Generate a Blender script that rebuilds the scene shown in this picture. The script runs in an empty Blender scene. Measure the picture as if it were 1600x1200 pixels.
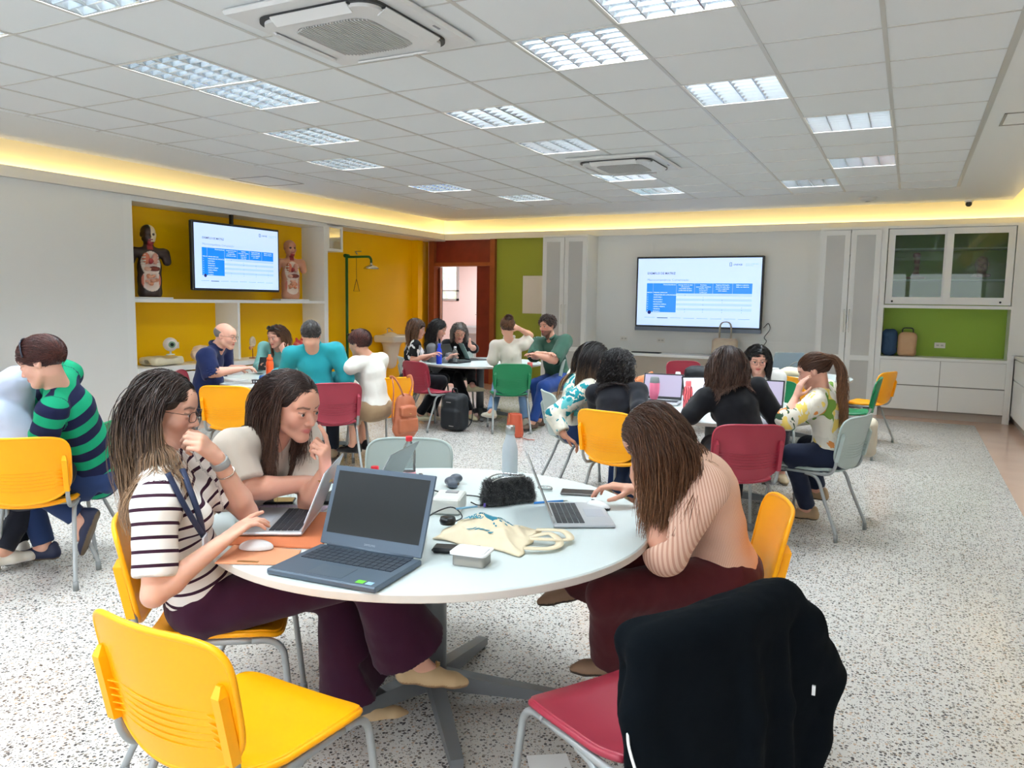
import bpy, math, random
import numpy as np
from mathutils import Vector, Matrix

# ------------------------------------------------------------------ camera, world, exposure
F_PX, H_CAM = 1213.3, 1.55
YAW, PITCH, ROLL = -.4713, -.1057, .0156
def cam_matrix(yaw=YAW, pitch=PITCH, roll=ROLL):
    cy, sy = math.cos(yaw), math.sin(yaw)
    f = np.array([sy*math.cos(pitch), cy*math.cos(pitch), math.sin(pitch)])
    r = np.array([cy, -sy, 0.]); u = np.cross(r, f)
    return np.array([r*math.cos(roll)+u*math.sin(roll), -(-r*math.sin(roll)+u*math.cos(roll)), f])
CM = cam_matrix()
CAM = np.array([0, 0, H_CAM])
sc = bpy.context.scene
cd = bpy.data.cameras.new('camera'); cam = bpy.data.objects.new('camera', cd); sc.collection.objects.link(cam)
mm = Matrix.Identity(4)
for i in range(3):
    mm[i][0], mm[i][1], mm[i][2] = CM[0][i], -CM[1][i], -CM[2][i]
    mm[i][3] = CAM[i]
cam.matrix_world = mm
cd.sensor_fit = 'HORIZONTAL'; cd.sensor_width = 36; cd.lens = F_PX/1600*36; cd.clip_start = .05
sc.camera = cam
w = bpy.data.worlds.new('world'); sc.world = w; w.use_nodes = True
w.node_tree.nodes['Background'].inputs[0].default_value = (.75, .85, 1, 1)
w.node_tree.nodes['Background'].inputs[1].default_value = 1.0
sc.view_settings.view_transform = 'Standard'; sc.view_settings.look = 'None'
sc.view_settings.gamma = 1; sc.view_settings.exposure = EXPOSURE = 0.30
LAMP_W, WINDOW_L, COVE_L = 54, 3.0, 21.0
try:
    sc.cycles.max_bounces = 8; sc.cycles.diffuse_bounces = 5; sc.cycles.glossy_bounces = 3
    sc.cycles.transmission_bounces = 6; sc.cycles.sample_clamp_indirect = 4
    sc.cycles.caustics_reflective = False; sc.cycles.caustics_refractive = False
except Exception: pass
random.seed(7); rng = np.random.default_rng(7)

# photo pixel + distance along the view axis -> place in the room, used to read positions off the photo
def A(px, py, d):
    return CM.T@np.array([(px-800)/F_PX*d, (py-600)/F_PX*d, d]) + CAM
def Az(px, z, d):
    m = np.array([CM[0], CM[2], [0, 0, 1]]); b = np.array([(px-800)/F_PX*d, d, z-H_CAM])
    return np.linalg.solve(m, b) + CAM
def D(a, pitch=0):     # direction in the room, 0 = along the view, 90 = to the right
    h = math.radians(a) + YAW; p = math.radians(pitch)
    return np.array([math.sin(h)*math.cos(p), math.cos(h)*math.cos(p), math.sin(p)])

# ------------------------------------------------------------------ objects
COL = sc.collection
def link(name, data, parent=None, loc=None, rot=None):
    o = bpy.data.objects.new(name, data); COL.objects.link(o)
    if parent is not None: o.parent = parent
    if loc is not None: o.location = loc
    if rot is not None: o.rotation_euler = rot
    return o
def thing(name, label, cat, loc=(0, 0, 0), rz=0, group=None):
    o = link(name, None, None, loc, (0, 0, rz)); o.empty_display_size = .1
    o['label'] = label; o['category'] = cat
    if group: o['group'] = group
    return o
def tag(o, label, cat, group=None, kind=None):
    o['label'] = label; o['category'] = cat
    if group: o['group'] = group
    if kind: o['kind'] = kind
    return o
def struct(o): o['kind'] = 'structure'; return o
def mesh(name, V, Fc, mat, parent=None, smooth=False, loc=None, rot=None, mats=None, fmat=None):
    me = bpy.data.meshes.new(name); V = np.asarray(V, float)
    me.from_pydata(V.tolist(), [], [list(map(int, f)) for f in Fc])
    for m in (mats or [mat]): me.materials.append(m)
    if fmat is not None: me.polygons.foreach_set('material_index', np.asarray(fmat, dtype=np.int32))
    if smooth: me.polygons.foreach_set('use_smooth', [True]*len(me.polygons))
    me.update()
    return link(name, me, parent, loc, rot)
class MB:
    """collects boxes, tubes, prisms and lathes into one mesh"""
    def __init__(s): s.v = []; s.f = []; s.m = []; s.n = 0; s.sm = []
    def add(s, V, Fc, m=0, smooth=False, T=None):
        V = np.asarray(V, float)
        if T is not None: V = V@np.array(T[0]).T + np.array(T[1])
        s.v.append(V); s.f += [[int(i)+s.n for i in f] for f in Fc]; s.m += [m]*len(Fc); s.sm += [smooth]*len(Fc); s.n += len(V)
        return s
    def box(s, a, b, m=0, bev=0, T=None):
        (x0, y0, z0), (x1, y1, z1) = a, b
        x0, x1 = min(x0, x1), max(x0, x1); y0, y1 = min(y0, y1), max(y0, y1); z0, z1 = min(z0, z1), max(z0, z1)
        if bev:
            e = min(bev, (x1-x0)*.45, (y1-y0)*.45, (z1-z0)*.45); V = []
            for sx, X in ((1, x0), (-1, x1)):
                for sy, Y in ((1, y0), (-1, y1)):
                    for sz, Z in ((1, z0), (-1, z1)):
                        V += [(X, Y+sy*e, Z+sz*e), (X+sx*e, Y, Z+sz*e), (X+sx*e, Y+sy*e, Z)]
            def c(i, j, k, t): return (i*4+j*2+k)*3+t
            Fc = [[c(0,0,0,0), c(0,0,1,0), c(0,1,1,0), c(0,1,0,0)], [c(1,0,0,0), c(1,1,0,0), c(1,1,1,0), c(1,0,1,0)],
                  [c(0,0,0,1), c(1,0,0,1), c(1,0,1,1), c(0,0,1,1)], [c(0,1,0,1), c(0,1,1,1), c(1,1,1,1), c(1,1,0,1)],
                  [c(0,0,0,2), c(0,1,0,2), c(1,1,0,2), c(1,0,0,2)], [c(0,0,1,2), c(1,0,1,2), c(1,1,1,2), c(0,1,1,2)]]
            for j in (0, 1):
                for k in (0, 1):
                    q = [c(0,j,k,1), c(0,j,k,2), c(1,j,k,2), c(1,j,k,1)]; Fc.append(q if j == k else q[::-1])
            for i in (0, 1):
                for k in (0, 1):
                    q = [c(i,0,k,0), c(i,1,k,0), c(i,1,k,2), c(i,0,k,2)]; Fc.append(q if i != k else q[::-1])
                for j in (0, 1):
                    q = [c(i,j,0,0), c(i,j,0,1), c(i,j,1,1), c(i,j,1,0)]; Fc.append(q if i == j else q[::-1])
            for i in (0, 1):
                for j in (0, 1):
                    for k in (0, 1):
                        q = [c(i,j,k,0), c(i,j,k,1), c(i,j,k,2)]; Fc.append(q if (i+j+k) % 2 == 0 else q[::-1])
            return s.add(V, Fc, m, False, T)
        V = [(x, y, z) for x in (x0, x1) for y in (y0, y1) for z in (z0, z1)]
        return s.add(V, [[0,1,3,2], [4,6,7,5], [0,4,5,1], [2,3,7,6], [0,2,6,4], [1,5,7,3]], m, False, T)
    def tube(s, pts, r, n=10, m=0, cap=True, flat=None):
        P = np.asarray(pts, float); k = len(P); r = np.broadcast_to(r, k)
        t = np.gradient(P, axis=0); t /= np.linalg.norm(t, axis=1)[:, None]+1e-12
        up = np.array([0, 0, 1.]) if abs(t[0][2]) < .9 else np.array([1., 0, 0])
        V = []; a = np.linspace(0, 2*math.pi, n, endpoint=False)
        u = np.cross(t[0], up); u /= np.linalg.norm(u)
        for i in range(k):
            u = u-t[i]*(u@t[i]); u /= np.linalg.norm(u)+1e-12; v = np.cross(t[i], u)
            V.append(P[i]+r[i]*(np.cos(a)[:, None]*u+np.sin(a)[:, None]*v*(flat or 1)))
        V = np.concatenate(V); Fc = []
        for i in range(k-1):
            for j in range(n):
                q = (j+1) % n; Fc.append([i*n+j, i*n+q, (i+1)*n+q, (i+1)*n+j])
        if cap: Fc += [list(range(n))[::-1], [(k-1)*n+j for j in range(n)]]
        return s.add(V, Fc, m, True)
    def lathe(s, prof, c=(0, 0, 0), n=24, m=0, smooth=True, T=None):
        prof = [(max(r, 1e-5), z) for r, z in prof]; V = []
        for r, z in prof:
            for j in range(n): V.append((c[0]+r*math.cos(2*math.pi*j/n), c[1]+r*math.sin(2*math.pi*j/n), c[2]+z))
        Fc = []
        for i in range(len(prof)-1):
            for j in range(n):
                q = (j+1) % n; Fc.append([i*n+j, i*n+q, (i+1)*n+q, (i+1)*n+j])
        return s.add(V, Fc, m, smooth, T)
    def prism(s, poly, z0, z1, m=0, T=None):
        n = len(poly); V = [(x, y, z0) for x, y in poly]+[(x, y, z1) for x, y in poly]
        Fc = [list(range(n))[::-1], list(range(n, 2*n))]+[[i, (i+1) % n, n+(i+1) % n, n+i] for i in range(n)]
        return s.add(V, Fc, m, False, T)
    def build(s, name, mat, parent=None, loc=None, rot=None, smooth=None):
        me = bpy.data.meshes.new(name); V = np.concatenate(s.v)
        me.from_pydata(V.tolist(), [], s.f)
        for q in (mat if isinstance(mat, (list, tuple)) else [mat]): me.materials.append(q)
        me.polygons.foreach_set('material_index', s.m)
        me.polygons.foreach_set('use_smooth', s.sm if smooth is None else [smooth]*len(s.sm))
        me.update()
        return link(name, me, parent, loc, rot)
def box(name, a, b, mat, parent=None, bev=0): return MB().box(a, b, 0, bev).build(name, mat, parent)
def curve(pts, n=8):
    """Catmull-Rom through pts"""
    P = [np.asarray(p, float) for p in pts]; P = [2*P[0]-P[1]]+P+[2*P[-1]-P[-2]]; out = []
    for i in range(1, len(P)-2):
        for t in np.linspace(0, 1, n, endpoint=False):
            a, b, c, d = P[i-1:i+3]
            out.append(.5*((2*b)+(-a+c)*t+(2*a-5*b+4*c-d)*t*t+(-a+3*b-3*c+d)*t**3))
    out.append(P[-2]); return np.array(out)
def rot_to(fwd, up=(0, 0, 1)):
    """columns: right, forward, up"""
    f = np.asarray(fwd, float); f = f/np.linalg.norm(f); r = np.cross(f, up); r /= np.linalg.norm(r); u = np.cross(r, f)
    return np.stack([r, f, u], 1)
def text(name, s, size, mat, parent=None, mw=None, ax='LEFT', ex=0.0, bold=0):
    cu = bpy.data.curves.new(name, 'FONT'); cu.body = s; cu.size = size; cu.align_x = ax; cu.extrude = ex; cu.offset = bold
    cu.resolution_u = 2
    t = bpy.data.objects.new(name, cu); COL.objects.link(t)
    bpy.context.view_layer.update()
    me = bpy.data.meshes.new_from_object(t.evaluated_get(bpy.context.evaluated_depsgraph_get()))
    bpy.data.objects.remove(t); me.name = name; me.materials.clear(); me.materials.append(mat)
    if mw is not None:
        V = np.zeros(len(me.vertices)*3); me.vertices.foreach_get('co', V); V = V.reshape(-1, 3)
        R, T = mw; V = V@np.asarray(R).T+np.asarray(T); me.vertices.foreach_set('co', V.ravel()); me.update()
    return link(name, me, parent)

# ------------------------------------------------------------------ materials
def lin(c):
    c = [x/255 for x in c]
    return tuple(x/12.92 if x <= .04045 else ((x+.055)/1.055)**2.4 for x in c)+(1.,)
MATS = {}
def mat(name, col=(200, 200, 200), rough=.5, metal=0, emit=None, es=1, trans=0, alpha=1, spec=.5, bump=0, bscale=200, var=0, vscale=8, ior=1.45, sheen=0):
    if name in MATS: return MATS[name]
    m = bpy.data.materials.new(name); m.use_nodes = True; nt = m.node_tree; b = nt.nodes['Principled BSDF']
    b.inputs['Base Color'].default_value = lin(col); b.inputs['Roughness'].default_value = rough
    b.inputs['Metallic'].default_value = metal; b.inputs['Specular IOR Level'].default_value = spec
    b.inputs['Transmission Weight'].default_value = trans; b.inputs['Alpha'].default_value = alpha; b.inputs['IOR'].default_value = ior
    if sheen: b.inputs['Sheen Weight'].default_value = sheen
    if emit is not None:
        b.inputs['Emission Color'].default_value = lin(emit); b.inputs['Emission Strength'].default_value = es
    tc = None
    if bump or var:
        tc = nt.nodes.new('ShaderNodeTexCoord')
    if bump:
        n = nt.nodes.new('ShaderNodeTexNoise'); n.inputs['Scale'].default_value = bscale; n.inputs['Detail'].default_value = 3
        nt.links.new(tc.outputs['Object'], n.inputs['Vector'])
        bp = nt.nodes.new('ShaderNodeBump'); bp.inputs['Strength'].default_value = bump; bp.inputs['Distance'].default_value = .002
        nt.links.new(n.outputs['Fac'], bp.inputs['Height']); nt.links.new(bp.outputs['Normal'], b.inputs['Normal'])
    if var:
        n = nt.nodes.new('ShaderNodeTexNoise'); n.inputs['Scale'].default_value = vscale; n.inputs['Detail'].default_value = 4
        nt.links.new(tc.outputs['Object'], n.inputs['Vector'])
        r = nt.nodes.new('ShaderNodeValToRGB'); c = lin(col)
        r.color_ramp.elements[0].position = .3; r.color_ramp.elements[1].position = .7
        r.color_ramp.elements[0].color = tuple(x*(1-var) for x in c[:3])+(1,); r.color_ramp.elements[1].color = tuple(min(1, x*(1+var)) for x in c[:3])+(1,)
        nt.links.new(n.outputs['Fac'], r.inputs['Fac']); nt.links.new(r.outputs['Color'], b.inputs['Base Color'])
    MATS[name] = m; return m
def nodes(name, rough=.5, spec=.5):
    m = bpy.data.materials.new(name); m.use_nodes = True; nt = m.node_tree; b = nt.nodes['Principled BSDF']
    b.inputs['Roughness'].default_value = rough; b.inputs['Specular IOR Level'].default_value = spec
    N = lambda t, **k: _node(nt, t, k)
    MATS[name] = m
    return m, nt, b, N, nt.links.new
def _node(nt, t, k):
    n = nt.nodes.new('ShaderNode'+t)
    for a, v in k.items():
        if a.startswith('i_'): n.inputs[a[2:].replace('_', ' ')].default_value = v
        else: setattr(n, a, v)
    return n
def ramp(N, stops, interp='LINEAR'):
    r = N('ValToRGB'); cr = r.color_ramp; cr.interpolation = interp
    while len(cr.elements) < len(stops): cr.elements.new(.5)
    for e, (p, c) in zip(cr.elements, stops): e.position = p; e.color = lin(c)
    return r
def attr_mat(name, rough=.5, spec=.4, bump=0, bscale=120, sss=0, sheen=0):
    m, nt, b, N, L = nodes(name, rough, spec)
    a = N('Attribute', attribute_name='Col'); L(a.outputs['Color'], b.inputs['Base Color'])
    if sss: b.inputs['Subsurface Weight'].default_value = sss; b.inputs['Subsurface Radius'].default_value = (.012, .004, .002); b.inputs['Subsurface Scale'].default_value = 1
    if sheen: b.inputs['Sheen Weight'].default_value = sheen
    if bump:
        tc = N('TexCoord'); n = N('TexNoise', i_Scale=bscale); L(tc.outputs['Object'], n.inputs['Vector'])
        bp = N('Bump', i_Strength=bump, i_Distance=.001); L(n.outputs['Fac'], bp.inputs['Height']); L(bp.outputs['Normal'], b.inputs['Normal'])
    return m

# ------------------------------------------------------------------ implicit surfaces for bodies, cloth and other soft shapes
def smin(a, b, k):
    if k <= 0: return np.minimum(a, b)
    h = np.clip(.5+.5*(b-a)/k, 0, 1); return b+(a-b)*h-k*h*(1-h)
class SDF:
    def __init__(s, lo, hi, h):
        s.h = h; s.lo = np.asarray(lo, float); s.n = np.ceil((np.asarray(hi)-s.lo)/h).astype(int)+1
        s.f = np.full(s.n, .15, np.float32)
    def _sub(s, lo, hi):
        a = np.clip(np.floor((np.asarray(lo)-s.lo)/s.h).astype(int), 0, s.n); b = np.clip(np.ceil((np.asarray(hi)-s.lo)/s.h).astype(int)+1, 0, s.n)
        if (b <= a).any(): return None, None
        ax = [(s.lo[i]+s.h*np.arange(a[i], b[i])).astype(np.float32) for i in range(3)]
        P = np.stack(np.meshgrid(*ax, indexing='ij'), -1)
        return tuple(slice(a[i], b[i]) for i in range(3)), P
    def _put(s, sl, d, k, op):
        if op == 'u': s.f[sl] = smin(s.f[sl], d, k)
        elif op == 's': s.f[sl] = -smin(-s.f[sl], d, k)
        elif op == 'i': s.f[sl] = -smin(-s.f[sl], -d, k)
    def cone(s, a, b, ra, rb, k=.02, flat=None, op='u'):
        a = np.asarray(a, float); b = np.asarray(b, float); R = max(ra, rb)+k+.03
        sl, P = s._sub(np.minimum(a, b)-R, np.maximum(a, b)+R)
        if sl is None: return s
        ab = b-a; t = np.clip(((P-a)@ab)/(ab@ab+1e-9), 0, 1)[..., None]
        q = P-a-t*ab
        if flat is not None:
            n, sc_ = flat; n = np.asarray(n)/np.linalg.norm(n); q = q+n*((q@n)[..., None])*(sc_-1)
        s._put(sl, np.linalg.norm(q, axis=-1)-(ra+(rb-ra)*t[..., 0]), k, op); return s
    def chain(s, pts, rs, k=.02, flat=None):
        for i in range(len(pts)-1): s.cone(pts[i], pts[i+1], rs[i], rs[i+1], k, flat)
        return s
    def ell(s, c, r, R=None, k=.02, op='u'):
        c = np.asarray(c, float); r = np.asarray(r, float); m = r.max()+k+.03
        sl, P = s._sub(c-m, c+m)
        if sl is None: return s
        q = P-c
        if R is not None: q = q@np.asarray(R)
        k0 = np.linalg.norm(q/r, axis=-1); k1 = np.linalg.norm(q/r**2, axis=-1)+1e-9
        s._put(sl, k0*(k0-1)/k1, k, op); return s
    def rbox(s, c, hs, R=None, rad=.01, k=.01, op='u'):
        c = np.asarray(c, float); hs = np.asarray(hs, float); m = np.linalg.norm(hs)+k+.03
        sl, P = s._sub(c-m, c+m)
        if sl is None: return s
        q = P-c
        if R is not None: q = q@np.asarray(R)
        q = np.abs(q)-(hs-rad); d = np.linalg.norm(np.maximum(q, 0), axis=-1)+np.minimum(q.max(-1), 0)-rad
        s._put(sl, d, k, op); return s
    def cut(s, p, n, k=.004, lo=None, hi=None):
        """remove what lies on the side n points to (within the box lo..hi)"""
        n = np.asarray(n, float); n = n/np.linalg.norm(n); big = np.array([9, 9, 9.])
        sl, P = s._sub(lo if lo is not None else -big*9, hi if hi is not None else big*9)
        if sl is None: return s
        s._put(sl, -((P-np.asarray(p))@n), k, 's'); return s
    def cutcap(s, a, n, rad, length, k=.004):
        """hem: remove a cylinder region beyond a along n"""
        a = np.asarray(a, float); n = np.asarray(n, float); n = n/np.linalg.norm(n)
        e = a+n*length; sl, P = s._sub(np.minimum(a, e)-rad, np.maximum(a, e)+rad)
        if sl is None: return s
        q = P-a; t = q@n; rr = np.linalg.norm(q-t[..., None]*n, axis=-1)
        s._put(sl, np.maximum(-t, rr-rad), k, 's'); return s
    def wrinkle(s, amp, freq, seed=0, stretch=(1, 1, 1)):
        r = np.random.default_rng(seed); sl, P = s._sub(s.lo-1, s.lo+s.n*s.h+1)
        near = np.abs(s.f) < .03; Q = P[near]*np.asarray(stretch); d = np.zeros(len(Q))
        for _ in range(6):
            w_ = r.normal(size=3); w_ /= np.linalg.norm(w_); fr = freq*r.uniform(.6, 1.7)
            w2 = r.normal(size=3)
            d += np.sin(Q@w_*fr+2.2*np.sin(Q@w2*fr*.35+r.uniform(0, 6))+r.uniform(0, 6))
        s.f[near] += (amp/6*1.6*d).astype(np.float32); return s
    def surf(s, drop=None):
        f = s.f; g = f < 0
        c8 = [g[i:i+g.shape[0]-1, j:j+g.shape[1]-1, k:k+g.shape[2]-1] for i in (0, 1) for j in (0, 1) for k in (0, 1)]
        alln = np.logical_and.reduce(c8); anyn = np.logical_or.reduce(c8); act = anyn & ~alln
        idx = np.argwhere(act)
        if len(idx) == 0: return np.zeros((0, 3)), np.zeros((0, 4), int)
        vid = np.full(act.shape, -1, np.int64); vid[act] = np.arange(len(idx))
        cv = {}
        for i in (0, 1):
            for j in (0, 1):
                for k in (0, 1): cv[i, j, k] = f[idx[:, 0]+i, idx[:, 1]+j, idx[:, 2]+k]
        acc = np.zeros((len(idx), 3)); cnt = np.zeros(len(idx))
        for ax in range(3):
            for u in (0, 1):
                for v in (0, 1):
                    a = [u, v]; a.insert(ax, 0); b = [u, v]; b.insert(ax, 1)
                    fa, fb = cv[tuple(a)], cv[tuple(b)]; m = (fa < 0) != (fb < 0)
                    t = np.where(m, fa/np.where(m, fa-fb, 1), 0); p = np.zeros((len(idx), 3)); p[:] = a; p[:, ax] = t
                    acc[m] += p[m]; cnt[m] += 1
        V = s.lo+s.h*(idx+acc/cnt[:, None]); Q = []
        for ax in range(3):
            sh = [slice(None)]*3; sh[ax] = slice(0, -1); s2 = [slice(None)]*3; s2[ax] = slice(1, None)
            ga, gb = g[tuple(sh)], g[tuple(s2)]; e = np.argwhere(ga != gb)
            o1, o2 = [x for x in range(3) if x != ax]
            e = e[(e[:, o1] > 0) & (e[:, o2] > 0) & (e[:, o1] < act.shape[o1]) & (e[:, o2] < act.shape[o2])]
            sg = ga[e[:, 0], e[:, 1], e[:, 2]]
            def vv(d1, d2):
                q = e.copy(); q[:, o1] -= d1; q[:, o2] -= d2; return vid[q[:, 0], q[:, 1], q[:, 2]]
            q = np.stack([vv(1, 1), vv(0, 1), vv(0, 0), vv(1, 0)], 1)
            flip = sg if ax != 1 else ~sg
            q[~flip] = q[~flip][:, ::-1]; Q.append(q)
        Q = np.concatenate(Q); Q = Q[(Q >= 0).all(1)]
        return V, Q
def smooth_mesh(V, Q, it=2, lam=.5):
    V = V.copy()
    E = np.concatenate([Q[:, [0, 1]], Q[:, [1, 2]], Q[:, [2, 3]], Q[:, [3, 0]]]); E = np.concatenate([E, E[:, ::-1]])
    for _ in range(it):
        S = np.stack([np.bincount(E[:, 0], V[E[:, 1], a], len(V)) for a in range(3)], 1); c = np.bincount(E[:, 0], minlength=len(V))[:, None]
        V = np.where(c > 0, V+lam*(S/np.maximum(c, 1)-V), V)
    return V
def qmesh(name, V, Q, mat_, parent, origin=(0, 0, 0), col=None, attrs=None, extra=None):
    """quads -> object; extra: further (V, faces, material, col) joined into the same mesh"""
    me = bpy.data.meshes.new(name); Vs = [V]; Fs = [np.asarray(Q)]; ms = [np.zeros(len(Q), int)]; cs = [col]; mats = [mat_]
    n = len(V)
    for ex in (extra or []):
        Vs.append(ex[0]); Fs.append(np.asarray(ex[1])+n); n += len(ex[0])
        if ex[2] is not None: mats.append(ex[2]); ms.append(np.full(len(ex[1]), len(mats)-1))
        else: ms.append(np.zeros(len(ex[1]), int))
        cs.append(ex[3])
    VV = np.concatenate(Vs)-np.asarray(origin); nf = sum(len(x) for x in Fs)
    me.vertices.add(len(VV)); me.vertices.foreach_set('co', VV.ravel().astype(np.float32))
    loops = np.concatenate([x.ravel() for x in Fs]); tot = np.concatenate([np.full(len(x), x.shape[1]) for x in Fs])
    me.loops.add(len(loops)); me.loops.foreach_set('vertex_index', loops.astype(np.int32))
    me.polygons.add(nf); st = np.concatenate([[0], np.cumsum(tot)[:-1]]); me.polygons.foreach_set('loop_start', st.astype(np.int32))
    try: me.polygons.foreach_set('loop_total', tot.astype(np.int32))
    except Exception: pass
    for m in mats: me.materials.append(m)
    me.update(calc_edges=True); me.validate()
    me.polygons.foreach_set('material_index', np.concatenate(ms).astype(np.int32)); me.polygons.foreach_set('use_smooth', np.ones(nf, bool))
    if col is not None:
        a = me.color_attributes.new('Col', 'FLOAT_COLOR', 'POINT'); cc = []
        for v, c in zip(Vs, cs): cc.append(np.broadcast_to(np.asarray(c if c is not None else (1, 1, 1, 1.), float), (len(v), 4)))
        a.data.foreach_set('color', np.concatenate(cc).astype(np.float32).ravel())
    for k_, v_ in (attrs or {}).items():
        a = me.attributes.new(k_, 'FLOAT', 'POINT'); z = np.zeros(len(VV), np.float32); z[:len(v_)] = v_; a.data.foreach_set('value', z)
    return link(name, me, parent)
# ================================================================== the room
white_wall = mat('white_wall', (238, 239, 236), .55)
white_lam = mat('white_laminate', (240, 241, 238), .35)
white_trim = mat('white_trim', (235, 233, 226), .4)
yellow_wall = mat('yellow_paint', (250, 194, 0), .34, spec=.3)
green_wall = mat('green_paint', (154, 164, 54), .5)
green_niche = mat('green_laminate', (140, 172, 48), .5)
red_wood = mat('red_wood', (124, 40, 28), .4, var=.12, vscale=6)
brown_frame = mat('brown_frame', (150, 78, 40), .4, var=.1, vscale=9)
gypsum = mat('gypsum', (232, 234, 232), .8)
grid_metal = mat('grid_metal', (206, 206, 202), .35, .3)
dark_gap = mat('dark_gap', (70, 70, 68), .8)
black_pl = mat('black_plastic', (14, 15, 18), .35)
glass = mat('clear_glass', (235, 245, 240), .02, trans=1, ior=1.45)
chrome = mat('chrome', (205, 205, 205), .18, 1)
steel = mat('brushed_steel', (170, 170, 168), .3, 1)

XL, YB, ZC, ZS = -8.0, 12.8, 2.997, 2.69
# floor: terrazzo field with a tan border
m, nt, b, N, L = nodes('terrazzo', .16, .5)
tc = N('TexCoord')
def chips(scale, stops, prob_lo, prob_hi, size):
    v = N('TexVoronoi', i_Scale=scale); L(tc.outputs['Object'], v.inputs['Vector'])
    sp = N('SeparateColor'); L(v.outputs['Color'], sp.inputs[0])
    a = N('Math', operation='LESS_THAN'); a.inputs[1].default_value = size; L(v.outputs['Distance'], a.inputs[0])
    p = N('Math', operation='LESS_THAN'); p.inputs[1].default_value = prob_hi; L(sp.outputs[0], p.inputs[0])
    mu = N('Math', operation='MULTIPLY'); L(a.outputs[0], mu.inputs[0]); L(p.outputs[0], mu.inputs[1])
    r = ramp(N, stops, 'CONSTANT'); L(sp.outputs[1], r.inputs['Fac'])
    return mu.outputs[0], r.outputs['Color']
f1, c1 = chips(70, [(0, (92, 88, 86)), (.4, (132, 124, 116)), (.7, (182, 158, 138)), (.85, (62, 60, 62))], 0, .60, .40)
f2, c2 = chips(165, [(0, (92, 88, 88)), (.5, (160, 150, 140)), (.8, (196, 176, 156))], 0, .42, .45)
nz = N('TexNoise', i_Scale=.8); L(tc.outputs['Object'], nz.inputs['Vector'])
base = ramp(N, [(.3, (196, 194, 190)), (.7, (204, 202, 198))]); L(nz.outputs['Fac'], base.inputs['Fac'])
mx = N('MixRGB'); L(f2, mx.inputs['Fac']); L(base.outputs['Color'], mx.inputs[1]); L(c2, mx.inputs[2])
mx2 = N('MixRGB'); L(f1, mx2.inputs['Fac']); L(mx.outputs['Color'], mx2.inputs[1]); L(c1, mx2.inputs[2])
L(mx2.outputs['Color'], b.inputs['Base Color'])
nr = N('TexNoise', i_Scale=3.0, i_Detail=4.0); L(tc.outputs['Object'], nr.inputs['Vector'])
rr = N('MapRange', i_To_Min=.1, i_To_Max=.3); L(nr.outputs['Fac'], rr.inputs['Value']); L(rr.outputs[0], b.inputs['Roughness'])
terrazzo = m
struct(box('floor', (-7.4, -2.6, -.1), (.85, 11.95, 0), terrazzo))
tan = mat('tan_floor', (196, 164, 146), .15, var=.06, vscale=2)
struct(MB().box((-8.9, -2.6, -.1), (-7.4, 13, 0)).box((-7.4, 11.95, -.1), (.85, 13, 0)).box((.85, -2.6, -.1), (2.2, 13, 0)).build('floor_border', tan))
struct(box('floor_corridor', (-11.4, 13, -.1), (-4.5, 17, 0), tan))

# walls
struct(MB().box((XL-.55, -2.6, 0), (XL, 5.95, ZS)).build('wall_left', white_wall))
struct(MB().box((-8.6, 5.95, 0), (-8.45, 12.9, 3.35)).build('wall_left_yellow', yellow_wall))
struct(box('wall_pillar', (-8.45, 12.35, 0), (-8.32, 12.5, ZS), yellow_wall))
struct(MB().box((-6.9, YB, 0), (-5.66, YB+.12, 2.75)).build('wall_back_green', green_wall))
struct(MB().box((-5.66, YB, 0), (2.1, YB+.12, 2.75)).build('wall_back', white_wall))
struct(box('wall_back_upper', (-8.6, 13.0, 2.76), (2.1, 13.12, 3.35), white_wall))
struct(MB().box((1.95, -2.6, 0), (2.1, 13, 3.35)).build('wall_right', white_wall))
# wall behind the camera with its band of windows
struct(MB().box((-8.6, -2.7, 0), (2.1, -2.6, .85)).box((-8.6, -2.7, 2.65), (2.1, -2.6, 3.35)).box((-8.6, -2.7, .85), (-8.3, -2.6, 2.65)).box((1.9, -2.7, .85), (2.1, -2.6, 2.65)).build('wall_front', white_wall))
day = mat('daylight_sky', (255, 255, 255), .5, emit=(236, 243, 255), es=WINDOW_L)
for k in range(5):
    x0 = -8.3+k*2.04
    wn = struct(MB().box((x0, -2.7, .85), (x0+.06, -2.6, 2.65)).box((x0+1.98, -2.7, .85), (x0+2.04, -2.6, 2.65)).box((x0, -2.7, .85), (x0+2.04, -2.6, .91))
                .box((x0, -2.7, 2.59), (x0+2.04, -2.6, 2.65)).box((x0+.99, -2.69, .85), (x0+1.05, -2.61, 2.65)).build('window_%d' % (k+2), white_trim))
    MB().box((x0+.06, -2.68, .91), (x0+1.98, -2.67, 2.59)).build('pane', day, wn)

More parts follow.
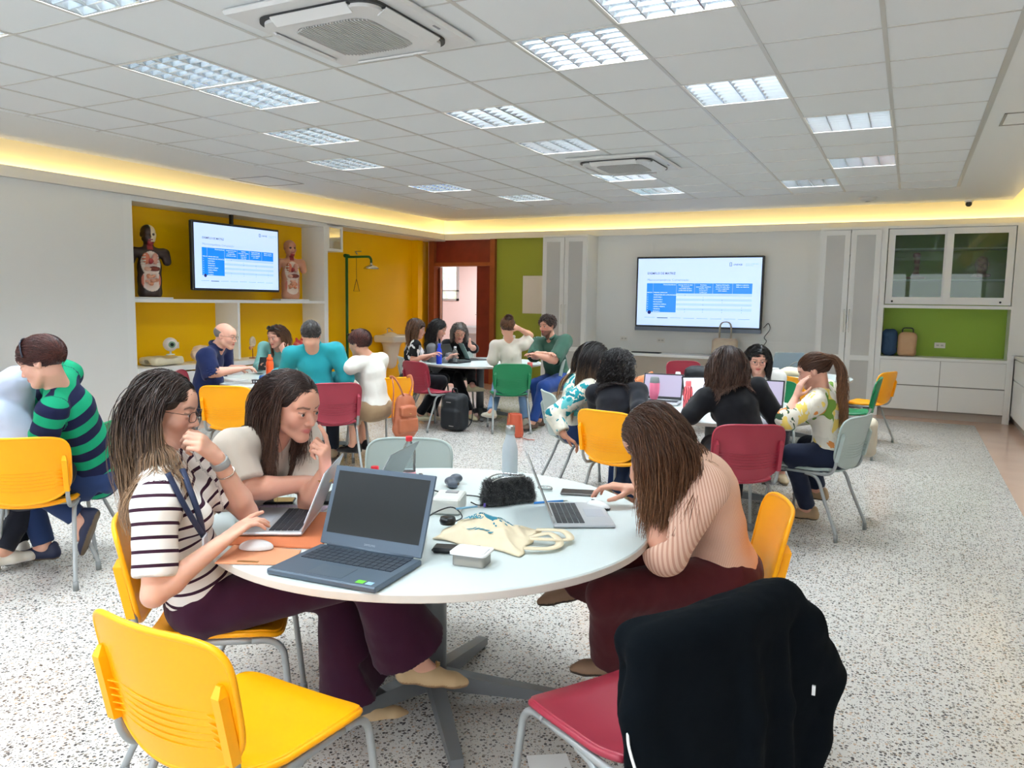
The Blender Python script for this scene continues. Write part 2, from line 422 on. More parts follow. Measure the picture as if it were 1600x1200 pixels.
# ceiling: tile field, tees, plain border, lit cove
TX = lambda i: (-i+.6581)*.625
TY = lambda j: (j+7.419)*.625
tile_m = mat('ceiling_tile', (238, 242, 243), .9, bump=.15, bscale=400)
X0, X1, Y0, Y1 = -6.56, .411, -2.6, TY(9.9)
lamps = [(3,-1),(2,1),(1,3),(1,6),(2,8),(7,-2),(7,-1),(8,1),(9,3),(5,1),(5,3),(5,6),(5,8),(9,6),(8,8),(6,-4),(2,-2),(8,-4)]
lamps_behind = {(4,-6): 'nearest, middle', (7,-7): 'left of the middle', (2,-7): 'right of the middle', (9,-6): 'far left', (5,-9): 'close to the windows', (1,-9): 'close to the right wall'}
ceil = MB(); holes = {(i, j) for i, j in lamps+list(lamps_behind)}
for i in range(0, 12):
    xa, xb = max(TX(i+1), X0), TX(i)
    for j in range(-16, 10):
        ya, yb = max(TY(j), Y0), min(TY(j+1), Y1)
        if yb <= ya or xb <= xa or (i, j) in holes: continue
        ceil.box((xa, ya, ZC+.004), (xb, yb, ZC+.02))
struct(ceil.build('ceiling', tile_m))
tee = MB()
for i in range(0, 12):
    x = max(TX(i), X0); wd = .012 if i else .02
    tee.box((x-wd, Y0, ZC), (x+wd, Y1+.03, ZC+.01))
for j in range(-16, 10):
    y = TY(j)
    if y > Y0: tee.box((X0, y-.007, ZC+.001), (X1, y+.007, ZC+.01))
struct(tee.build('trim_1', grid_metal))
bd = MB().box((-7.67, -2.6, ZC+.0), (X0, 12.33, ZC+.03)).box((X1+.02, -2.6, ZC+.0), (1.11, 12.33, ZC+.03)).box((X0, Y1+.03, ZC), (X1+.02, 12.33, ZC+.03))
struct(bd.build('ceiling_border', gypsum))
struct(MB().box((-8.6, -2.6, 3.32), (2.1, 13.12, 3.4)).build('ceiling_slab', gypsum))
hatch = mat('hatch_line', (150, 148, 142), .7)
def panel_lines(name, x0, y0, x1, y1):
    p = MB()
    for a, b_ in (((x0, y0), (x1, y0+.02)), ((x0, y1-.02), (x1, y1)), ((x0, y0), (x0+.02, y1)), ((x1-.02, y0), (x1, y1))):
        p.box((a[0], a[1], ZC-.004), (b_[0], b_[1], ZC+.002))
    return p.build(name, hatch)
tag(panel_lines('access_hatch', -7.56, 7.1, -6.95, 7.75), 'thin-edged square access hatch in the plain ceiling border above the left shelves', 'hatch')
tag(panel_lines('access_hatch', .53, 6.95, 1.0, 7.4), 'thin-edged access hatch in the ceiling border at the right edge of the room', 'hatch')
# cove: trough on top of the furniture line, strip of warm light lying in it, tall lit face behind
cove_face = mat('cove_face', (240, 234, 214), .8)
LX, LY, RX = XL-.1, 12.9, 1.55
tr = MB()
tr.box((LX, -2.6, ZS+.01), (XL+.02, LY, ZS+.05)).box((XL+.02, -2.6, ZS), (XL+.06, 12.68, 2.80))
tr.box((XL+.02, 12.72, ZS+.01), (RX-.16, LY, ZS+.05)).box((XL+.02, 12.68, ZS), (RX-.16, 12.72, 2.80))
tr.box((RX-.12, -2.6, ZS+.01), (1.95, LY, ZS+.05)).box((RX-.16, -2.6, ZS), (RX-.12, 12.72, 2.80))
tr.box((-8.45, 5.95, ZS+.001), (LX, 12.8, ZS+.05))
struct(tr.build('trim_2', white_trim))
cf = MB().box((LX-.03, -2.6, ZS+.03), (LX, LY+.03, 3.32)).box((LX, LY, ZS+.03), (RX+.03, LY+.03, 3.32)).box((RX, -2.6, ZS+.03), (RX+.03, LY, 3.32))
struct(cf.build('wall_cove', cove_face))
led = mat('warm_strip_light', (255, 220, 120), .5, emit=(255, 224, 150), es=COVE_L)
for n_, a, b_, lab in (('a', (LX+.02, -2.5, ZS+.06), (LX+.05, 12.85, ZS+.075), 'warm yellow strip light hidden in the cove along the left wall'),
                  ('b', (LX+.08, LY-.05, ZS+.06), (RX-.08, LY-.02, ZS+.075), 'warm yellow strip light hidden in the cove along the far wall'),
                  ('c', (RX-.05, -2.5, ZS+.06), (RX-.02, 12.8, ZS+.075), 'warm yellow strip light hidden in the cove along the right wall')):
    tag(box('cove_light', a, b_, led), lab, 'light strip')
# soffit board over the recess with the shower
struct(box('trim_3', (-8.45, 9.42, ZS-.02), (XL, 12.8, ZS), white_trim))

# ceiling lamps
refl = mat('lamp_reflector', (214, 224, 232), .14, .95); tubem = mat('lamp_tube', (255, 255, 255), .4, emit=(226, 240, 255), es=3.5)
tube_off = mat('lamp_tube_unlit', (236, 238, 240), .3)
def make_lamp():
    t = thing('ceiling_lamp', '', 'ceiling lamp', (0, 0, 0), 0, 'louvred lamps in the ceiling grid')
    s = .296
    f = MB()
    for a, b_ in (((-.31, -.31), (.31, -s)), ((-.31, s), (.31, .31)), ((-.31, -s), (-s, s)), ((s, -s), (.31, s))): f.box((*a, -.002), (*b_, .012))
    f.build('frame', white_trim, t)
    h = MB(); h.box((-s, -s, .10), (s, s, .105))
    for a, b_ in (((-s-.003, -s), (-s, s)), ((s, -s), (s+.003, s)), ((-s, -s-.003), (s, -s)), ((-s, s), (s, s+.003))): h.box((*a, 0.002), (*b_, .105))
    h.build('housing', refl, t)
    l = MB(); n = 4
    for k in range(0, n+1):
        x = -s+2*s*k/n
        # V-shaped longitudinal reflectors between the tubes
        l.add([(x-.022, -s, .052), (x-.004, -s, .004), (x+.004, -s, .004), (x+.022, -s, .052), (x-.022, s, .052), (x-.004, s, .004), (x+.004, s, .004), (x+.022, s, .052)],
              [[0, 1, 2, 3], [7, 6, 5, 4], [0, 4, 5, 1], [1, 5, 6, 2], [2, 6, 7, 3], [3, 7, 4, 0]])
    for k in range(0, 8):
        y = -s+2*s*k/7
        l.add([(-s, y-.016, .058), (-s, y-.001, .004), (-s, y+.001, .004), (-s, y+.016, .058), (s, y-.016, .058), (s, y-.001, .004), (s, y+.001, .004), (s, y+.016, .058)],
              [[0, 1, 2, 3], [7, 6, 5, 4], [0, 4, 5, 1], [1, 5, 6, 2], [2, 6, 7, 3], [3, 7, 4, 0]])
    l.build('louvre', refl, t)
    for k in range(n):
        x = -s+2*s*(k+.5)/n
        MB().tube([(x, -s+.02, .075), (x, s-.02, .075)], .009, 8).build('tube', tubem, t)
    return t
def copy_tree(o, parent=None, **kw):
    c = o.copy(); COL.objects.link(c)
    if parent is not None: c.parent = parent
    for ch in list(o.children): copy_tree(ch, c)
    return c
names = {(3,-1): 'louvred ceiling lamp with greenish glow, nearer of the pair right of the big air conditioner', (2,1): 'louvred ceiling lamp in the row beside the large one at top centre',
 (1,3): 'louvred ceiling lamp on the right, nearer of the two in its column', (1,6): 'louvred ceiling lamp on the right, farther of the two in its column',
 (2,8): 'small far louvred ceiling lamp nearest the security camera side of the back wall', (7,-2): 'ceiling lamp with unlit tubes and warm reflections, left of two joined lamps',
 (7,-1): 'louvred ceiling lamp joined to the right end of the unlit lamp', (8,1): 'louvred ceiling lamp behind the joined pair, left side of the room',
 (9,3): 'louvred ceiling lamp close to the left border, above the wall television', (5,1): 'louvred ceiling lamp in the middle of the ceiling between the two air conditioners',
 (5,3): 'louvred ceiling lamp just in front of the far air conditioner', (5,6): 'louvred ceiling lamp touching the back of the far air conditioner',
 (5,8): 'louvred ceiling lamp one tile behind the far air conditioner', (9,6): 'small louvred ceiling lamp above the emergency shower corner',
 (8,8): 'farthest louvred ceiling lamp, above the red door corner', (6,-4): 'louvred ceiling lamp cut by the top edge near the top left corner', (2,-2): 'large bright louvred ceiling lamp cut by the top edge, right of centre',
 (8,-4): 'sliver of a ceiling lamp at the left edge of the photo'}
lamp0 = make_lamp(); first = True
for i, j in lamps+list(lamps_behind):
    o = lamp0 if first else copy_tree(lamp0); first = False
    o.location = (TX(i)-.3125, TY(j)+.3125, ZC+.001)
    o['label'] = names.get((i, j)) or 'louvred ceiling lamp behind the photographer, '+lamps_behind[(i, j)]
    if (i, j) == (7, -2):
        for ch in o.children:
            if ch.name.startswith('tube'): ch.data = ch.data.copy(); ch.data.materials[0] = tube_off
        continue
    ld = bpy.data.lights.new('lamp_light', 'AREA'); ld.shape = 'SQUARE'; ld.size = .56; ld.energy = LAMP_W; ld.color = (.86, .95, 1)
    link('lamp_light', ld, o, (0, 0, .095))

# cassette air conditioners
def make_ac(label):
    t = thing('air_conditioner', label, 'air conditioner', (0, 0, 0), 0, 'ceiling cassette air conditioners')
    acw = mat('ac_white', (226, 227, 226), .4)
    MB().box((-.475, -.475, -.03), (.475, .475, .0), 0, .02).build('panel', acw, t)
    def rr(w_, r_, n=8):
        P = []
        for cx, cy, a0 in ((w_-r_, w_-r_, 0), (-w_+r_, w_-r_, 90), (-w_+r_, -w_+r_, 180), (w_-r_, -w_+r_, 270)):
            for k in range(n+1):
                a = math.radians(a0+90*k/n); P.append((cx+r_*math.cos(a), cy+r_*math.sin(a)))
        return P
    MB().prism(rr(.375, .11), -.045, -.03).build('gap', mat('ac_dark', (42, 44, 46), .5), t)
    MB().prism(rr(.355, .10), -.062, -.03).build('face', acw, t)
    g = MB(); P = rr(.235, .09); g.prism(P, -.064, -.06)
    g.build('grille_plate', mat('ac_grille', (168, 168, 166), .6), t)
    sl = MB()
    for k in range(26):
        x = -.225+.45*k/25; hy = .235 if abs(x) < .15 else .235-(abs(x)-.15)*.5
        sl.box((x-.0035, -hy, -.072), (x+.0035, hy, -.063))
    sl.build('grille', mat('ac_slat', (196, 196, 194), .5), t)
    for a in range(4):
        R = np.array(Matrix.Rotation(a*math.pi/2, 3, 'Z'))
        MB().box((-.25, .325, -.05), (.25, .372, -.046), 0, T=(R, (0, 0, 0))).build('air_slot', mat('ac_dark'), t)
        q = MB(); c_, s_ = math.cos(.5), math.sin(.5)
        q.box((-.24, -.03, -.004), (.24, .03, .004), T=(R@np.array([[1, 0, 0], [0, c_, -s_], [0, s_, c_]]), R@np.array([0, .352, -.06]))); q.build('flap', acw, t)
    MB().box((.42, .1, -.033), (.432, .16, -.029)).build('badge', mat('ac_badge', (120, 124, 130), .4), t)
    return t
ac = make_ac('large ceiling cassette air conditioner near the top edge, with dark air slots'); ac.location = (-2.72, 3.44, ZC)
ac2 = copy_tree(ac); ac2.location = (-2.73, 7.84, ZC); ac2['label'] = 'farther ceiling cassette air conditioner, in the middle of the ceiling'
t = thing('smoke_detector', 'round white smoke detector on the ceiling border near the far wall', 'smoke detector', (-.6, 11.5, ZC))
MB().lathe([(0, -.05), (.06, -.048), (.10, -.03), (.115, -.008), (.115, 0)], n=32).build('body', mat('detector', (214, 212, 206), .5), t)
MB().lathe([(0, -.058), (.03, -.056), (.034, -.046)], n=20).build('sensor', mat('detector_grey', (170, 170, 168), .5), t)
t = thing('security_camera', 'small dark dome security camera hanging at the ceiling edge in the far right corner', 'camera', (.6, 12.2, ZC))
MB().lathe([(0, -.03), (.05, -.03), (.055, 0)], n=24).build('mount', white_trim, t)
MB().lathe([(0, -.09), (.02, -.086), (.036, -.07), (.04, -.05), (.034, -.03)], n=20).build('dome', black_pl, t)

# ------------------------------------------------------------------ left wall shelving
nx0, nx1 = XL-.45, XL
t = thing('shelving_unit', 'white built-in shelving with yellow back panels along the left wall', 'shelving', (XL, 7.7, 0))
T0 = np.array([XL, 7.7, 0])
def wbox(name, a, b_, m_, par, org, bev=0):
    return MB().box(np.array(a)-org, np.array(b_)-org, 0, bev).build(name, m_, par)
wbox('side_panel', (nx0, 5.95, 0), (nx1, 6.06, ZS), white_lam, t, T0)
wbox('side_panel', (nx0, 9.33, 0), (nx1, 9.42, ZS), white_lam, t, T0)
wbox('top_panel', (nx0, 6.06, 2.63), (nx1, 9.33, ZS), white_lam, t, T0)
wbox('back_panel', (nx0, 6.06, .7), (nx0+.012, 9.33, 2.63), yellow_wall, t, T0)
wbox('shelf', (nx0+.012, 6.06, 1.475), (nx1, 9.33, 1.515), white_lam, t, T0)
wbox('divider', (nx0+.012, 7.62, .72), (nx1-.02, 7.66, 1.475), white_lam, t, T0)
wbox('counter', (nx0+.012, 6.06, .64), (nx1+.02, 9.33, .70), white_lam, t, T0)
for a_, b_ in ((6.08, 7.68), (7.70, 9.31)): wbox('cabinet_door', (nx1-.02, a_, .08), (nx1, b_, .62), white_lam, t, T0)
wbox('plinth', (nx0, 6.06, 0), (nx1-.06, 9.33, .08), white_lam, t, T0)
def outlet(label, c, n, n2=2):
    """white socket plate; c centre, n outward normal"""
    R = rot_to(-np.asarray(n, float)); t = thing('power_outlet', label, 'power outlet', tuple(c))
    MB().box((-.07, -.008, -.04), (.07, 0, .04), 0, .003, T=(R, (0, 0, 0))).build('plate', white_trim, t)
    for k in range(n2):
        x = (k-(n2-1)/2)*.055; MB().box((x-.018, -.011, -.012), (x+.018, -.0075, .012), T=(R, (0, 0, 0))).build('socket', mat('socket_grey', (196, 194, 188), .5), t)
outlet('white double power outlet on the yellow panel beside the eyeball model', (nx0+.013, 6.94, .92), (1, 0, 0))
outlet('white power outlet on the lower green panel at the right', (.40, 12.738, 1.02), (0, -1, 0))
outlet('white power outlet left of the keyboard under the big wall screen', (-4.37, YB-.001, .95), (0, -1, 0))
outlet('white power outlet above the keyboard under the big wall screen', (-3.72, YB-.001, .94), (0, -1, 0))

# slides: drawn as flat pieces on the screen
scr_bg = mat('screen_glow', (196, 220, 252), .2, emit=(190, 216, 252), es=.66)
scr_blue = mat('screen_blue', (0, 100, 200), .2, emit=(12, 122, 224), es=.9)
scr_mid = mat('screen_row', (150, 180, 230), .2, emit=(160, 188, 232), es=.85)
scr_dark = mat('screen_ink', (30, 50, 100), .2, emit=(44, 66, 112), es=.6)
scr_grey = mat('screen_grey', (110, 124, 150), .2, emit=(120, 134, 160), es=.7)
scr_txt = mat('screen_pale_text', (220, 235, 255), .2, emit=(214, 234, 255), es=1.0)
scr_navy = mat('screen_navy', (20, 30, 90), .2, emit=(18, 30, 100), es=.8)
def slide(par, R, O, w_, h_):
    """R columns: right, into wall, up; O: centre of the screen surface"""
    sx, sy = w_/100., h_/56.
    def q(name, x0, y0, x1, y1, m_, k=1):   # slide units, origin top left
        MB().box(((x0-50)*sx, -.003*k-.001, (28-y1)*sy), ((x1-50)*sx, -.003*k, (28-y0)*sy), T=(R, O)).build(name, m_, par)
    def tx(s, x, y, size, m_, k=3, ax='LEFT', bold=0, name='slide_text'):
        RR = np.stack([R[:, 0], R[:, 2], -R[:, 1]], 1)
        text(name, s, size*sy, m_, par, (RR, O+R@np.array([(x-50)*sx, -.003*k-.002, (28-y)*sy])), ax, 0, bold)
    tx('EXEMPLO DE MATRIZ', 8.2, 13.2, 2.5, scr_navy, bold=.0015*sy*10)
    tx('Macrocompetência: Comunicação', 8.2, 18.6, 2.6, scr_grey)
    tx('UNIFASE', 78, 6.2, 1.9, scr_dark, bold=.01*sy)
    tx('CENTRO UNIVERSITÁRIO', 87.4, 5.4, .9, scr_grey); tx('DE PETRÓPOLIS', 87.4, 6.7, .9, scr_grey)
    g = MB()
    for a, b_ in (((75.2, 3.9), (77, 4.2)), ((75.2, 6.6), (77, 6.9)), ((75.2, 3.9), (75.5, 6.9)), ((76.7, 3.9), (77, 6.9))): g.box(((a[0]-50)*sx, -.010, (28-b_[1])*sy), ((b_[0]-50)*sx, -.008, (28-a[1])*sy), T=(R, O))
    g.build('slide_logo', scr_dark, par)
    q('table_header', 8, 20.6, 93.5, 29, scr_blue); q('table_column', 8, 29, 33, 44.8, scr_blue)
    for k in range(0, 8, 2): q('table_row', 33.2, 29.2+k*1.97, 93.5, 29.2+(k+1)*1.97, scr_mid)
    for x in (13.5, 33.1, 48, 62.7, 78.3): q('table_line', x-.08, 20.6, x+.08, 29, scr_mid, 2)
    tx('Microcompetências', 32.6, 22.2, 1.35, scr_txt, ax='RIGHT')
    for x, ls in ((40.5, ['Interage de forma clara', 'com pacientes,', 'comunidade, família e', 'profissionais de saúde']), (55.3, ['Estabelece', 'comunicação respeitosa,', 'empática, com', 'escuta ativa e', 'acolhimento']),
                  (70.5, ['Registra informações', 'clínicas de modo claro,', 'preciso e organizado', 'entre equipes']), (86, ['Elabora e comunica', 'dados em relatórios'])):
        for k, s_ in enumerate(ls): tx(s_, x, 22.3+k*1.55, 1.25, scr_txt, ax='CENTER')
    tx('PERÍODO', 8.4, 28.7, 1.1, scr_txt); tx('UNIDADE CURRICULAR', 14, 28.7, 1.1, scr_txt)
    for k, s_ in enumerate(['HABILIDADES DE COMUNICAÇÃO', 'ANATOMIA I', 'FISIOLOGIA II', 'PATOLOGIA I', 'SAÚDE DA FAMÍLIA', 'CLÍNICA MÉDICA', 'CIRURGIA', 'ESTÁGIO I']):
        tx(str(k+1), 8.8, 30.7+k*1.97, 1.3, scr_txt); tx(s_, 14, 30.7+k*1.97, 1.3, scr_txt)
    for c_, r_ in ((40.5, 0), (55.3, 1), (55.3, 2), (70.5, 2), (70.5, 3), (55.3, 4), (86, 5), (40.5, 6), (55.3, 6), (70.5, 6), (86, 6), (40.5, 7), (55.3, 7), (70.5, 7), (86, 7)):
        tx('X', c_, 30.8+r_*1.97, 1.2, scr_dark, ax='CENTER')
    MB().lathe([(0, 0), (1.5*sx, 0), (1.5*sx, .001), (0, .001)], n=24, T=(np.stack([R[:, 0], R[:, 2], -R[:, 1]], 1), O+R@np.array([(10.8-50)*sx, -.012, (28-45)*sy]))).build('slide_badge', scr_navy, par)
    for k in range(8): q('footer_line', 6.5+k*11, 49.3, 15.5+k*11, 49.6 if k != 1 else 49.9, scr_grey if k != 1 else scr_dark)
def tv(label, c, R, w_, h_, dep, chin=0.0):
    t = thing('television', label, 'television', tuple(c)); z = np.zeros(3)
    MB().box((-w_/2, 0, -h_/2-chin), (w_/2, dep, h_/2), 0, .01, T=(R, z)).build('housing', mat('tv_dark', (22, 26, 32), .35), t)
    if chin: MB().box((-w_/2, -.006, -h_/2-chin), (w_/2, .01, -h_/2), 0, .002, T=(R, z)).build('speaker_bar', mat('tv_chin', (104, 112, 124), .4, .4), t)
    MB().box((-w_/2+.03, -.002, -h_/2+.03), (w_/2-.03, .004, h_/2-.03), T=(R, z)).build('screen', scr_bg, t)
    slide(t, R, np.array([0, -.002, 0.]), w_-.06, h_-.06)
    return t
RB = np.eye(3)
tvb = tv('large wall screen with a blue table slide, on the white back wall', (-3.11, YB-.135, 1.745), RB, 2.06, 1.16, .08, .06)
MB().box((-.3, .08, -.2), (.3, .13, .2)).build('wall_bracket', black_pl, tvb)
RLf = np.array([[0, -1, 0], [1, 0, 0], [0, 0, 1.]])   # right = +Y, into wall = -X, up
tvl = tv('wall screen with a blue table slide, in front of the yellow shelves', (XL+.02, 7.62, 2.065), RLf, 1.50, .87, .06)
MB().box((-.10, -.06, .2), (-.06, -.02, .62)).build('ceiling_pole', black_pl, tvl)
MB().box((-.06, -.2, -.15), (-.09, .2, .2)).build('wall_bracket', black_pl, tvl)
# cable by the big screen
tag(MB().tube(curve([(-2.05, 12.72, 1.2), (-1.98, 12.7, 1.27), (-1.95, 12.7, 1.18), (-2.03, 12.71, 1.05), (-2.0, 12.72, .98), (-2.12, 12.74, .82)], 6), .006, 6).build('cable', black_pl), 'black cable looping down from the lower right corner of the big screen', 'cable')

# ------------------------------------------------------------------ back wall furniture
def thin_glass(name, tint, body, refl_=.08, rough=.02):
    m, nt, b, N, L = nodes(name, rough); out = nt.nodes['Material Output']
    tr_ = N('BsdfTransparent'); tr_.inputs[0].default_value = lin(tint); gl = N('BsdfGlossy'); gl.inputs['Roughness'].default_value = rough; fr = N('Fresnel', i_IOR=1.5)
    mx = N('MixShader'); L(fr.outputs[0], mx.inputs[0]); L(tr_.outputs[0], mx.inputs[1]); L(gl.outputs[0], mx.inputs[2])
    mx2 = N('MixShader'); mx2.inputs[0].default_value = body; b.inputs['Base Color'].default_value = lin((238, 238, 234)); b.inputs['Roughness'].default_value = .4
    L(mx.outputs[0], mx2.inputs[1]); L(b.outputs[0], mx2.inputs[2]); L(mx2.outputs[0], out.inputs[0]); return m
mesh_glass = thin_glass('fluted_glass', (244, 244, 240), .66, rough=.25)
def glass_cabinet(label, x0, x1, yf, mid, handle_z):
    O = np.array([(x0+x1)/2, yf+.25, 0]); t = thing('display_cabinet', label, 'cabinet', tuple(O), 0, 'tall white cabinets with fluted glass doors')
    W = lambda n_, a, b_, m_, par=t: wbox(n_, a, b_, m_, par, O)
    W('side_panel', (x0, yf+.02, 0), (x0+.03, 12.8, ZS), white_lam); W('side_panel', (x1-.03, yf+.02, 0), (x1, 12.8, ZS), white_lam)
    W('back_panel', (x0+.03, 12.78, 0), (x1-.03, 12.8, ZS), white_lam); W('plinth', (x0+.03, yf+.06, 0), (x1-.03, 12.78, .08), white_lam)
    for z in (.5, .93, 1.28, 1.62, 1.96, 2.30): W('shelf', (x0+.03, yf+.05, z), (x1-.03, 12.78, z+.025), white_lam)
    W('header', (x0+.03, yf+.02, 2.655), (x1-.03, 12.78, ZS), white_lam)
    xm = (x0+x1)/2
    for a, b_, sd in ((x0+.01, xm-.004, 1), (xm+.004, x1-.01, -1)):
        d = MB(); s_ = .075
        for p, q in (((a, .1), (a+s_, 2.65)), ((b_-s_, .1), (b_, 2.65)), ((a+s_, .1), (b_-s_, .1+s_)), ((a+s_, 2.65-s_), (b_-s_, 2.65)), ((a+s_, mid), (b_-s_, mid+s_))):
            d.box(np.array((p[0], yf, p[1]))-O, np.array((q[0], yf+.02, q[1]))-O)
        dd = d.build('door', white_lam, t)
        for z0, z1 in ((.1+s_, mid), (mid+s_, 2.65-s_)): W('glass_pane', (a+s_, yf+.006, z0), (b_-s_, yf+.012, z1), mesh_glass, dd)
        hx = b_-.03 if sd == 1 else a+.03
        MB().tube(np.array([(hx, yf, handle_z-.16), (hx, yf-.03, handle_z-.15), (hx, yf-.03, handle_z+.15), (hx, yf, handle_z+.16)])-O, .008, 8).build('handle', white_trim, dd)
    return t, O
glass_cabinet('tall white glass-doored cabinet beside the green wall, left of the big screen', -5.72, -4.89, 12.3, .72, 1.35)
glass_cabinet('tall white glass-doored cabinet between the big screen and the green niche', -1.24, -.42, 12.3, .78, 1.35)
# folders and glassware behind the fluted panes
pale = [mat('folder_%d' % k, c, .6) for k, c in enumerate([(176, 176, 172), (150, 152, 150), (200, 196, 186), (130, 132, 132)])]
names_z = {.525: 'lowest', .955: 'second', 1.305: 'third'}
for (xa, xb, side) in ((-5.66, -4.95, 'left'), (-1.18, -.5, 'right')):
    for z in (.525, .955, 1.305):
        x = xa+.03
        for k, pos in enumerate(('left', 'middle', 'right')):
            w_ = random.uniform(.09, .15); hh = random.uniform(.12, .24)
            o = MB().box((x, 12.5, z), (x+w_-.01, 12.72, z+hh), 0, .004).build('storage_box', pale[(k*7+int(z*10)) % 4])
            tag(o, 'pale box behind fluted glass, %s one on the %s shelf of the %s tall cabinet' % (pos, names_z[z], side), 'box', 'pale boxes in the tall cabinets'); x += .215
# white desk counter under the screen
O = np.array([-3.2, 12.5, 0]); t = thing('wall_counter', 'long white counter below the big wall screen', 'counter', tuple(O))
wbox('countertop', (-4.89, 12.25, .70), (-1.24, 12.8, .74), white_lam, t, O)
wbox('back_board', (-3.3, 12.78, .76), (-1.26, 12.8, .98), white_lam, t, O)
wbox('modesty_panel', (-4.89, 12.6, .1), (-2.6, 12.62, .70), mat('counter_beige', (206, 200, 188), .5), t, O)
wbox('cabinet_body', (-2.58, 12.28, .08), (-1.26, 12.78, .70), white_lam, t, O)
for xa, xb in ((-2.57, -1.93), (-1.91, -1.27)): wbox('cabinet_door', (xa, 12.26, .1), (xb, 12.28, .68), white_lam, t, O)
tag(MB().box((-4.1, 12.4, .742), (-3.62, 12.52, .757), 0, .004).build('keyboard', black_pl), 'black keyboard lying on the counter under the big screen', 'keyboard')
tag(MB().lathe([(0, 0), (.05, 0), (.05, .02), (.035, .045), (0, .05)], (-4.38, 12.45, .742), 16).build('webcam', black_pl), 'small black round device left of the keyboard on the counter', 'device')
# niche unit on the right
xa, xb, yf = -.42, 1.24, 12.3
O = np.array([.4, 12.5, 0]); t = thing('wall_unit', 'white wall unit with sliding glass top, open green niche and drawers', 'wall unit', tuple(O))
W = lambda n_, a, b_, m_, par=t: wbox(n_, a, b_, m_, par, O)
W('side_panel', (xa, yf, 0), (xa+.07, 12.8, ZS), white_lam); W('side_panel', (xb-.05, yf, 0), (xb, 12.8, ZS), white_lam)
W('header', (xa+.07, yf, 2.655), (xb-.05, 12.8, ZS), white_lam)
W('back_panel', (xa+.07, 12.74, .86), (xb-.05, 12.76, 2.66), green_niche)
W('niche_board', (xa+.07, yf, 1.545), (xb-.05, 12.74, 1.59), white_lam)
for z in (1.93, 2.36): W('shelf', (xa+.07, yf+.08, z), (xb-.05, 12.74, z+.022), white_lam)
W('benchtop', (xa+.07, yf-.02, .82), (xb-.05, 12.8, .86), white_lam)
W('drawer_carcass', (xa+.07, yf+.02, .1), (xb-.05, 12.78, .82), mat('carcass_grey', (150, 148, 142), .6))
W('plinth', (xa+.07, yf+.05, 0), (xb-.05, 12.7, .1), mat('plinth_grey', (176, 166, 156), .5))
xm = .41
for p, q in ((xa+.072, xm-.004), (xm+.004, xb-.052)):
    for z0, z1 in ((.12, .455), (.47, .815)): W('drawer_front', (p, yf, z0), (q, yf+.02, z1), white_lam)
dark_glass = thin_glass('cabinet_glass', (206, 220, 206), .0)
for k, (p, q) in enumerate(((xa+.08, xm+.03), (xm-.03, xb-.06))):
    yy = yf+.02+k*-.0+(.03 if k == 0 else 0); d = MB(); s_ = .085
    for a_, b_ in (((p, 1.6), (p+s_, 2.65)), ((q-s_, 1.6), (q, 2.65)), ((p+s_, 1.6), (q-s_, 1.6+s_*1.2)), ((p+s_, 2.65-s_), (q-s_, 2.65))):
        d.box(np.array((a_[0], yy, a_[1]))-O, np.array((b_[0], yy+.02, b_[1]))-O)
    dd = d.build('sliding_door', white_lam, t); W('glass_pane', (p+s_, yy+.008, 1.6+s_*1.2), (q-s_, yy+.013, 2.65-s_), dark_glass, dd)
    MB().lathe([(0, 0), (.014, 0), (.014, .006), (0, .008)], n=12, T=(rot_to((0, 0, -1), (0, 1, 0)), np.array([(p+.09 if k == 0 else q-.12), yy-.001, 1.64])-O)).build('lock', black_pl, dd)
# right-hand base cabinets running toward the camera, with white panel above
O = np.array([1.6, 8, 0]); t = thing('base_cabinet_run', 'white base cabinets along the right wall with thin shadow lines', 'cabinet', tuple(O))
wbox('cabinet_body', (1.30, 3.0, .1), (1.94, 12.78, .9), white_lam, t, O); wbox('countertop', (1.27, 3.0, .9), (1.94, 12.78, .93), white_lam, t, O)
wbox('plinth', (1.34, 3.0, 0), (1.94, 12.78, .1), mat('plinth_grey'), t, O)
for k in range(10):
    y0 = 12.28-k*.92
    wbox('drawer_front', (1.28, y0-.91, .12), (1.30, y0, .6), white_lam, t, O); wbox('drawer_front', (1.28, y0-.91, .62), (1.30, y0, .88), white_lam, t, O)
struct(box('wall_right_filler', (1.24, 12.3, .935), (1.95, 12.8, ZS), white_lam)); struct(box('trim_4', (1.241, 12.3, 0), (1.268, 12.8, .93), white_lam))

# door, transom and corridor
orange_edge = mat('door_edge', (226, 150, 110), .5)
dr = struct(MB().box((-8.32, 12.72, 0), (-8.2, 12.95, ZS)).box((-6.98, 12.72, 0), (-6.88, 12.95, ZS)).box((-8.2, 12.74, 2.2), (-6.98, 12.95, 2.27)).build('door_1', brown_frame))
box('transom_panel', (-8.2, 12.80, 2.27), (-6.98, 12.84, ZS), red_wood, dr)
box('fixed_leaf', (-7.30, 12.80, 0), (-6.98, 12.84, 2.2), red_wood, dr)
LR = rot_to((-.62, .78, 0)); LT = np.array([-8.13, 12.87, 0]); leaf = MB().box((-.02, 0, 0.01), (.02, .76, 2.18), T=(LR, LT)).build('open_leaf', mat('door_pale_pink', (224, 176, 164), .45), dr)
MB().box((-.022, .76, 0.01), (.022, .765, 2.18), T=(LR, LT)).build('leaf_edge', orange_edge, leaf)
MB().box((.02, .15, .95), (.045, .19, 1.95), T=(LR, LT)).build('pull_handle', black_pl, leaf)
pink = mat('corridor_paint', (236, 222, 222), .6)
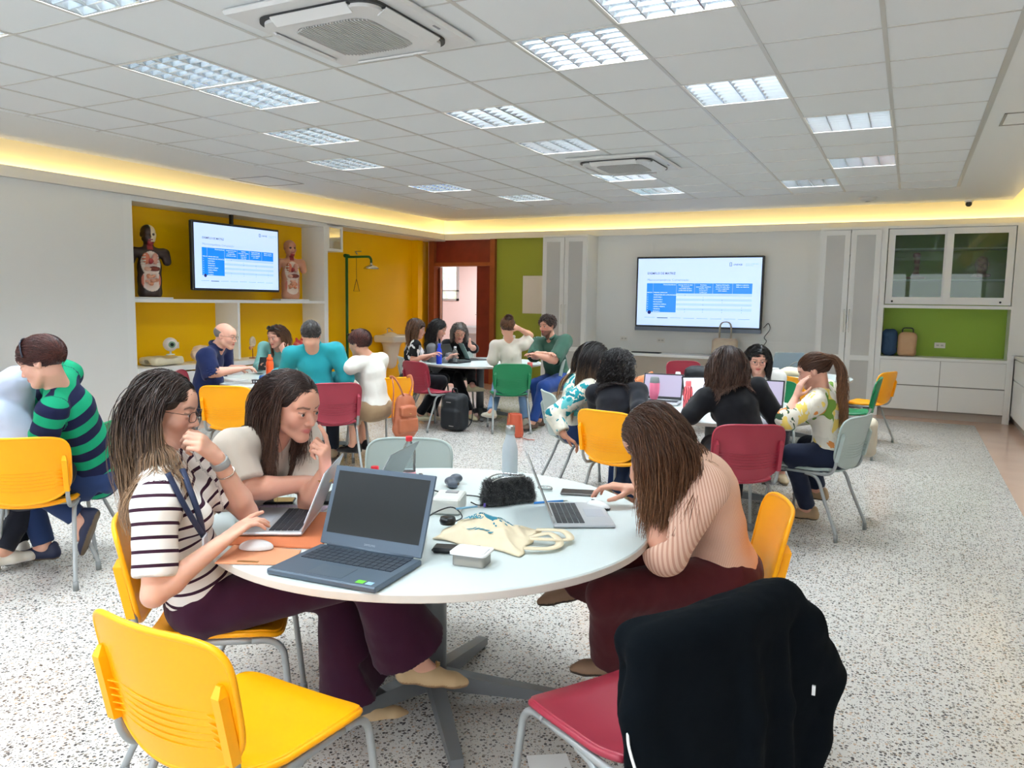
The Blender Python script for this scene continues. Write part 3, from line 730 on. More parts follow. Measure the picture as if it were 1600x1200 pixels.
struct(MB().box((-11.5, 16.6, 0), (-4.4, 16.7, 1.55)).box((-11.5, 16.6, 2.55), (-4.4, 16.7, 2.8)).box((-11.5, 16.6, 1.55), (-10.50, 16.7, 2.55)).box((-9.97, 16.6, 1.55), (-4.4, 16.7, 2.55))
       .box((-11.5, 13, 0), (-11.4, 16.6, 2.8)).box((-4.5, 13, 0), (-4.4, 16.6, 2.8)).box((-11.5, 12.95, 0), (-8.33, 13.0, 2.8)).build('wall_corridor', pink))
struct(box('ceiling_corridor', (-11.5, 12.95, 2.8), (-4.4, 16.7, 2.9), gypsum))
ld = bpy.data.lights.new('corridor_light', 'AREA'); ld.shape = 'RECTANGLE'; ld.size = 2.5; ld.size_y = 1.0; ld.energy = 120; ld.color = (1, .97, .97)
link('corridor_light', ld, None, (-7.8, 15.0, 2.78))
pane_g = nodes('garden_view', .4)
m, nt, b, N, L = pane_g; tcx = N('TexCoord'); nz = N('TexNoise', i_Scale=9.0, i_Detail=6.0); L(tcx.outputs['Object'], nz.inputs['Vector'])
r = ramp(N, [(.4, (150, 196, 150)), (.5, (226, 240, 222)), (.62, (236, 246, 250))]); L(nz.outputs['Fac'], r.inputs['Fac']); L(r.outputs['Color'], b.inputs['Emission Color']); b.inputs['Emission Strength'].default_value = .9
w1 = struct(MB().box((-10.5, 16.57, 1.55), (-9.97, 16.62, 1.60)).box((-10.5, 16.57, 2.5), (-9.97, 16.62, 2.55)).box((-10.03, 16.57, 1.55), (-9.97, 16.62, 2.55)).box((-10.5, 16.57, 1.55), (-10.45, 16.62, 2.55)).box((-10.5, 16.57, 1.78), (-9.97, 16.62, 1.81)).build('window_1', mat('alu', (190, 196, 198), .4, .3)))
box('pane', (-10.45, 16.63, 1.6), (-10.03, 16.64, 2.5), m, w1)
t = thing('drinking_fountain', 'small metal sink with a thin tap seen through the open door', 'sink', (-9.35, 16.3, 0))
MB().box((-.45, -.2, .75), (.3, .25, .95), 0, .03).box((-.3, -.05, 0), (.2, .25, .75)).build('basin', mat('fountain_metal', (176, 186, 190), .3, .5), t)
MB().tube(curve([(.1, .1, .95), (.1, .1, 1.2), (.08, 0, 1.28), (.06, -.05, 1.22)], 5), .012, 8).build('tap', steel, t)

t = thing('electrical_panel', 'white electrical cover panel on the green wall', 'electrical panel', (-6.1, YB, 1.68))
MB().box((-.22, -.03, -.34), (.22, 0, .34), 0, .004).build('frame', mat('panel_cream', (240, 236, 226), .5), t)
MB().box((-.185, -.036, -.30), (.185, -.03, .30), 0, .003).build('door', mat('panel_cream'), t)

# glass box above the shower recess
t = thing('glass_hatch', 'small white-framed glass door above the emergency shower pole', 'cabinet', (XL, 9.58, 2.48))
f = MB()
for a, b_ in (((-.16, -.2), (-.12, .2)), ((.16, -.2), (.20, .2)), ((-.12, -.2), (.16, -.16)), ((-.12, .16), (.16, .2))): f.box((-.03, a[0], a[1]), (0, b_[0], b_[1]))
f.build('frame', white_lam, t); MB().box((-.02, -.12, -.16), (-.012, .16, .16)).build('glass_pane', mat('mirror_glass', (190, 190, 186), .04, .85), t)
MB().box((-.43, -.16, -.2), (-.03, -.14, .2)).box((-.43, .18, -.2), (-.03, .20, .2)).box((-.43, -.14, -.2), (-.03, .18, -.18)).build('box_sides', white_lam, t)

# emergency shower and basin
green_p = mat('green_pipe', (14, 92, 40), .35)
t = thing('emergency_shower', 'green emergency shower pole with steel head against the yellow wall', 'emergency shower', (-8.35, 10.3, 0))
MB().tube([(0, 0, 0), (0, 0, 2.26)], .024, 12).tube([(0, -.05, 2.26), (.0, .05, 2.26)], .03, 10).build('pole', green_p, t)
MB().lathe([(0, 0), (.12, 0), (.12, .012), (.04, .02), (.03, .05), (0, .05)], n=20).build('base_flange', green_p, t)
MB().tube(curve([(0, 0, 2.24), (.1, 0, 2.24), (.42, 0, 2.24), (.47, 0, 2.23), (.5, 0, 2.19), (.5, 0, 2.13)], 5), .02, 10).build('arm', green_p, t)
MB().lathe([(0, 0), (.12, 0), (.125, .012), (.10, .04), (.04, .062), (.02, .07), (.02, .1)], (.5, 0, 2.04), 28).build('shower_head', chrome, t)
MB().tube([(.22, 0, 2.28), (.18, 0, 2.33)], .012, 8).box((.2, -.01, 2.32), (.30, .01, 2.335)).build('valve', steel, t)
c = MB().tube([(.2, 0, 2.25), (.2, 0, 1.88)], .004, 6); c.tube([(.2, 0, 1.88), (.14, 0, 1.68), (.26, 0, 1.68), (.2, 0, 1.88)], .005, 6); c.build('pull_handle', mat('pull_brown', (116, 66, 20), .5), t)
ew = MB()
ew.lathe([(0, 0), (.10, .01), (.13, .05), (.125, .06), (.09, .03), (0, .02)], (.16, 0, .92), 20).tube([(0, 0, .95), (.16, 0, .95)], .018, 8)
for s_ in (-.05, .05): ew.tube([(.16, s_, .94), (.16, s_, 1.03)], .012, 8).lathe([(0, 0), (.03, 0), (.03, .03), (0, .04)], (.16, s_, 1.02), 10)
ew.build('eye_wash', black_pl, t)
t = thing('wash_basin', 'white ceramic pedestal basin on the yellow wall', 'basin', (-8.2, 11.45, 0))
s = SDF((-.3, -.45, .3), (.4, .45, 1.0), .012); s.rbox((.0, 0, .86), (.235, .34, .065), None, .04, .01); s.ell((.03, 0, .93), (.17, .26, .10), None, .02, 's')
s.cone((-.08, 0, .8), (-.1, 0, .42), .17, .11, .08); V, Q = s.surf(); V = smooth_mesh(V, Q, 2)
qmesh('bowl', V, Q, mat('ceramic', (236, 232, 222), .2), t)
MB().tube(curve([(-.17, 0, .92), (-.17, 0, 1.02), (-.12, 0, 1.04), (-.06, 0, 1.0)], 5), .012, 8).tube([(-.17, -.04, 1.02), (-.17, .04, 1.04)], .008, 6).build('tap', chrome, t)
t.location.z = .0
# ================================================================== chairs
PLAST = {'yellow': mat('yellow_plastic', (255, 172, 8), .34, spec=.4), 'maroon': mat('maroon_plastic', (150, 44, 62), .36), 'green': mat('green_plastic', (10, 120, 74), .36), 'grey': mat('grey_plastic', (168, 182, 178), .4)}
chair_steel = mat('chair_grey_metal', (158, 162, 162), .35, .3); foot_m = mat('foot_cap', (128, 132, 132), .5)
def sheet(name, fn, nu, nv, th, mat_, parent, nrm):
    """closed shell: fn(u, v) -> point of the outer face, thickened along nrm"""
    us = -np.cos(np.linspace(0, math.pi, nu)); vs = (1-np.cos(np.linspace(0, math.pi, nv)))/2
    P = np.array([[fn(u, v) for u in us] for v in vs]); du = np.gradient(P, axis=1); dv = np.gradient(P, axis=0)
    n = np.cross(du, dv); ln = np.linalg.norm(n, axis=-1, keepdims=True); n = np.where(ln > 1e-9, n/np.maximum(ln, 1e-9), np.asarray(nrm, float))
    n[(n@np.asarray(nrm, float)) < 0] *= -1
    e = np.ones((nv, nu, 1)); 
    A_, B_ = P+n*th/2, P-n*th/2
    V = np.concatenate([A_.reshape(-1, 3), B_.reshape(-1, 3)]); k = nu*nv; Fc = []
    for j in range(nv-1):
        for i in range(nu-1):
            a = j*nu+i; Fc.append([a, a+1, a+nu+1, a+nu]); Fc.append([k+a, k+a+nu, k+a+nu+1, k+a+1])
    ring = [i for i in range(nu)]+[j*nu+nu-1 for j in range(1, nv)]+[(nv-1)*nu+i for i in range(nu-2, -1, -1)]+[j*nu for j in range(nv-2, 0, -1)]
    for a, b_ in zip(ring, ring[1:]+ring[:1]): Fc.append([a, k+a, k+b_, b_])
    return V, Fc
def sq(u, v, p):      # square -> rounded square
    m_ = max(abs(u), abs(v)); 
    if m_ < 1e-9: return u, v
    l = (abs(u)**p+abs(v)**p)**(1/p); return u*m_/l, v*m_/l
def seat_pt(u, v):
    a, b_ = sq(u, v*2-1, 7); y = .015+b_*.205; w_ = .205+.012*b_
    z = .452-.020*(1-a*a)*(1-max(0, b_)**2)+.028*max(0, -b_-.45)**1.3*1.6-.030*max(0, b_-.70)**1.5*3+.010*abs(a)**3
    return (a*w_, y, z)
def back_pt(u, v):
    a, b_ = sq(u, v*2-1, 5); t = (b_+1)/2
    drop = .05*(1-a*a)*max(0, 1-t*1.6)
    z = .520+t*.305-drop; w_ = .215+.012*t
    y = -.205-(z-.50)*.20-.040*(1-a*a)
    return (a*w_, y, z)
SEAT = sheet('seat', seat_pt, 25, 25, .012, None, None, (0, 0, 1))
BACK = sheet('backrest', back_pt, 27, 25, .011, None, None, (0, -1, 0))
def yb(z, a=.93): return -.205-(z-.50)*.20-.040*(1-a*a)
def make_chair(color):
    t = thing('classroom_chair', '', 'chair', (0, 0, 0)); pm = PLAST[color]
    s_ = MB().add(*SEAT, 0, True)
    rim = [np.array(seat_pt(u, v)) for u, v in [(x, 1.) for x in np.linspace(-.8, .8, 12)]]
    ring = [np.array(seat_pt(*p))+[0, 0, -.008] for p in [(x, 0.) for x in np.linspace(-1, 1, 16)]+[(1., y) for y in np.linspace(.05, 1, 14)]+[(x, 1.) for x in np.linspace(.95, -1, 16)]+[(-1., y) for y in np.linspace(.95, .05, 14)]]
    s_.tube(ring+[ring[0]], .0095, 8); s_.build('seat', pm, t)
    b_ = MB().add(*BACK, 0, True)
    ring = [np.array(back_pt(*p)) for p in [(x, 0.) for x in np.linspace(-1, 1, 20)]+[(1., y) for y in np.linspace(.05, 1, 16)]+[(x, 1.) for x in np.linspace(.95, -1, 20)]+[(-1., y) for y in np.linspace(.95, .05, 16)]]
    b_.tube(ring+[ring[0]], .0085, 8)
    for sx in (-1, 1):   # sleeves that take the frame tubes, with vent fins beside them
        P = []
        for z in (.530, .545, .70, .725): 
            for dx, dy in ((-.012, -.004), (.016, -.004), (.016, -.030), (-.008, -.030)):
                k = .45 if z == .725 else 1
                P.append((sx*(.197+dx*(1 if k == 1 else .6)), yb(z, .9)+dy*k, z))
        Fc = [[0, 1, 2, 3], [15, 14, 13, 12]]
        for q in range(3):
            for e in range(4): Fc.append([q*4+e, q*4+(e+1) % 4, (q+1)*4+(e+1) % 4, (q+1)*4+e])
        b_.add(P, Fc)
        for k in range(5):
            z = .56+k*.020; x0 = sx*.183; x1 = sx*(.150-.004*k)
            b_.add([(x0, yb(z, .85)-.022, z-.0015), (x0, yb(z, .85)+.0, z-.0015), (x1, yb(z, .7)-.005, z-.0015), (x0, yb(z, .85)-.022, z+.0015), (x0, yb(z, .85), z+.0015), (x1, yb(z, .7)-.005, z+.0015)],
                   [[0, 1, 2], [5, 4, 3], [0, 3, 4, 1], [1, 4, 5, 2], [2, 5, 3, 0]])
    for k in range(6):   # shallow moulded lines low on the back
        z = .555+k*.019; xs = np.linspace(-.15, .15, 9)
        b_.tube([(x, yb(z, x/.215)-.0052+.0*(1-(x/.215)**2), z-.012*(1-(x/.16)**2)) for x in xs], .0016, 4)
    b_.build('backrest', pm, t)
    for sx in (-1, 1):
        x = sx*.200
        MB().tube(curve([(x, yb(.70, .93)-.014, .70), (x, yb(.56, .93)-.012, .56), (x, -.222, .49), (x, -.190, .445), (x, -.13, .432), (x, .0, .430), (x, .13, .427)], 5), .011, 10).build('side_rail', chair_steel, t)
        f = MB().tube(curve([(x, .128, .427), (x, .185, .423), (x*1.01, .222, .395), (x*1.03, .236, .33), (x*1.13, .262, .05), (x*1.14, .264, .004)], 5), .0115, 10).build('leg', chair_steel, t)
        MB().tube([(x*1.13, .262, .055), (x*1.14, .265, .0)], .0145, 10).build('foot_cap', foot_m, f)
        r_ = MB().tube(curve([(x, -.02, .425), (x, -.085, .412), (x*1.02, -.125, .37), (x*1.05, -.165, .27), (x*1.12, -.255, .075), (x*1.13, -.265, .045), (x*1.135, -.267, .003)], 5), .0115, 10).build('leg', chair_steel, t)
        MB().tube([(x*1.13, -.265, .05), (x*1.135, -.267, .0)], .0145, 10).build('foot_cap', foot_m, r_)
    for y in (-.06, .10): MB().tube([(-.2, y, .428), (.2, y, .428)], .009, 8).build('cross_bar', chair_steel, t)
    return t
PROTO = {}
def chair(color, label, back_mid=None, facing=0, seat=None, group='plastic classroom chairs'):
    """placed by the middle of its backrest foot (world x, y) or its seat centre; facing = direction the sitter looks (view angle)"""
    if color not in PROTO: PROTO[color] = make_chair(color); o = PROTO[color]
    else: o = copy_tree(PROTO[color])
    f = D(facing); c = np.array(seat if seat is not None else np.asarray(back_mid)[:2]+f[:2]*.27)
    o.location = (c[0], c[1], 0); o.rotation_euler = (0, 0, math.atan2(f[1], f[0])-math.pi/2)
    o['label'] = label; o['group'] = group
    return o
# (colour, back-centre pixel column, distance along the view, facing, label)
CH = [('yellow', (-1.465, 1.13), 0, 28, 'empty yellow plastic chair in the front left corner, seat turned to the table'),
      ('maroon', (-.37, 1.79), 0, -32, 'dark red plastic chair at the bottom with a black jacket over its back'),
      ('yellow', (-2.30, 1.71), 0, 78.5, 'yellow chair under the woman in the striped shirt'),
      ('yellow', (-.395, 2.96), 0, 278, 'yellow chair under the woman in dark red trousers'),
      ('grey', 640, 4.05, 183, 'empty pale grey chair behind the clear water bottle, facing the photographer'),
      ('yellow', tuple((Az(104, .8, 4.0)-.215*D(72))[:2]), 0, -18, 'yellow chair at the left edge under the person in a pale blue shirt'),
      ('green', 170, 4.55, 262, 'green chair under the woman in the green and navy striped sweater'),
      ('yellow', 352, 6.37, 4, 'empty yellow chair at the left round table, back to the photographer'),
      ('maroon', 524, 6.72, -20, 'dark red chair under the man in the teal shirt'),
      ('yellow', 614, 7.25, -38, 'yellow chair with a brown leather backpack hanging on it'),
      ('maroon', 648, 9.2, 42, 'dark red chair beside the black backpack at the far round table'),
      ('green', 801, 9.05, -8, 'green chair under the person in the cream shirt with a hand on the head'),
      ('grey', 878, 9.9, 272, 'grey chair under the man in the dark green polo shirt'),
      ('grey', 857, 6.35, 78, 'pale grey chair under the woman in the teal floral blouse'),
      ('yellow', 946, 5.25, 38, 'yellow chair under the woman with curly black hair'),
      ('maroon', 1172, 4.75, -3, 'dark red chair under the woman in the black top, back to the photographer'),
      ('grey', (-.27, 5.64), 0, -43, 'grey chair under the woman in the tropical print blouse'),
      ('green', 1372, 8.0, -62, 'empty green chair standing just in front of a yellow one on the right'),
      ('yellow', 1388, 8.75, -40, 'empty yellow chair behind the green one on the right'),
      ('maroon', 1068, 9.9, 175, 'empty dark red chair holding a black bag, below the big screen'),
      ('yellow', 1240, 7.95, 75, 'yellow chair beyond the right-hand table, left of the ponytail woman'),
      ('green', 1209, 7.5, 200, 'green chair under the woman in dark-rimmed glasses'),
      ('maroon', 284, 7.6, 78, 'dark red chair behind the bald man in navy'),
      ('grey', 628, 9.95, 70, 'grey chair under the woman in the black and white print blouse'),
      ('grey', 652, 11.0, 100, 'grey chair under the woman with long dark hair at the far table'),
      ('grey', 716, 11.5, 176, 'grey chair under the grey-haired woman at the far table'),
      ('grey', 432, 9.0, 180, 'grey chair under the woman in the teal cardigan'),
      ('yellow', 330, 3.25, 75, 'yellow chair under the woman in the beige knit top')]
CHAIRS = []
for c_, px_, d_, fa, lb in CH:
    CHAIRS.append(chair(c_, lb, back_mid=(px_ if isinstance(px_, tuple) else Az(px_, .8, d_)), facing=fa))

# ================================================================== round tables
table_top = mat('table_white', (214, 226, 226), .22); table_edge = mat('table_edge', (212, 206, 196), .4); table_leg = mat('table_grey_metal', (118, 122, 126), .35, .4)
def make_table(r):
    t = thing('round_table', '', 'table', (0, 0, 0))
    n = 96; MB().lathe([(0, .74), (r-.004, .74), (r, .736)], n=n, smooth=False).build('tabletop', table_top, t)
    MB().lathe([(r, .736), (r+.001, .734), (r+.001, .714), (r, .712), (0, .712)], n=n, smooth=False).build('edge_band', table_edge, t)
    MB().lathe([(.18, .712), (.18, .70), (.045, .695)], n=24, smooth=False).build('mount_plate', table_leg, t)
    MB().tube([(0, 0, .70), (0, 0, .07)], .052, 24).build('column', table_leg, t)
    for k in range(5):
        a = math.radians(20+72*k); c_, s_ = math.cos(a), math.sin(a); R = np.array([[c_, -s_, 0], [s_, c_, 0], [0, 0, 1]])
        w1, w2 = .03, .022; L_ = .50
        V = [(0, -w1, .05), (0, w1, .05), (0, w1, .125), (0, -w1, .125), (L_, -w2, .012), (L_, w2, .012), (L_, w2, .045), (L_, -w2, .045)]
        lg = MB().add(V, [[0, 3, 2, 1], [4, 5, 6, 7], [0, 1, 5, 4], [1, 2, 6, 5], [2, 3, 7, 6], [3, 0, 4, 7]], T=(R, (0, 0, 0))).build('leg', table_leg, t)
        MB().lathe([(0, 0), (.02, 0), (.02, .014), (0, .014)], (L_*c_*.95, L_*s_*.95, 0), 12).build('foot_pad', black_pl, lg)
    return t
TAB = {'front': (-1.575, 2.45), 'left': (-5.45, 6.0), 'far': (-5.12, 9.1), 'right': (-1.35, 6.15), 'back_right': (-1.35, 9.45)}
TL = {'front': 'large white round table in the foreground covered with laptops', 'left': 'white round table in the left middle with an orange bottle',
      'far': 'white round table in front of the red door with two laptops', 'right': 'white round table on the right with pink and coral bottles', 'back_right': 'white round table under the big screen with a grey laptop'}
t0 = None
for k, (x, y) in TAB.items():
    o = make_table(.82) if t0 is None else copy_tree(t0)
    t0 = t0 or o; o.location = (x, y, 0); o.rotation_euler = (0, 0, {'front': math.radians(4)}.get(k, x)); o['label'] = TL[k]; o['group'] = 'white round tables'
ZT = .741
# ================================================================== people
skin_m = attr_mat('skin', .48, .35, sss=.12)
cloth_m = attr_mat('cloth_plain', .85, .2, bump=.25, bscale=700, sheen=.1)
shoe_m = attr_mat('shoe', .55, .35)
eye_m = attr_mat('eye', .12, .5)
frame_m = mat('spectacle_frame', (24, 18, 18), .25)
def nrm(v): v = np.asarray(v, float); return v/(np.linalg.norm(v)+1e-12)
def hair_mat(name, root, tip, z0=.0, z1=.3):
    m, nt, b, N, L = nodes(name, .38, .35)
    a = N('Attribute', attribute_name='along'); r = ramp(N, [(z0, root), (z1, tip)]); L(a.outputs['Fac'], r.inputs['Fac'])
    t = N('Attribute', attribute_name='tone'); mx = N('MixRGB', blend_type='MULTIPLY', i_Fac=1.0)
    q = N('MapRange', i_To_Min=.5, i_To_Max=1.9); L(t.outputs['Fac'], q.inputs['Value'])
    L(r.outputs['Color'], mx.inputs[1]); L(q.outputs[0], mx.inputs[2]); L(mx.outputs['Color'], b.inputs['Base Color'])
    return m
# ---- patterned cloth, driven by a coordinate that runs along the garment
def stripe_mat(name, c1, c2, period, duty, attr='along', jitter=0):
    m, nt, b, N, L = nodes(name, .85, .2)
    a = N('Attribute', attribute_name=attr); src = a.outputs['Fac']
    d = N('Math', operation='DIVIDE'); d.inputs[1].default_value = period; L(src, d.inputs[0])
    f = N('Math', operation='FRACT'); L(d.outputs[0], f.inputs[0])
    g = N('Math', operation='LESS_THAN'); g.inputs[1].default_value = duty; L(f.outputs[0], g.inputs[0])
    mx = N('MixRGB'); mx.inputs[1].default_value = lin(c2); mx.inputs[2].default_value = lin(c1); L(g.outputs[0], mx.inputs[0]); L(mx.outputs['Color'], b.inputs['Base Color'])
    return m
def print_mat(name, base, stops, scale, stretch=(1, 1, 1), warp=.5, thr=.5):
    m, nt, b, N, L = nodes(name, .8, .2); tc = N('TexCoord')
    n = N('TexNoise', i_Scale=scale*.6, i_Detail=1.5); L(tc.outputs['Object'], n.inputs['Vector'])
    mp = N('Mapping'); mp.inputs['Scale'].default_value = stretch; mp.inputs['Rotation'].default_value = (.4, .6, .3)
    mxv = N('MixRGB', i_Fac=warp*.3); L(tc.outputs['Object'], mxv.inputs[1]); L(n.outputs['Color'], mxv.inputs[2]); L(mxv.outputs['Color'], mp.inputs['Vector'])
    v = N('TexVoronoi', i_Scale=scale); L(mp.outputs['Vector'], v.inputs['Vector'])
    sp = N('SeparateColor'); L(v.outputs['Color'], sp.inputs[0]); r = ramp(N, stops, 'CONSTANT'); L(sp.outputs[0], r.inputs['Fac'])
    n2 = N('TexNoise', i_Scale=scale*2.2, i_Detail=2.0); L(mp.outputs['Vector'], n2.inputs['Vector'])
    ad = N('Math', operation='MULTIPLY_ADD'); ad.inputs[1].default_value = 1.0; L(n2.outputs['Fac'], ad.inputs[0]); L(v.outputs['Distance'], ad.inputs[2])
    g = N('Math', operation='LESS_THAN'); g.inputs[1].default_value = thr+.5; L(ad.outputs[0], g.inputs[0])
    mx = N('MixRGB'); mx.inputs[1].default_value = lin(base); L(g.outputs[0], mx.inputs[0]); L(r.outputs['Color'], mx.inputs[2]); L(mx.outputs['Color'], b.inputs['Base Color'])
    return m

HEAD_PRIMS = None
def head_sdf(s, H, R, female=True, k=1.0, hires=True, beard=0):
    """H centre of the head, R columns right/forward/up, k size factor"""
    P = lambda x, y, z: H+R@(np.array([x, y, z])*k)
    E = lambda c, r, kk=.012, op='u': s.ell(P(*c), np.array(r)*k, R, kk*k, op)
    C = lambda a, b_, ra, rb, kk=.012, op='u', flat=None: s.cone(P(*a), P(*b_), ra*k, rb*k, kk*k, flat, op)
    E((0, -.016, .036), (.073, .091, .080), .03)
    E((0, .018, -.012), (.062, .068, .085), .03)
    jw = .0 if female else .004
    C((0, .045, -.045), (0, .066, -.088), .044, .021+jw, .03)
    for sx in (-1, 1):
        C((sx*.050, .006, -.052), (sx*.012, .066, -.094), .017+jw, .014+jw, .022)
        E((sx*.036, .056, -.026), (.025, .026, .026), .022)
        C((sx*.012, .083, .022), (sx*.044, .068, .024), .010, .009, .014)
    E((0, .062, .045), (.046, .03, .036), .03)
    if hires:
        for sx in (-1, 1): E((sx*.031, .094, .001), (.0175, .012, .0125), .010, 's')
    else:
        for sx in (-1, 1): E((sx*.031, .096, .001), (.016, .011, .011), .012, 's')
    C((0, .086, .012), (0, .108, -.030), .0065, .0095, .010)
    for sx in (-1, 1): E((sx*.0115, .096, -.036), (.0075, .009, .0065), .006)
    E((0, .074, -.060), (.024, .022, .018), .014)
    for sx in (-1, 1):
        C((0, .0955, -.0565), (sx*.020, .084, -.0600), .0048, .0026, .004)
        C((0, .0940, -.0655), (sx*.017, .083, -.0625), .0056, .0026, .004)
    E((0, .079, -.092), (.017, .014, .013), .012)
    for sx in (-1, 1):
        E((sx*.0745, -.008, .000), (.010, .019, .031), .006); 
        if hires: E((sx*.083, -.003, .003), (.007, .010, .018), .005, 's')
        if hires:   # lids round the eyeball
            E((sx*.031, .0800, .0005), (.0150, .0145, .0130), .005)
            C((sx*.020, .0955, .0000), (sx*.042, .0925, .0000), .0040, .0036, .002, 's')
            C((sx*.024, .0960, .0000), (sx*.038, .0945, .0000), .0050, .0050, .002, 's')
def eye_geom(H, R, k, gaze=(0, 0), iris=(58, 38, 26)):
    V = []; Fc = []; Cc = []; n0 = 0; nr, ns = 9, 16
    for sx in (-1, 1):
        c = np.array([sx*.031, .0805, .0])
        g = nrm([gaze[0], 1, gaze[1]]); B = rot_to(g)
        for i in range(nr+1):
            th = math.pi*i/nr*.62
            for j in range(ns):
                a = 2*math.pi*j/ns; v = np.array([math.sin(th)*math.cos(a), math.cos(th), math.sin(th)*math.sin(a)])*.0124
                V.append(H+R@((c+B@v)*k)); Cc.append((.004, .004, .004, 1) if i <= 1 else lin(iris) if i <= 2 else lin((226, 222, 216)))
        for i in range(nr):
            for j in range(ns):
                q = (j+1) % ns; Fc.append([n0+i*ns+j, n0+i*ns+q, n0+(i+1)*ns+q, n0+(i+1)*ns+j])
        n0 = len(V)
    return np.array(V), np.array(Fc), eye_m, np.array(Cc)
def paint_skin(V, H, R, k, tone, lips, brow, hands=(), beard=0, female=True):
    q = (V-H)@R/k; c = np.tile(np.array(lin(tone)), (len(V), 1)); x, y, z = q.T; ax = np.abs(x)
    def mixc(mask, col):
        m_ = np.clip(mask, 0, 1)[:, None]; c[:, :3] = c[:, :3]*(1-m_)+np.array(lin(col))[:3]*m_
    head = (np.linalg.norm(q, axis=1) < .17)
    for a, b_ in hands:
        ab = b_-a; t_ = np.clip((V-a)@ab/(ab@ab), 0, 1); head = head & (np.linalg.norm(V-a-t_[:, None]*ab, axis=1) > .040)
    blush = np.exp(-((ax-.042)**2+(z+.025)**2)/.0006)*(y > .03)*head
    mixc(blush*.22, (214, 120, 104)); mixc(np.exp(-(x**2+(z+.035)**2)/.0002)*(y > .09)*.2*head, (210, 120, 104))
    lipm = np.clip(1.5-np.sqrt((x/.0235)**2+((z+.0610)/.0095)**2)*1.25, 0, 1)*(y > .077)*head*2.0; mixc(lipm*.85, lips)
    brz = .0225+.004*np.clip((ax-.018)/.02, 0, 1)-.006*np.clip((ax-.036)/.016, 0, 1)
    bm = np.clip(1.6-np.abs(z-brz)/.0032, 0, 1)*(ax > .011)*(ax < .051)*(y > .05)*head; mixc(bm*.8, brow)
    em = np.clip(1.4-np.abs(z-.0065+.06*np.maximum(ax-.031, 0)*.3)/.0022, 0, 1)*(ax > .017)*(ax < .046)*(y > .078)*head; mixc(em*.75, (50, 34, 28))
    mixc((np.exp(-((ax-.031)**2/.0003+(z+.012)**2/.00004))*(y > .06)*.18)*head, (150, 96, 84))
    if beard: 
        b_ = np.clip((-.045-z)/.012, 0, 1)*(y > .01)+np.clip(1-np.abs(z+.050)/.006, 0, 1)*(ax < .03)*(y > .08); mixc(np.clip(b_, 0, 1)*beard*head*(lipm < .3), brow)
    return c
def hand_frames(d, palm):
    d = nrm(d); n = np.asarray(palm, float); n = nrm(n-d*(n@d)); s_ = np.cross(d, n); return d, n, s_   # n: the way the palm faces
def hand_sdf(s, wrist, d, palm, side, curl=(.5, .5, .5, .5), thumb=.5, k=1.0, spread=1.0, female=True):
    """side: +1 right hand, -1 left hand. d towards the fingers, palm = palm normal"""
    d, n, q = hand_frames(d, palm); q = q*side       # q: towards the thumb
    w = np.asarray(wrist, float); f = k*(.93 if female else 1.03)
    P = lambda a, b_, c: w+(d*a+q*b_+n*c)*f
    s.cone(P(-.03, 0, 0), P(.02, 0, 0), .026*f, .027*f, .01, (n, 1.45))
    for b_, e, r in ((.024, .021, .0145), (.008, .007, .0150), (-.008, -.007, .0150), (-.022, -.018, .0135)): s.cone(P(.0, b_*.75, 0), P(.082-.004*abs(b_)/.02, b_*1.1, 0), r*f, r*f*.93, .010, (n, 1.15))
    L4 = ((.027, .088, (.042, .025, .020)), (.0095, .090, (.046, .028, .021)), (-.009, .087, (.043, .026, .021)), (-.026, .080, (.034, .020, .018)))
    tips = []
    for i, (b_, a0, ls) in enumerate(L4):
        ang = 0; p = np.array([a0, b_, -.001]); sp = (b_*2.2)*spread; r = (.0088, .0090, .0086, .0076)[i]
        for j, l in enumerate(ls):
            ang += curl[i]*(.95, 1.15, .75)[j]
            qv = np.array([math.cos(ang)*math.cos(sp), math.sin(sp)*math.cos(ang), math.sin(ang)]); p2 = p+qv*l
            s.cone(P(*p), P(*p2), r*(1, .95, .88)[j]*f, r*(.95, .88, .78)[j]*f, .0035 if j else .006); p = p2
        tips.append(P(*p))
    p = np.array([.018, .022, .006]); a = thumb
    for j, (l, dirv) in enumerate(((.045, (.62, .74, .25+.4*a)), (.032, (.85, .35, .2+.6*a)), (.026, (.93, .05-.3*a, .15+.7*a)))):
        qv = nrm(dirv); p2 = p+qv*l; s.cone(P(*p), P(*p2), (.0145, .0105, .0098)[j]*f, (.0110, .0100, .0082)[j]*f, (.012, .004, .003)[j]); p = p2
    return tips, P(*p)
def ik(a, t, l1, l2, pole):
    a = np.asarray(a, float); t = np.asarray(t, float); d = np.linalg.norm(t-a)
    if d > (l1+l2)*.998: l1, l2 = l1*d/(l1+l2)*1.003, l2*d/(l1+l2)*1.003
    u = nrm(t-a); x = (l1*l1-l2*l2+d*d)/(2*d); h = math.sqrt(max(l1*l1-x*x, 0)); pl = np.asarray(pole, float); pl = nrm(pl-u*(pl@u))
    return a+u*x+pl*h
class Body: pass
def fine_box(S, lo, hi): return lo, hi
def drop_inside(V, Q, lo, hi):
    c = V[Q].mean(1); m = ((c > lo) & (c < hi)).all(1); return Q[~m]
PEOPLE_GROUP = 'people seated round the tables'
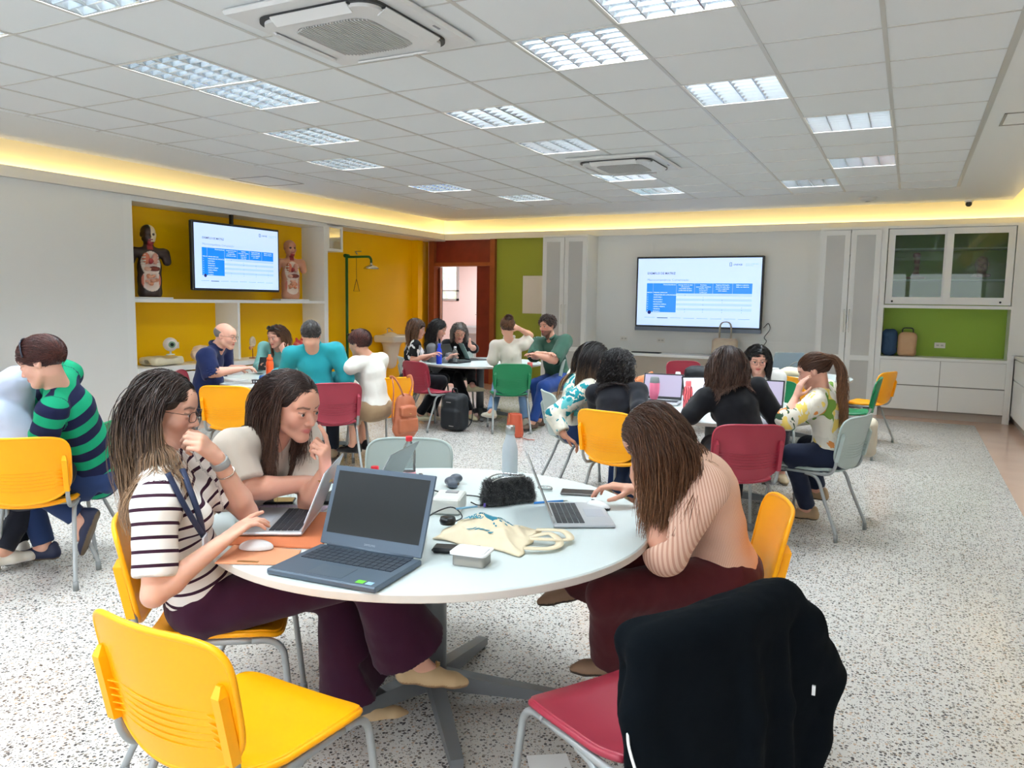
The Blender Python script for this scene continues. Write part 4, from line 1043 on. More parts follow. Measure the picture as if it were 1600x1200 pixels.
def person(label, pel, neck, head, face, right, female=True, k=1.0, res=.010, hres=None, tone=(222, 168, 142), lips=(176, 86, 80), brow=(60, 42, 34),
           top=None, sleeve='short', topmat=None, hem=.03, trouser=(30, 32, 44), tmat=None, leg_r=1.0, flare=0.0, arms=None, legs=None, shoes=((190, 170, 140), (150, 130, 100)), hair=None, glasses=None,
           bust=1.0, girth=1.0, beard=0, seed=1, gaze=(0, 0), collar=None, ankle=.03, bare_leg=0, extras=None, origin=None, hand_res=None):
    B = Body(); pel, neck, head = (np.asarray(q, float) for q in (pel, neck, head))
    up = nrm(neck-pel); r_ = nrm(np.asarray(right, float)-up*(np.asarray(right, float)@up)); f = np.cross(up, r_); B.up, B.r, B.f = up, r_, f
    R = rot_to(face); B.R, B.H = R, head
    neck = neck+(head-neck)*(.14 if female else .24); org = np.array([pel[0], pel[1], 0.]) if origin is None else np.asarray(origin, float)
    root = thing('person', label, 'person', tuple(org), 0, PEOPLE_GROUP); B.root = root; B.org = org
    L_ = np.linalg.norm(neck-pel); sw = (.165 if female else .195)*k; g = girth*k
    waist = pel+up*L_*.36-f*.012; chest = pel+up*L_*.70-f*.005
    sh = {s_: neck-up*.050*k+r_*s_*sw for s_ in (-1, 1)}; hip = {s_: pel+r_*s_*.085*k-up*.02 for s_ in (-1, 1)}
    ul, fl = (.275*k, .245*k) if female else (.30*k, .265*k)
    ar = 1.0 if female else 1.18; ar *= k*(girth**.6)
    A_ = {}
    for s_, a in (arms or {}).items():
        w_ = np.asarray(a['w'], float); e_ = np.asarray(a['e'], float) if 'e' in a else ik(sh[s_], w_, ul, fl, a.get('pole', (0, 0, -1)))
        A_[s_] = (sh[s_], e_, w_, a)
    Lg = {}
    for s_ in (-1, 1):
        l = (legs or {}).get(s_, {})
        kn = np.asarray(l['k'], float) if 'k' in l else np.array([*(hip[s_]+f*.43*k*np.array([1, 1, 0]))[:2], .50*k+.02])
        an = np.asarray(l['a'], float) if 'a' in l else np.array([*(kn+f*l.get('fwd', .02)*np.array([1, 1, 0]))[:2], .09])
        Lg[s_] = (hip[s_], kn, an, nrm(l.get('d', f*np.array([1, 1, 0]))))
    pts = [pel, neck, head]+[p for a in A_.values() for p in a[:3]]+[p for l in Lg.values() for p in l[:3]]
    lo, hi = np.min(pts, 0)-.24, np.max(pts, 0)+.24; lo[2] = max(lo[2], -.02)
    # ---- the body: torso, limbs, neck, head and hands in one surface
    def body_fill(s, hires):
        s.chain([pel, waist, chest], [.115*g, .095*g, .105*g], .04, (f, 1.25)); s.cone(sh[-1], sh[1], .048*k, .048*k, .03); s.cone(chest, neck, .09*g, .05*k, .03, (f, 1.2))
        s.cone(neck-up*.05, head+R@np.array([0, -.022, -.055])*k, .060*k*(1 if female else 1.12), .050*k*(1 if female else 1.15), .028)
        for s_ in (-1, 1): s.cone(neck-up*.02*k, sh[s_], .038*k, .042*k, .03)
        head_sdf(s, head, R, female, k, hires, beard)
        for s_, (a, e, w_, sp) in A_.items():
            s.chain([a, a+(e-a)*.45, e, e+(w_-e)*.25, w_], np.array([.044, .040, .033, .037, .0235])*ar, .02)
            if not sp.get('nohand'):
                d = nrm(sp.get('d', w_-e)); hand_sdf(s, w_+d*.012, d, sp.get('palm', (0, 0, -1)), s_, sp.get('curl', (.35, .38, .42, .46)), sp.get('thumb', .4), k, sp.get('spread', 1), female)
        for s_, (h_, kn, an, dd) in Lg.items():
            s.chain([h_, kn, kn+(an-kn)*.35, an], np.array([.066, .047, .046, .032])*k*g/k, .02)
            s.cone(an, an+dd*.06+np.array([0, 0, -.04]), .03*k, .03*k, .02)
    S = SDF(lo, hi, res); body_fill(S, False)
    V, Q = S.surf(); V = smooth_mesh(V, Q, 1); parts = []
    boxes = []
    if hres:
        hb = (head-.155*k, head+.155*k); boxes.append((hb, hres))
        if hand_res:
            for s_, (a, e, w_, sp) in A_.items():
                if sp.get('nohand'): continue
                c = w_+nrm(sp.get('d', w_-e))*.09; boxes.append(((c-.125, c+.125), hand_res))
    for (b0, b1), hr in boxes: Q = drop_inside(V, Q, b0+hr*2, b1-hr*2)
    hseg = [(w_, w_+nrm(sp.get('d', w_-e))*.15) for (a, e, w_, sp) in A_.values()]; col = paint_skin(V, head, R, k, tone, lips, brow, hseg, beard=beard, female=female); ex = []
    for (b0, b1), hr in boxes:
        s2 = SDF(b0, b1, hr); body_fill(s2, True); v2, q2 = s2.surf(); v2 = smooth_mesh(v2, q2, 1, .4)
        ex.append((v2, q2, None, paint_skin(v2, head, R, k, tone, lips, brow, hseg, beard=beard, female=female)))
    if hres: ex.append(eye_geom(head, R, k, gaze))
    B.obj = qmesh('body', V, Q, skin_m, root, org, col, extra=ex)
    # ---- top
    tc = top or (200, 200, 200); T = SDF(lo, hi, res); th = .010
    T.chain([pel+up*hem, waist, chest], np.array([.128, .108, .120])*g+th, .04, (f, 1.28))
    T.cone(chest, neck-up*.03, .108*g+th, .060*k+th, .04, (f, 1.25)); T.cone(sh[-1], sh[1], .050*k+th, .050*k+th, .035)
    for s_ in (-1, 1): T.cone(neck-up*(.022*k if female else .008), sh[s_], .043*k+th, .047*k+th, .03)
    if female:
        for s_ in (-1, 1): T.ell(chest+f*.075*g-up*.02+r_*s_*.066*g, np.array([.062, .058, .066])*bust, np.stack([r_, f, up], 1), .035)
    else: T.ell(waist+f*.05, (.11*g, .10*g, .13*g), np.stack([r_, f, up], 1), .04)
    T.ell(pel+f*.0, np.array([.150, .115, .10])*g+th, np.stack([r_, f, up], 1), .05)
    bones = [(pel, neck, 0.)]
    for s_, (a, e, w_, sp) in A_.items():
        sl = sp.get('sleeve', sleeve); loose = th+sp.get('loose', .006)
        if sl == 'short':
            q = a+(e-a)*.80; T.cone(a, q+nrm(e-a)*.05, .050*ar+loose, .047*ar+loose, .03); T.cutcap(q, e-a, .075, .30); bones.append((a, q, .55))
        elif sl == 'elbow':
            T.cone(a, e, .050*ar+loose, .044*ar+loose, .03); q = e+(w_-e)*.16; T.cone(e, q+nrm(w_-e)*.04, .044*ar+loose, .042*ar+loose, .02); T.cutcap(q, w_-e, .075, .30); bones.append((a, e, .55))
        elif sl == 'long':
            T.cone(a, e, .050*ar+loose, .042*ar+loose, .03); q = e+(w_-e)*sp.get('cuff', .93); T.cone(e, q+nrm(w_-e)*.03, .042*ar+loose, .031*ar+loose, .02); T.cutcap(q, w_-e, .06, .22); bones += [(a, e, .55), (e, q, .8)]
    for b_ in (extras or []):
        if b_[0] == 'top': b_[1](T, B)
    T.cutcap(neck+up*(.030 if female else .048)-f*.01, up+f*.32, .11, .2, .006)          # neckline
    if collar == 'v': T.cone(neck+f*.06+up*.02, neck+f*.115-up*.12, .035, .008, .005, None, 's')
    T.wrinkle(.0038 if res < .009 else .0048, 30, seed, (1, 1, .8))
    T.wrinkle(.0016, 75, seed+5)
    Vt, Qt = T.surf(); Vt = smooth_mesh(Vt, Qt, 1)
    al = np.zeros(len(Vt)); best = np.full(len(Vt), 9.)
    for a, b_, off in bones:
        ab = b_-a; t = (Vt-a)@ab/np.linalg.norm(ab); tt = np.clip(t, 0, np.linalg.norm(ab)); d = np.linalg.norm(Vt-a-tt[:, None]*nrm(ab), axis=1)-(.10 if off == 0 else .03)
        m_ = d < best; best[m_] = d[m_]; al[m_] = (t+off)[m_]
    acr = np.arctan2((Vt-pel)@r_, (Vt-pel)@f)*.13
    tm = topmat or cloth_m
    B.top = qmesh('shirt', Vt, Qt, tm, root, org, np.array(lin(tc)), {'along': al, 'across': acr}); B.Vt = Vt
    # ---- trousers
    S = SDF(lo, hi, res); th = .012
    S.ell(pel, np.array([.150, .112, .095])*g+.006, np.stack([r_, f, up], 1), .03); S.ell(pel-f*.05-up*.02, np.array([.14, .09, .085])*g, np.stack([r_, f, up], 1), .03)
    S.cone(pel, pel+up*(hem+.05), .125*g, .118*g, .03, (f, 1.25))
    for s_, (h_, kn, an, dd) in Lg.items():
        l = (legs or {}).get(s_, {}); cut_t = l.get('cut', 1-ankle); q = kn+(an-kn)*cut_t; n_ = nrm(an-kn)
        S.cone(h_, kn, .086*g+th*leg_r, (.060*g+th)*leg_r, .035); r2 = .045+.030*flare+th*leg_r
        S.cone(kn, q+n_*.05, (.056*g+th*.6)*leg_r, r2+.045*flare, .025); S.cutcap(q, n_, .20, .20)
    S.wrinkle(.0035, 26, seed+9, (1, 1, .6)); S.wrinkle(.0015, 70, seed+11)
    for b_ in (extras or []):
        if b_[0] == 'trouser': b_[1](S, B)
    v2, q2 = S.surf(); v2 = smooth_mesh(v2, q2, 1)
    qmesh('trousers', v2, q2, tmat or cloth_m, root, org, np.array(lin(trouser)))
    # ---- shoes
    for s_, (h_, kn, an, dd) in Lg.items():
        l = (legs or {}).get(s_, {}); shoe(root, org, an, dd, k, shoes, max(res*.6, .005), l.get('tilt', 0), l.get('noshoe'), l.get('buckle'))
    if hair: make_hair(B, hair, k, seed, A_, sh, pel, waist, chest, neck, g)
    if glasses: spectacles(B, k, glasses)
    return B
def shoe(root, org, an, dd, k, cols, res, tilt=0, skip=False, buckle=False):
    if skip: return
    dd = nrm(dd); up = np.array([0, 0, 1.]); rt = nrm(np.cross(dd, up)); un = nrm(np.cross(rt, dd)); base = an-un*.075*k
    P = lambda x, y, z: base+(dd*y+rt*x+un*z)*k
    lo, hi = base-.22, base+.24; S = SDF(lo, hi, res)
    S.cone(P(0, -.045, .034), P(0, .05, .030), .034*k, .036*k, .03, (un, .95)); S.cone(P(0, .05, .028), P(0, .13, .018), .041*k, .034*k, .03, (un, 1.25)); S.cone(P(0, .13, .018), P(0, .165, .014), .036*k, .022*k, .02, (un, 1.3))
    S.cone(P(0, -.04, .035), P(0, -.042, .075), .033*k, .028*k, .02)
    S.cone(P(0, -.01, .11), P(0, .045, .10), .034*k, .030*k, .01, None, 's')
    S.cut(P(0, 0, 0), -un, .004); V, Q = S.surf(); V = smooth_mesh(V, Q, 1)
    z = (V-base)@un/k; c = np.where((z < .014)[:, None], np.array(lin(cols[1])), np.array(lin(cols[0])))
    o = qmesh('shoe', V, Q, shoe_m, root, org, c)
    if buckle:
        MB().tube([P(-.022, .062, .075)-org, P(-.008, .066, .080)-org, P(.008, .066, .080)-org, P(.022, .062, .075)-org], .003, 6).tube([P(-.008, .058, .080)-org, P(-.008, .074, .076)-org], .004, 6).tube([P(.008, .058, .080)-org, P(.008, .074, .076)-org], .004, 6).build('buckle', mat('gold', (206, 170, 110), .3, .9), o)
    return o
def spectacles(B, k, kind):
    P = lambda x, y, z: B.H+B.R@(np.array([x, y, z])*k)-B.org; m = MB(); r = .0013 if kind == 'thin' else .0021
    w_, h_ = (.024, .017)
    for sx in (-1, 1):
        pts = []
        for j in range(24):
            a = 2*math.pi*j/24; x = abs(math.cos(a))**.6*np.sign(math.cos(a))*w_; z = abs(math.sin(a))**.6*np.sign(math.sin(a))*h_
            pts.append(P(sx*.033+x, .108-.28*max(0, abs(sx*.033+x)-.03), -.002+z))
        m.tube(pts+[pts[0]], r*k, 6)
        m.tube([P(sx*.057, .101, .008), P(sx*.070, .088, .008), P(sx*.080, .03, .006), P(sx*.080, -.01, .004), P(sx*.078, -.02, -.01)], r*k, 6)
    m.tube([P(-.010, .110, .002), P(0, .112, .005), P(.010, .110, .002)], r*k, 6)
    m.build('spectacles', mat('gold_frame', (150, 120, 80), .3, .8) if kind == 'gold' else mat('tortoise', (70, 40, 30), .3) if kind == 'thin' else frame_m, B.root)
# ------------------------------------------------------------------ hair: cap plus combed strands that fall over head and shoulders
HM = {'dark': hair_mat('hair_dark_brown', (44, 30, 26), (84, 60, 48), .1, 1.0), 'ombre': hair_mat('hair_ombre', (44, 32, 28), (150, 120, 92), .3, 1.0),
      'black': hair_mat('hair_black', (20, 17, 18), (40, 33, 32), .1, 1.0), 'brown': hair_mat('hair_brown', (66, 42, 30), (116, 80, 54), .1, 1.0), 'grey': hair_mat('hair_grey', (104, 98, 94), (90, 84, 80), .1, 1.0),
      'salt': hair_mat('hair_salt_pepper', (52, 48, 46), (80, 76, 74), .1, 1.0), 'auburn': hair_mat('hair_auburn', (52, 26, 24), (84, 44, 36), .1, 1.0), 'teal_ombre': hair_mat('hair_black_to_fair', (26, 20, 20), (150, 116, 84), .35, .9)}
def strands(name, P, rad, mat_, parent, org, seed=0, sides=4, base=None):
    """P: (n, steps, 3) polylines -> one mesh of tapering strands; base: (V, Q) cap joined in"""
    n, st, _ = P.shape; r = np.random.default_rng(seed); T = np.gradient(P, axis=1); T /= np.linalg.norm(T, axis=2, keepdims=True)+1e-9
    ref = np.array([.31, .17, .93]); U = np.cross(T, ref); U /= np.linalg.norm(U, axis=2, keepdims=True)+1e-9; W = np.cross(T, U)
    t = np.linspace(0, 1, st); prof = rad*np.clip(1.15-t**3*.95, .15, 1); w_ = r.uniform(.7, 1.35, n)
    V = np.zeros((n, st, sides, 3))
    for j in range(sides):
        a = 2*math.pi*j/sides; V[:, :, j] = P+(math.cos(a)*U+math.sin(a)*W*.6)*(prof[None, :, None]*w_[:, None, None])
    i, s_, j = np.meshgrid(np.arange(n), np.arange(st-1), np.arange(sides), indexing='ij'); j2 = (j+1) % sides; ix = lambda a, b_, c: (a*st+b_)*sides+c
    Q = np.stack([ix(i, s_, j), ix(i, s_, j2), ix(i, s_+1, j2), ix(i, s_+1, j)], -1).reshape(-1, 4)
    al = np.broadcast_to(t[None, :, None], (n, st, sides)).ravel(); tone = np.broadcast_to(r.uniform(0, 1, n)[:, None, None], (n, st, sides)).ravel()
    V = V.reshape(-1, 3)
    if base is not None:
        bV, bQ = base; V2 = np.concatenate([V, bV]); Q2 = np.concatenate([Q, bQ+len(V)]); al = np.concatenate([al, np.full(len(bV), .05)]); tone = np.concatenate([tone, np.full(len(bV), .3)]); V, Q = V2, Q2
    return qmesh(name, V, Q, mat_, parent, org, None, {'along': al, 'tone': tone})
def make_hair(B, hp, k, seed, A_, sh, pel, waist, chest, neck, g):
    """hp: style long / bob / short / bald / bun / curly / pony; len, col, n, part (side offset), back (how far it is swept behind), w (radius)"""
    r = np.random.default_rng(seed+100); H, R = B.H, B.R; style = hp['style']; col = HM[hp['col']]; n = hp.get('n', 500); rad = hp.get('w', .0026)*k
    cc = np.array([0, -.013, .038]); rx = np.array([.082, .107, .091])*max(.97, hp.get('vol', 1.0))
    hres = hp.get('res', .006)
    def cap(extra=None, low=-.03):
        S = SDF(H-.19*k, H+.19*k, hres); S.ell(H+R@(cc*k), rx*k*.99, R, .0)
        S.ell(H+R@(np.array([0, .125, -.036+hp.get('fringe', 0)])*k), np.array([hp.get('temple', .115), .100, .096])*k, R, .008, 's')
        if extra: extra(S)
        S.cutcap(H+R@(np.array([0, 0, low])*k), R@np.array([0, .35, -1.]), .3, .3, .01)
        S.wrinkle(.0022, 60, seed)
        v, q = S.surf(); return smooth_mesh(v, q, 1), q
    if style == 'bald':
        S = SDF(H-.19*k, H+.19*k, hres); S.ell(H+R@(np.array([0, -.018, .03])*k), np.array([.0765, .0955, .074])*k, R, .0)
        S.ell(H+R@(np.array([0, .05, .085])*k), np.array([.095, .15, .082])*k, R, .01, 's'); S.ell(H+R@(np.array([0, .11, -.03])*k), np.array([.078, .095, .12])*k, R, .006, 's')
        S.cutcap(H+R@(np.array([0, 0, -.035])*k), R@np.array([0, .2, -1.]), .3, .3, .01)
        v, q = S.surf(); qmesh('hair', v, q, col, B.root, B.org, None, {'along': np.full(len(v), .3), 'tone': np.full(len(v), .6)}); return
    # roots on the scalp
    Pn = r.normal(size=(n*6, 3)); Pn /= np.linalg.norm(Pn, axis=1)[:, None]; Pn = Pn[(Pn[:, 2] > -.35) | ((Pn[:, 2] > -.75) & (Pn[:, 1] < -.1))]
    pt = cc+Pn*rx*.93; fr = hp.get('fringe', 0)
    inface = ((pt[:, 1]-.125)/.100)**2+((pt[:, 2]+.036-fr)/.096)**2+(pt[:, 0]/hp.get('temple', .115))**2 < 1.0
    pt = pt[~inface & ~((pt[:, 1] > .02) & (pt[:, 2] < .015))][:n]; m_ = len(pt); Pn = (pt-cc)/rx
    part = hp.get('part', 0.); sx = np.where(pt[:, 0] > part, 1., -1.)
    st = hp.get('steps', 16); curl = hp.get('curl', 0)
    if style in ('short', 'bun', 'curly_short'):
        st = 6; length = hp.get('len', .035)*r.uniform(.7, 1.2, m_)
        d = np.stack([sx*.35+Pn[:, 0]*.3, np.full(m_, hp.get('comb', -.5)), 0*sx-.25*(Pn[:, 2] < .5)], 1); nn_ = Pn/np.linalg.norm(Pn, axis=1)[:, None]; d -= nn_*(d*nn_).sum(1)[:, None]; d += nn_*hp.get('lift', .06)+r.normal(0, .12, d.shape)
        if style == 'bun': d = np.array([0, -.115, .055])-pt; length = np.minimum(np.linalg.norm(d, axis=1), .13)
        P = np.zeros((m_, st, 3)); p = pt.copy(); d /= np.linalg.norm(d, axis=1)[:, None]+1e-9; lay = r.uniform(1.0, 1.06, m_)
        for i in range(st):
            q = (p-cc)/rx; L = np.linalg.norm(q, axis=1); pp = cc+(q/L[:, None])*rx*(lay+hp.get('lift', .06)*.5*i/st)[:, None]; P[:, i] = pp
            p = pp+d*(length/(st-1))[:, None]; d[:, 2] -= .06
        Pw = H+(P*k)@R.T
        ex = None
        if style == 'bun':
            bc = np.array(hp.get('bunc', (0, -.12, .06))); 
            def ex(S): S.ell(H+R@(bc*k), np.array([.05, .042, .045])*k, R, .01); S.wrinkle(.004, 110, seed+2)
            # twisted loops round the knot
            ring = []
            for i in range(60):
                a0 = r.uniform(0, 6.28); tilt = r.normal(0, .5, 3); a = np.linspace(a0, a0+r.uniform(2, 4), st); rr = r.uniform(.9, 1.12)
                c_ = np.stack([np.cos(a)*.050, np.sin(a)*.02*tilt[0]-.01, np.sin(a)*.046], 1)*rr+np.array([0, -.024*r.uniform(0, 1), 0]); ring.append(bc+c_)
            Pw = np.concatenate([Pw, H+(np.array(ring)*k)@R.T])
        strands('hair', Pw, rad, col, B.root, B.org, seed, 4, cap(ex, hp.get('low', -.04))); return
    # long hair: march with gravity, pushed out of head and torso
    length = hp.get('len', .45)*r.uniform(.86, 1.06, m_)*k; step = length/(st-1)
    swept = hp.get('back', .3)
    d = np.stack([sx*(.9-.5*np.abs(Pn[:, 0])), -swept*1.4-.3*(Pn[:, 1] < 0), -.25+0*sx], 1); d += r.normal(0, .08, d.shape)
    back = pt[:, 1] < -.05; d[back] = np.stack([Pn[back, 0]*.5, -.3+0*Pn[back, 0], -1+0*Pn[back, 0]], 1)
    d = d@R.T; d /= np.linalg.norm(d, axis=1)[:, None]; p = H+(pt*k)@R.T; Hc = H+R@(cc*k); lay = r.uniform(.97, .99+.10*hp.get('thick', 1.0), m_)
    done = np.zeros(m_, bool); hug = hp.get('hug', .35)
    grav = nrm(hp.get('grav', (0, 0, -1))); pull = np.asarray(hp.get('pull', (0, 0, 0)), float)
    caps = [(pel, chest, .135*g, .125*g), (chest, neck, .120*g, .052*k), (sh[-1], sh[1], .062*k, .062*k)]+[(a, e, .060*k, .05*k) for a, e, w_, sp in A_.values()]
    face_c = H+R@(np.array([0, .07, -.02])*k); P = np.zeros((m_, st, 3)); ph = r.uniform(0, 6.28, m_); amp = hp.get('wave', .012)*r.uniform(.5, 1.4, m_)
    tie = hp.get('tie')
    if tie is not None: tie = H+R@(np.array(tie)*k)
    off0 = r.normal(0, 1, (m_, 3))
    for i in range(st):
        for it in range(2):
            q = ((p-Hc)@R)/(rx*k); L = np.linalg.norm(q, axis=1); fix = L < lay; p[fix] = Hc+((q[fix]/L[fix, None])*lay[fix, None]*rx*k)@R.T
            if not hp.get('veil'):
                q = (p-H)@R/k; f_ = (q[:, 1] > .022) & (q[:, 2] < .045) & (q[:, 2] > -.105) & (q[:, 1] < .14) & (np.abs(q[:, 0]) < .11)
                q[f_, 1] = .022-off0[f_, 1]*.004; q[f_, 0] = np.sign(q[f_, 0]+1e-6)*np.maximum(np.abs(q[f_, 0]), .076); p[f_] = H+(q[f_]*k)@R.T
            q = (p-face_c)@R/k; f_ = (np.abs(q[:, 0]) < .058) & (q[:, 1] > -.04) & (q[:, 2] > -.10) & (q[:, 2] < .06)     # keep the face free
            q[f_, 0] = np.sign(q[f_, 0]+1e-6)*.060; p[f_] = face_c+(q[f_]*k)@R.T
            for a, b_, ra_, rb_ in caps:
                ab = b_-a; t = np.clip((p-a)@ab/(ab@ab), 0, 1); v = p-a-t[:, None]*ab; L = np.maximum(np.linalg.norm(v, axis=1), 1e-4); rr2 = (ra_+(rb_-ra_)*t)*(lay*.25+.80)+.006; fx = L < rr2; p[fx] += v[fx]/L[fx, None]*(rr2-L)[fx, None]
        P[:, i] = p
        blend = .30 if i > 1 else .12
        tgt = grav+pull*(i/st); ax_ = H*.35+neck*.65-B.f*.03 if False else (H+neck)/2-B.f*.03; v = ax_-p; v -= np.outer(v@nrm(grav), nrm(grav)); L = np.linalg.norm(v, axis=1)
        low_ = (((p-Hc)@R)[:, 2] < -.02*k) & (L > .05*k); tg = np.tile(tgt, (m_, 1)); tg[low_] += v[low_]/L[low_, None]*hug*max(0, 1-i/st*1.2); d = d*(1-blend)+tg*blend
        if tie is not None:
            v = tie+off0*.008-p; L = np.linalg.norm(v, axis=1); nw = (L < step*1.1) & ~done; done |= nw; d[nw] = grav*.6-R[:, 1]*.6; p[nw] = p[nw]*.2+(tie+off0[nw]*.008)*.8
            go = ~done; d[go] = d[go]*.2+v[go]/np.maximum(L[go], .01)[:, None]*.8
        d /= np.linalg.norm(d, axis=1)[:, None]+1e-9; p = p+d*step[:, None]
    t = np.linspace(0, 1, st)[None, :, None]; wv = amp[:, None, None]*t
    P += wv*np.stack([np.sin(ph[:, None]+t[..., 0]*hp.get('wf', 7)), np.cos(ph[:, None]*1.3+t[..., 0]*hp.get('wf', 7)), 0*t[..., 0]+0*ph[:, None]], 2)
    if curl:
        fr_ = hp.get('cf', 26); P += curl*np.clip(t*3, 0, 1)*np.stack([np.sin(ph[:, None]+t[..., 0]*fr_), np.cos(ph[:, None]+t[..., 0]*fr_), np.sin(ph[:, None]*2+t[..., 0]*fr_)*.6], 2)
    strands('hair', P, rad, col, B.root, B.org, seed, 4, cap(None, hp.get('low', -.075)))
# ------------------------------------------------------------------ the people
def U(a, b): return nrm(np.asarray(b)-np.asarray(a))
stripe_plum = stripe_mat('cloth_white_plum_stripes', (52, 24, 42), (232, 227, 220), .040, .25)
stripe_green = stripe_mat('cloth_green_navy_stripes', (16, 148, 106), (24, 28, 60), .112, .5)
pin_pink = stripe_mat('cloth_pink_pinstripes', (230, 196, 174), (206, 158, 138), .0052, .55, 'across')
leaf_black = print_mat('cloth_black_white_print', (18, 18, 20), [(0, (226, 226, 224)), (.45, (20, 20, 22)), (.6, (150, 152, 156)), (.8, (240, 238, 234))], 12, (1, 1, .6), .8, .56)
teal_floral = print_mat('cloth_cream_teal_floral', (222, 218, 202), [(0, (32, 138, 148)), (.4, (20, 112, 124)), (.6, (214, 210, 196)), (.8, (96, 178, 180))], 15, (1, 1, .8), .9, .50)
tropical = print_mat('cloth_tropical_print', (226, 222, 208), [(0, (232, 206, 110)), (.25, (112, 150, 66)), (.45, (226, 148, 82)), (.62, (58, 84, 62)), (.78, (236, 232, 218))], 11, (1, 1, .45), 1.0, .58)
denim = (34, 52, 92)
OUT = lambda s_: D(0)*0

# 1 striped shirt, foreground left
h_w, h_w2 = A(345, 848, 2.40), A(340, 716, 2.52)
P1 = person('woman in glasses and a white shirt with thin plum stripes, working on a silver laptop', (-2.07, 1.80, .565), Az(246, 1.0, 2.42), A(257, 638, 2.53), D(86, -12), D(168), res=.007, hres=.0030, hand_res=.0035,
  tone=(224, 172, 148), topmat=stripe_plum, trouser=(54, 16, 40), flare=1.2, brow=(66, 46, 38), lips=(186, 92, 88),
  arms={1: dict(e=A(240, 930, 2.26), w=h_w, d=U(h_w, A(408, 800, 2.50)), palm=nrm(D(60)*.3+np.array([0, 0, -1])), curl=(.12, .38, .42, .45), thumb=.3),
        -1: dict(e=A(386, 800, 2.66), w=h_w2, d=U(h_w2, A(296, 678, 2.42)), palm=nrm(D(-80)+np.array([0, 0, -.2])), curl=(.95, 1.0, 1.05, 1.1), thumb=.6)},
  legs={1: dict(k=A(572, 893, 2.62), a=A(655, 1036, 2.78), d=D(84, -6), cut=.80, buckle=1), -1: dict(k=A(525, 925, 2.80), a=A(562, 1098, 2.90), d=D(80), cut=.86, buckle=1)},
  shoes=((198, 170, 130), (150, 118, 86)), hair=dict(style='long', col='ombre', len=.42, n=3600, steps=20, back=.18, w=.0014, thick=.30, vol=.97, hug=.0, pull=D(86)*.42, part=.01, wave=.02), glasses='thin', seed=3)
def strap_on(B, pts, w_, col, name='lanyard'):
    P = curve(pts, 8)-B.org; MB().tube(P, w_, 6, flat=.35).build(name, mat('lanyard_navy', (30, 42, 72), .6), B.root)
strap_on(P1, [Az(285, 1.02, 2.40), Az(300, .95, 2.36), Az(312, .88, 2.37), A(318, 838, 2.42)], .010, None)
strap_on(P1, [Az(262, 1.03, 2.30), Az(286, .94, 2.31), Az(302, .88, 2.34), A(317, 836, 2.40)], .010, None)
MB().box((-.03, -.003, -.09), (.03, .003, 0), 0, .002, T=(rot_to(D(80)), A(320, 836, 2.40)-P1.org)).build('badge', mat('badge_clear', (222, 228, 236), .2), P1.root)
def wristband(B, w_, d_, r_, name, m_, h=.010, off=.03):
    d_ = nrm(d_); c = w_-d_*off-B.org; MB().tube([c-d_*h, c-d_*h*.9, c+d_*h*.9, c+d_*h], [r_*.97, r_, r_, r_*.97], 24).build(name, m_, B.root)
wristband(P1, h_w2, h_w2-A(386, 800, 2.66), .030, 'watch_band', mat('watch_grey', (150, 152, 150), .5), .013, .02)
wristband(P1, h_w2, h_w2-A(386, 800, 2.66), .031, 'bracelet', mat('silver', (214, 200, 188), .25, .9), .0025, .065)

# 2 beige knit, behind her
h2 = A(500, 752, 2.98); h2b = A(508, 738, 2.84)
P2 = person('dark-haired woman in a beige knit top resting her chin on her hand', (-2.46, 2.20, .56), A(424, 678, 2.95), A(457, 634, 2.86), D(122, -14), D(208), k=1.04, girth=1.12, res=.008, hres=.0032, hand_res=.004,
  tone=(214, 158, 134), top=(204, 192, 178), trouser=(60, 52, 50), collar='v', brow=(44, 32, 28), lips=(186, 104, 98),
  arms={1: dict(e=A(386, 766, 2.78), w=h2, d=U(h2, A(545, 742, 3.02)), palm=(0, 0, -1)), -1: dict(e=A(482, 788, 2.95), w=h2b, d=U(h2b, A(506, 672, 2.76)), palm=D(-75), curl=(.25, 1.2, 1.3, 1.35), thumb=.7)},
  legs={1: dict(k=Az(490, .52, 3.15), a=Az(545, .10, 3.30), d=D(90)), -1: dict(k=Az(470, .52, 3.40), a=Az(585, .10, 3.45), d=D(90))},
  hair=dict(style='long', col='dark', len=.36, n=2400, steps=16, back=1.6, w=.0016, thick=.2, vol=.97, hug=.3, part=-.01, pull=(0, 0, 0), wave=.018, fringe=.02), seed=4)
wristband(P2, h2b, (0, 0, 1), .027, 'bracelet', mat('bracelet_gold', (206, 170, 110), .3, .9), .003, .03)

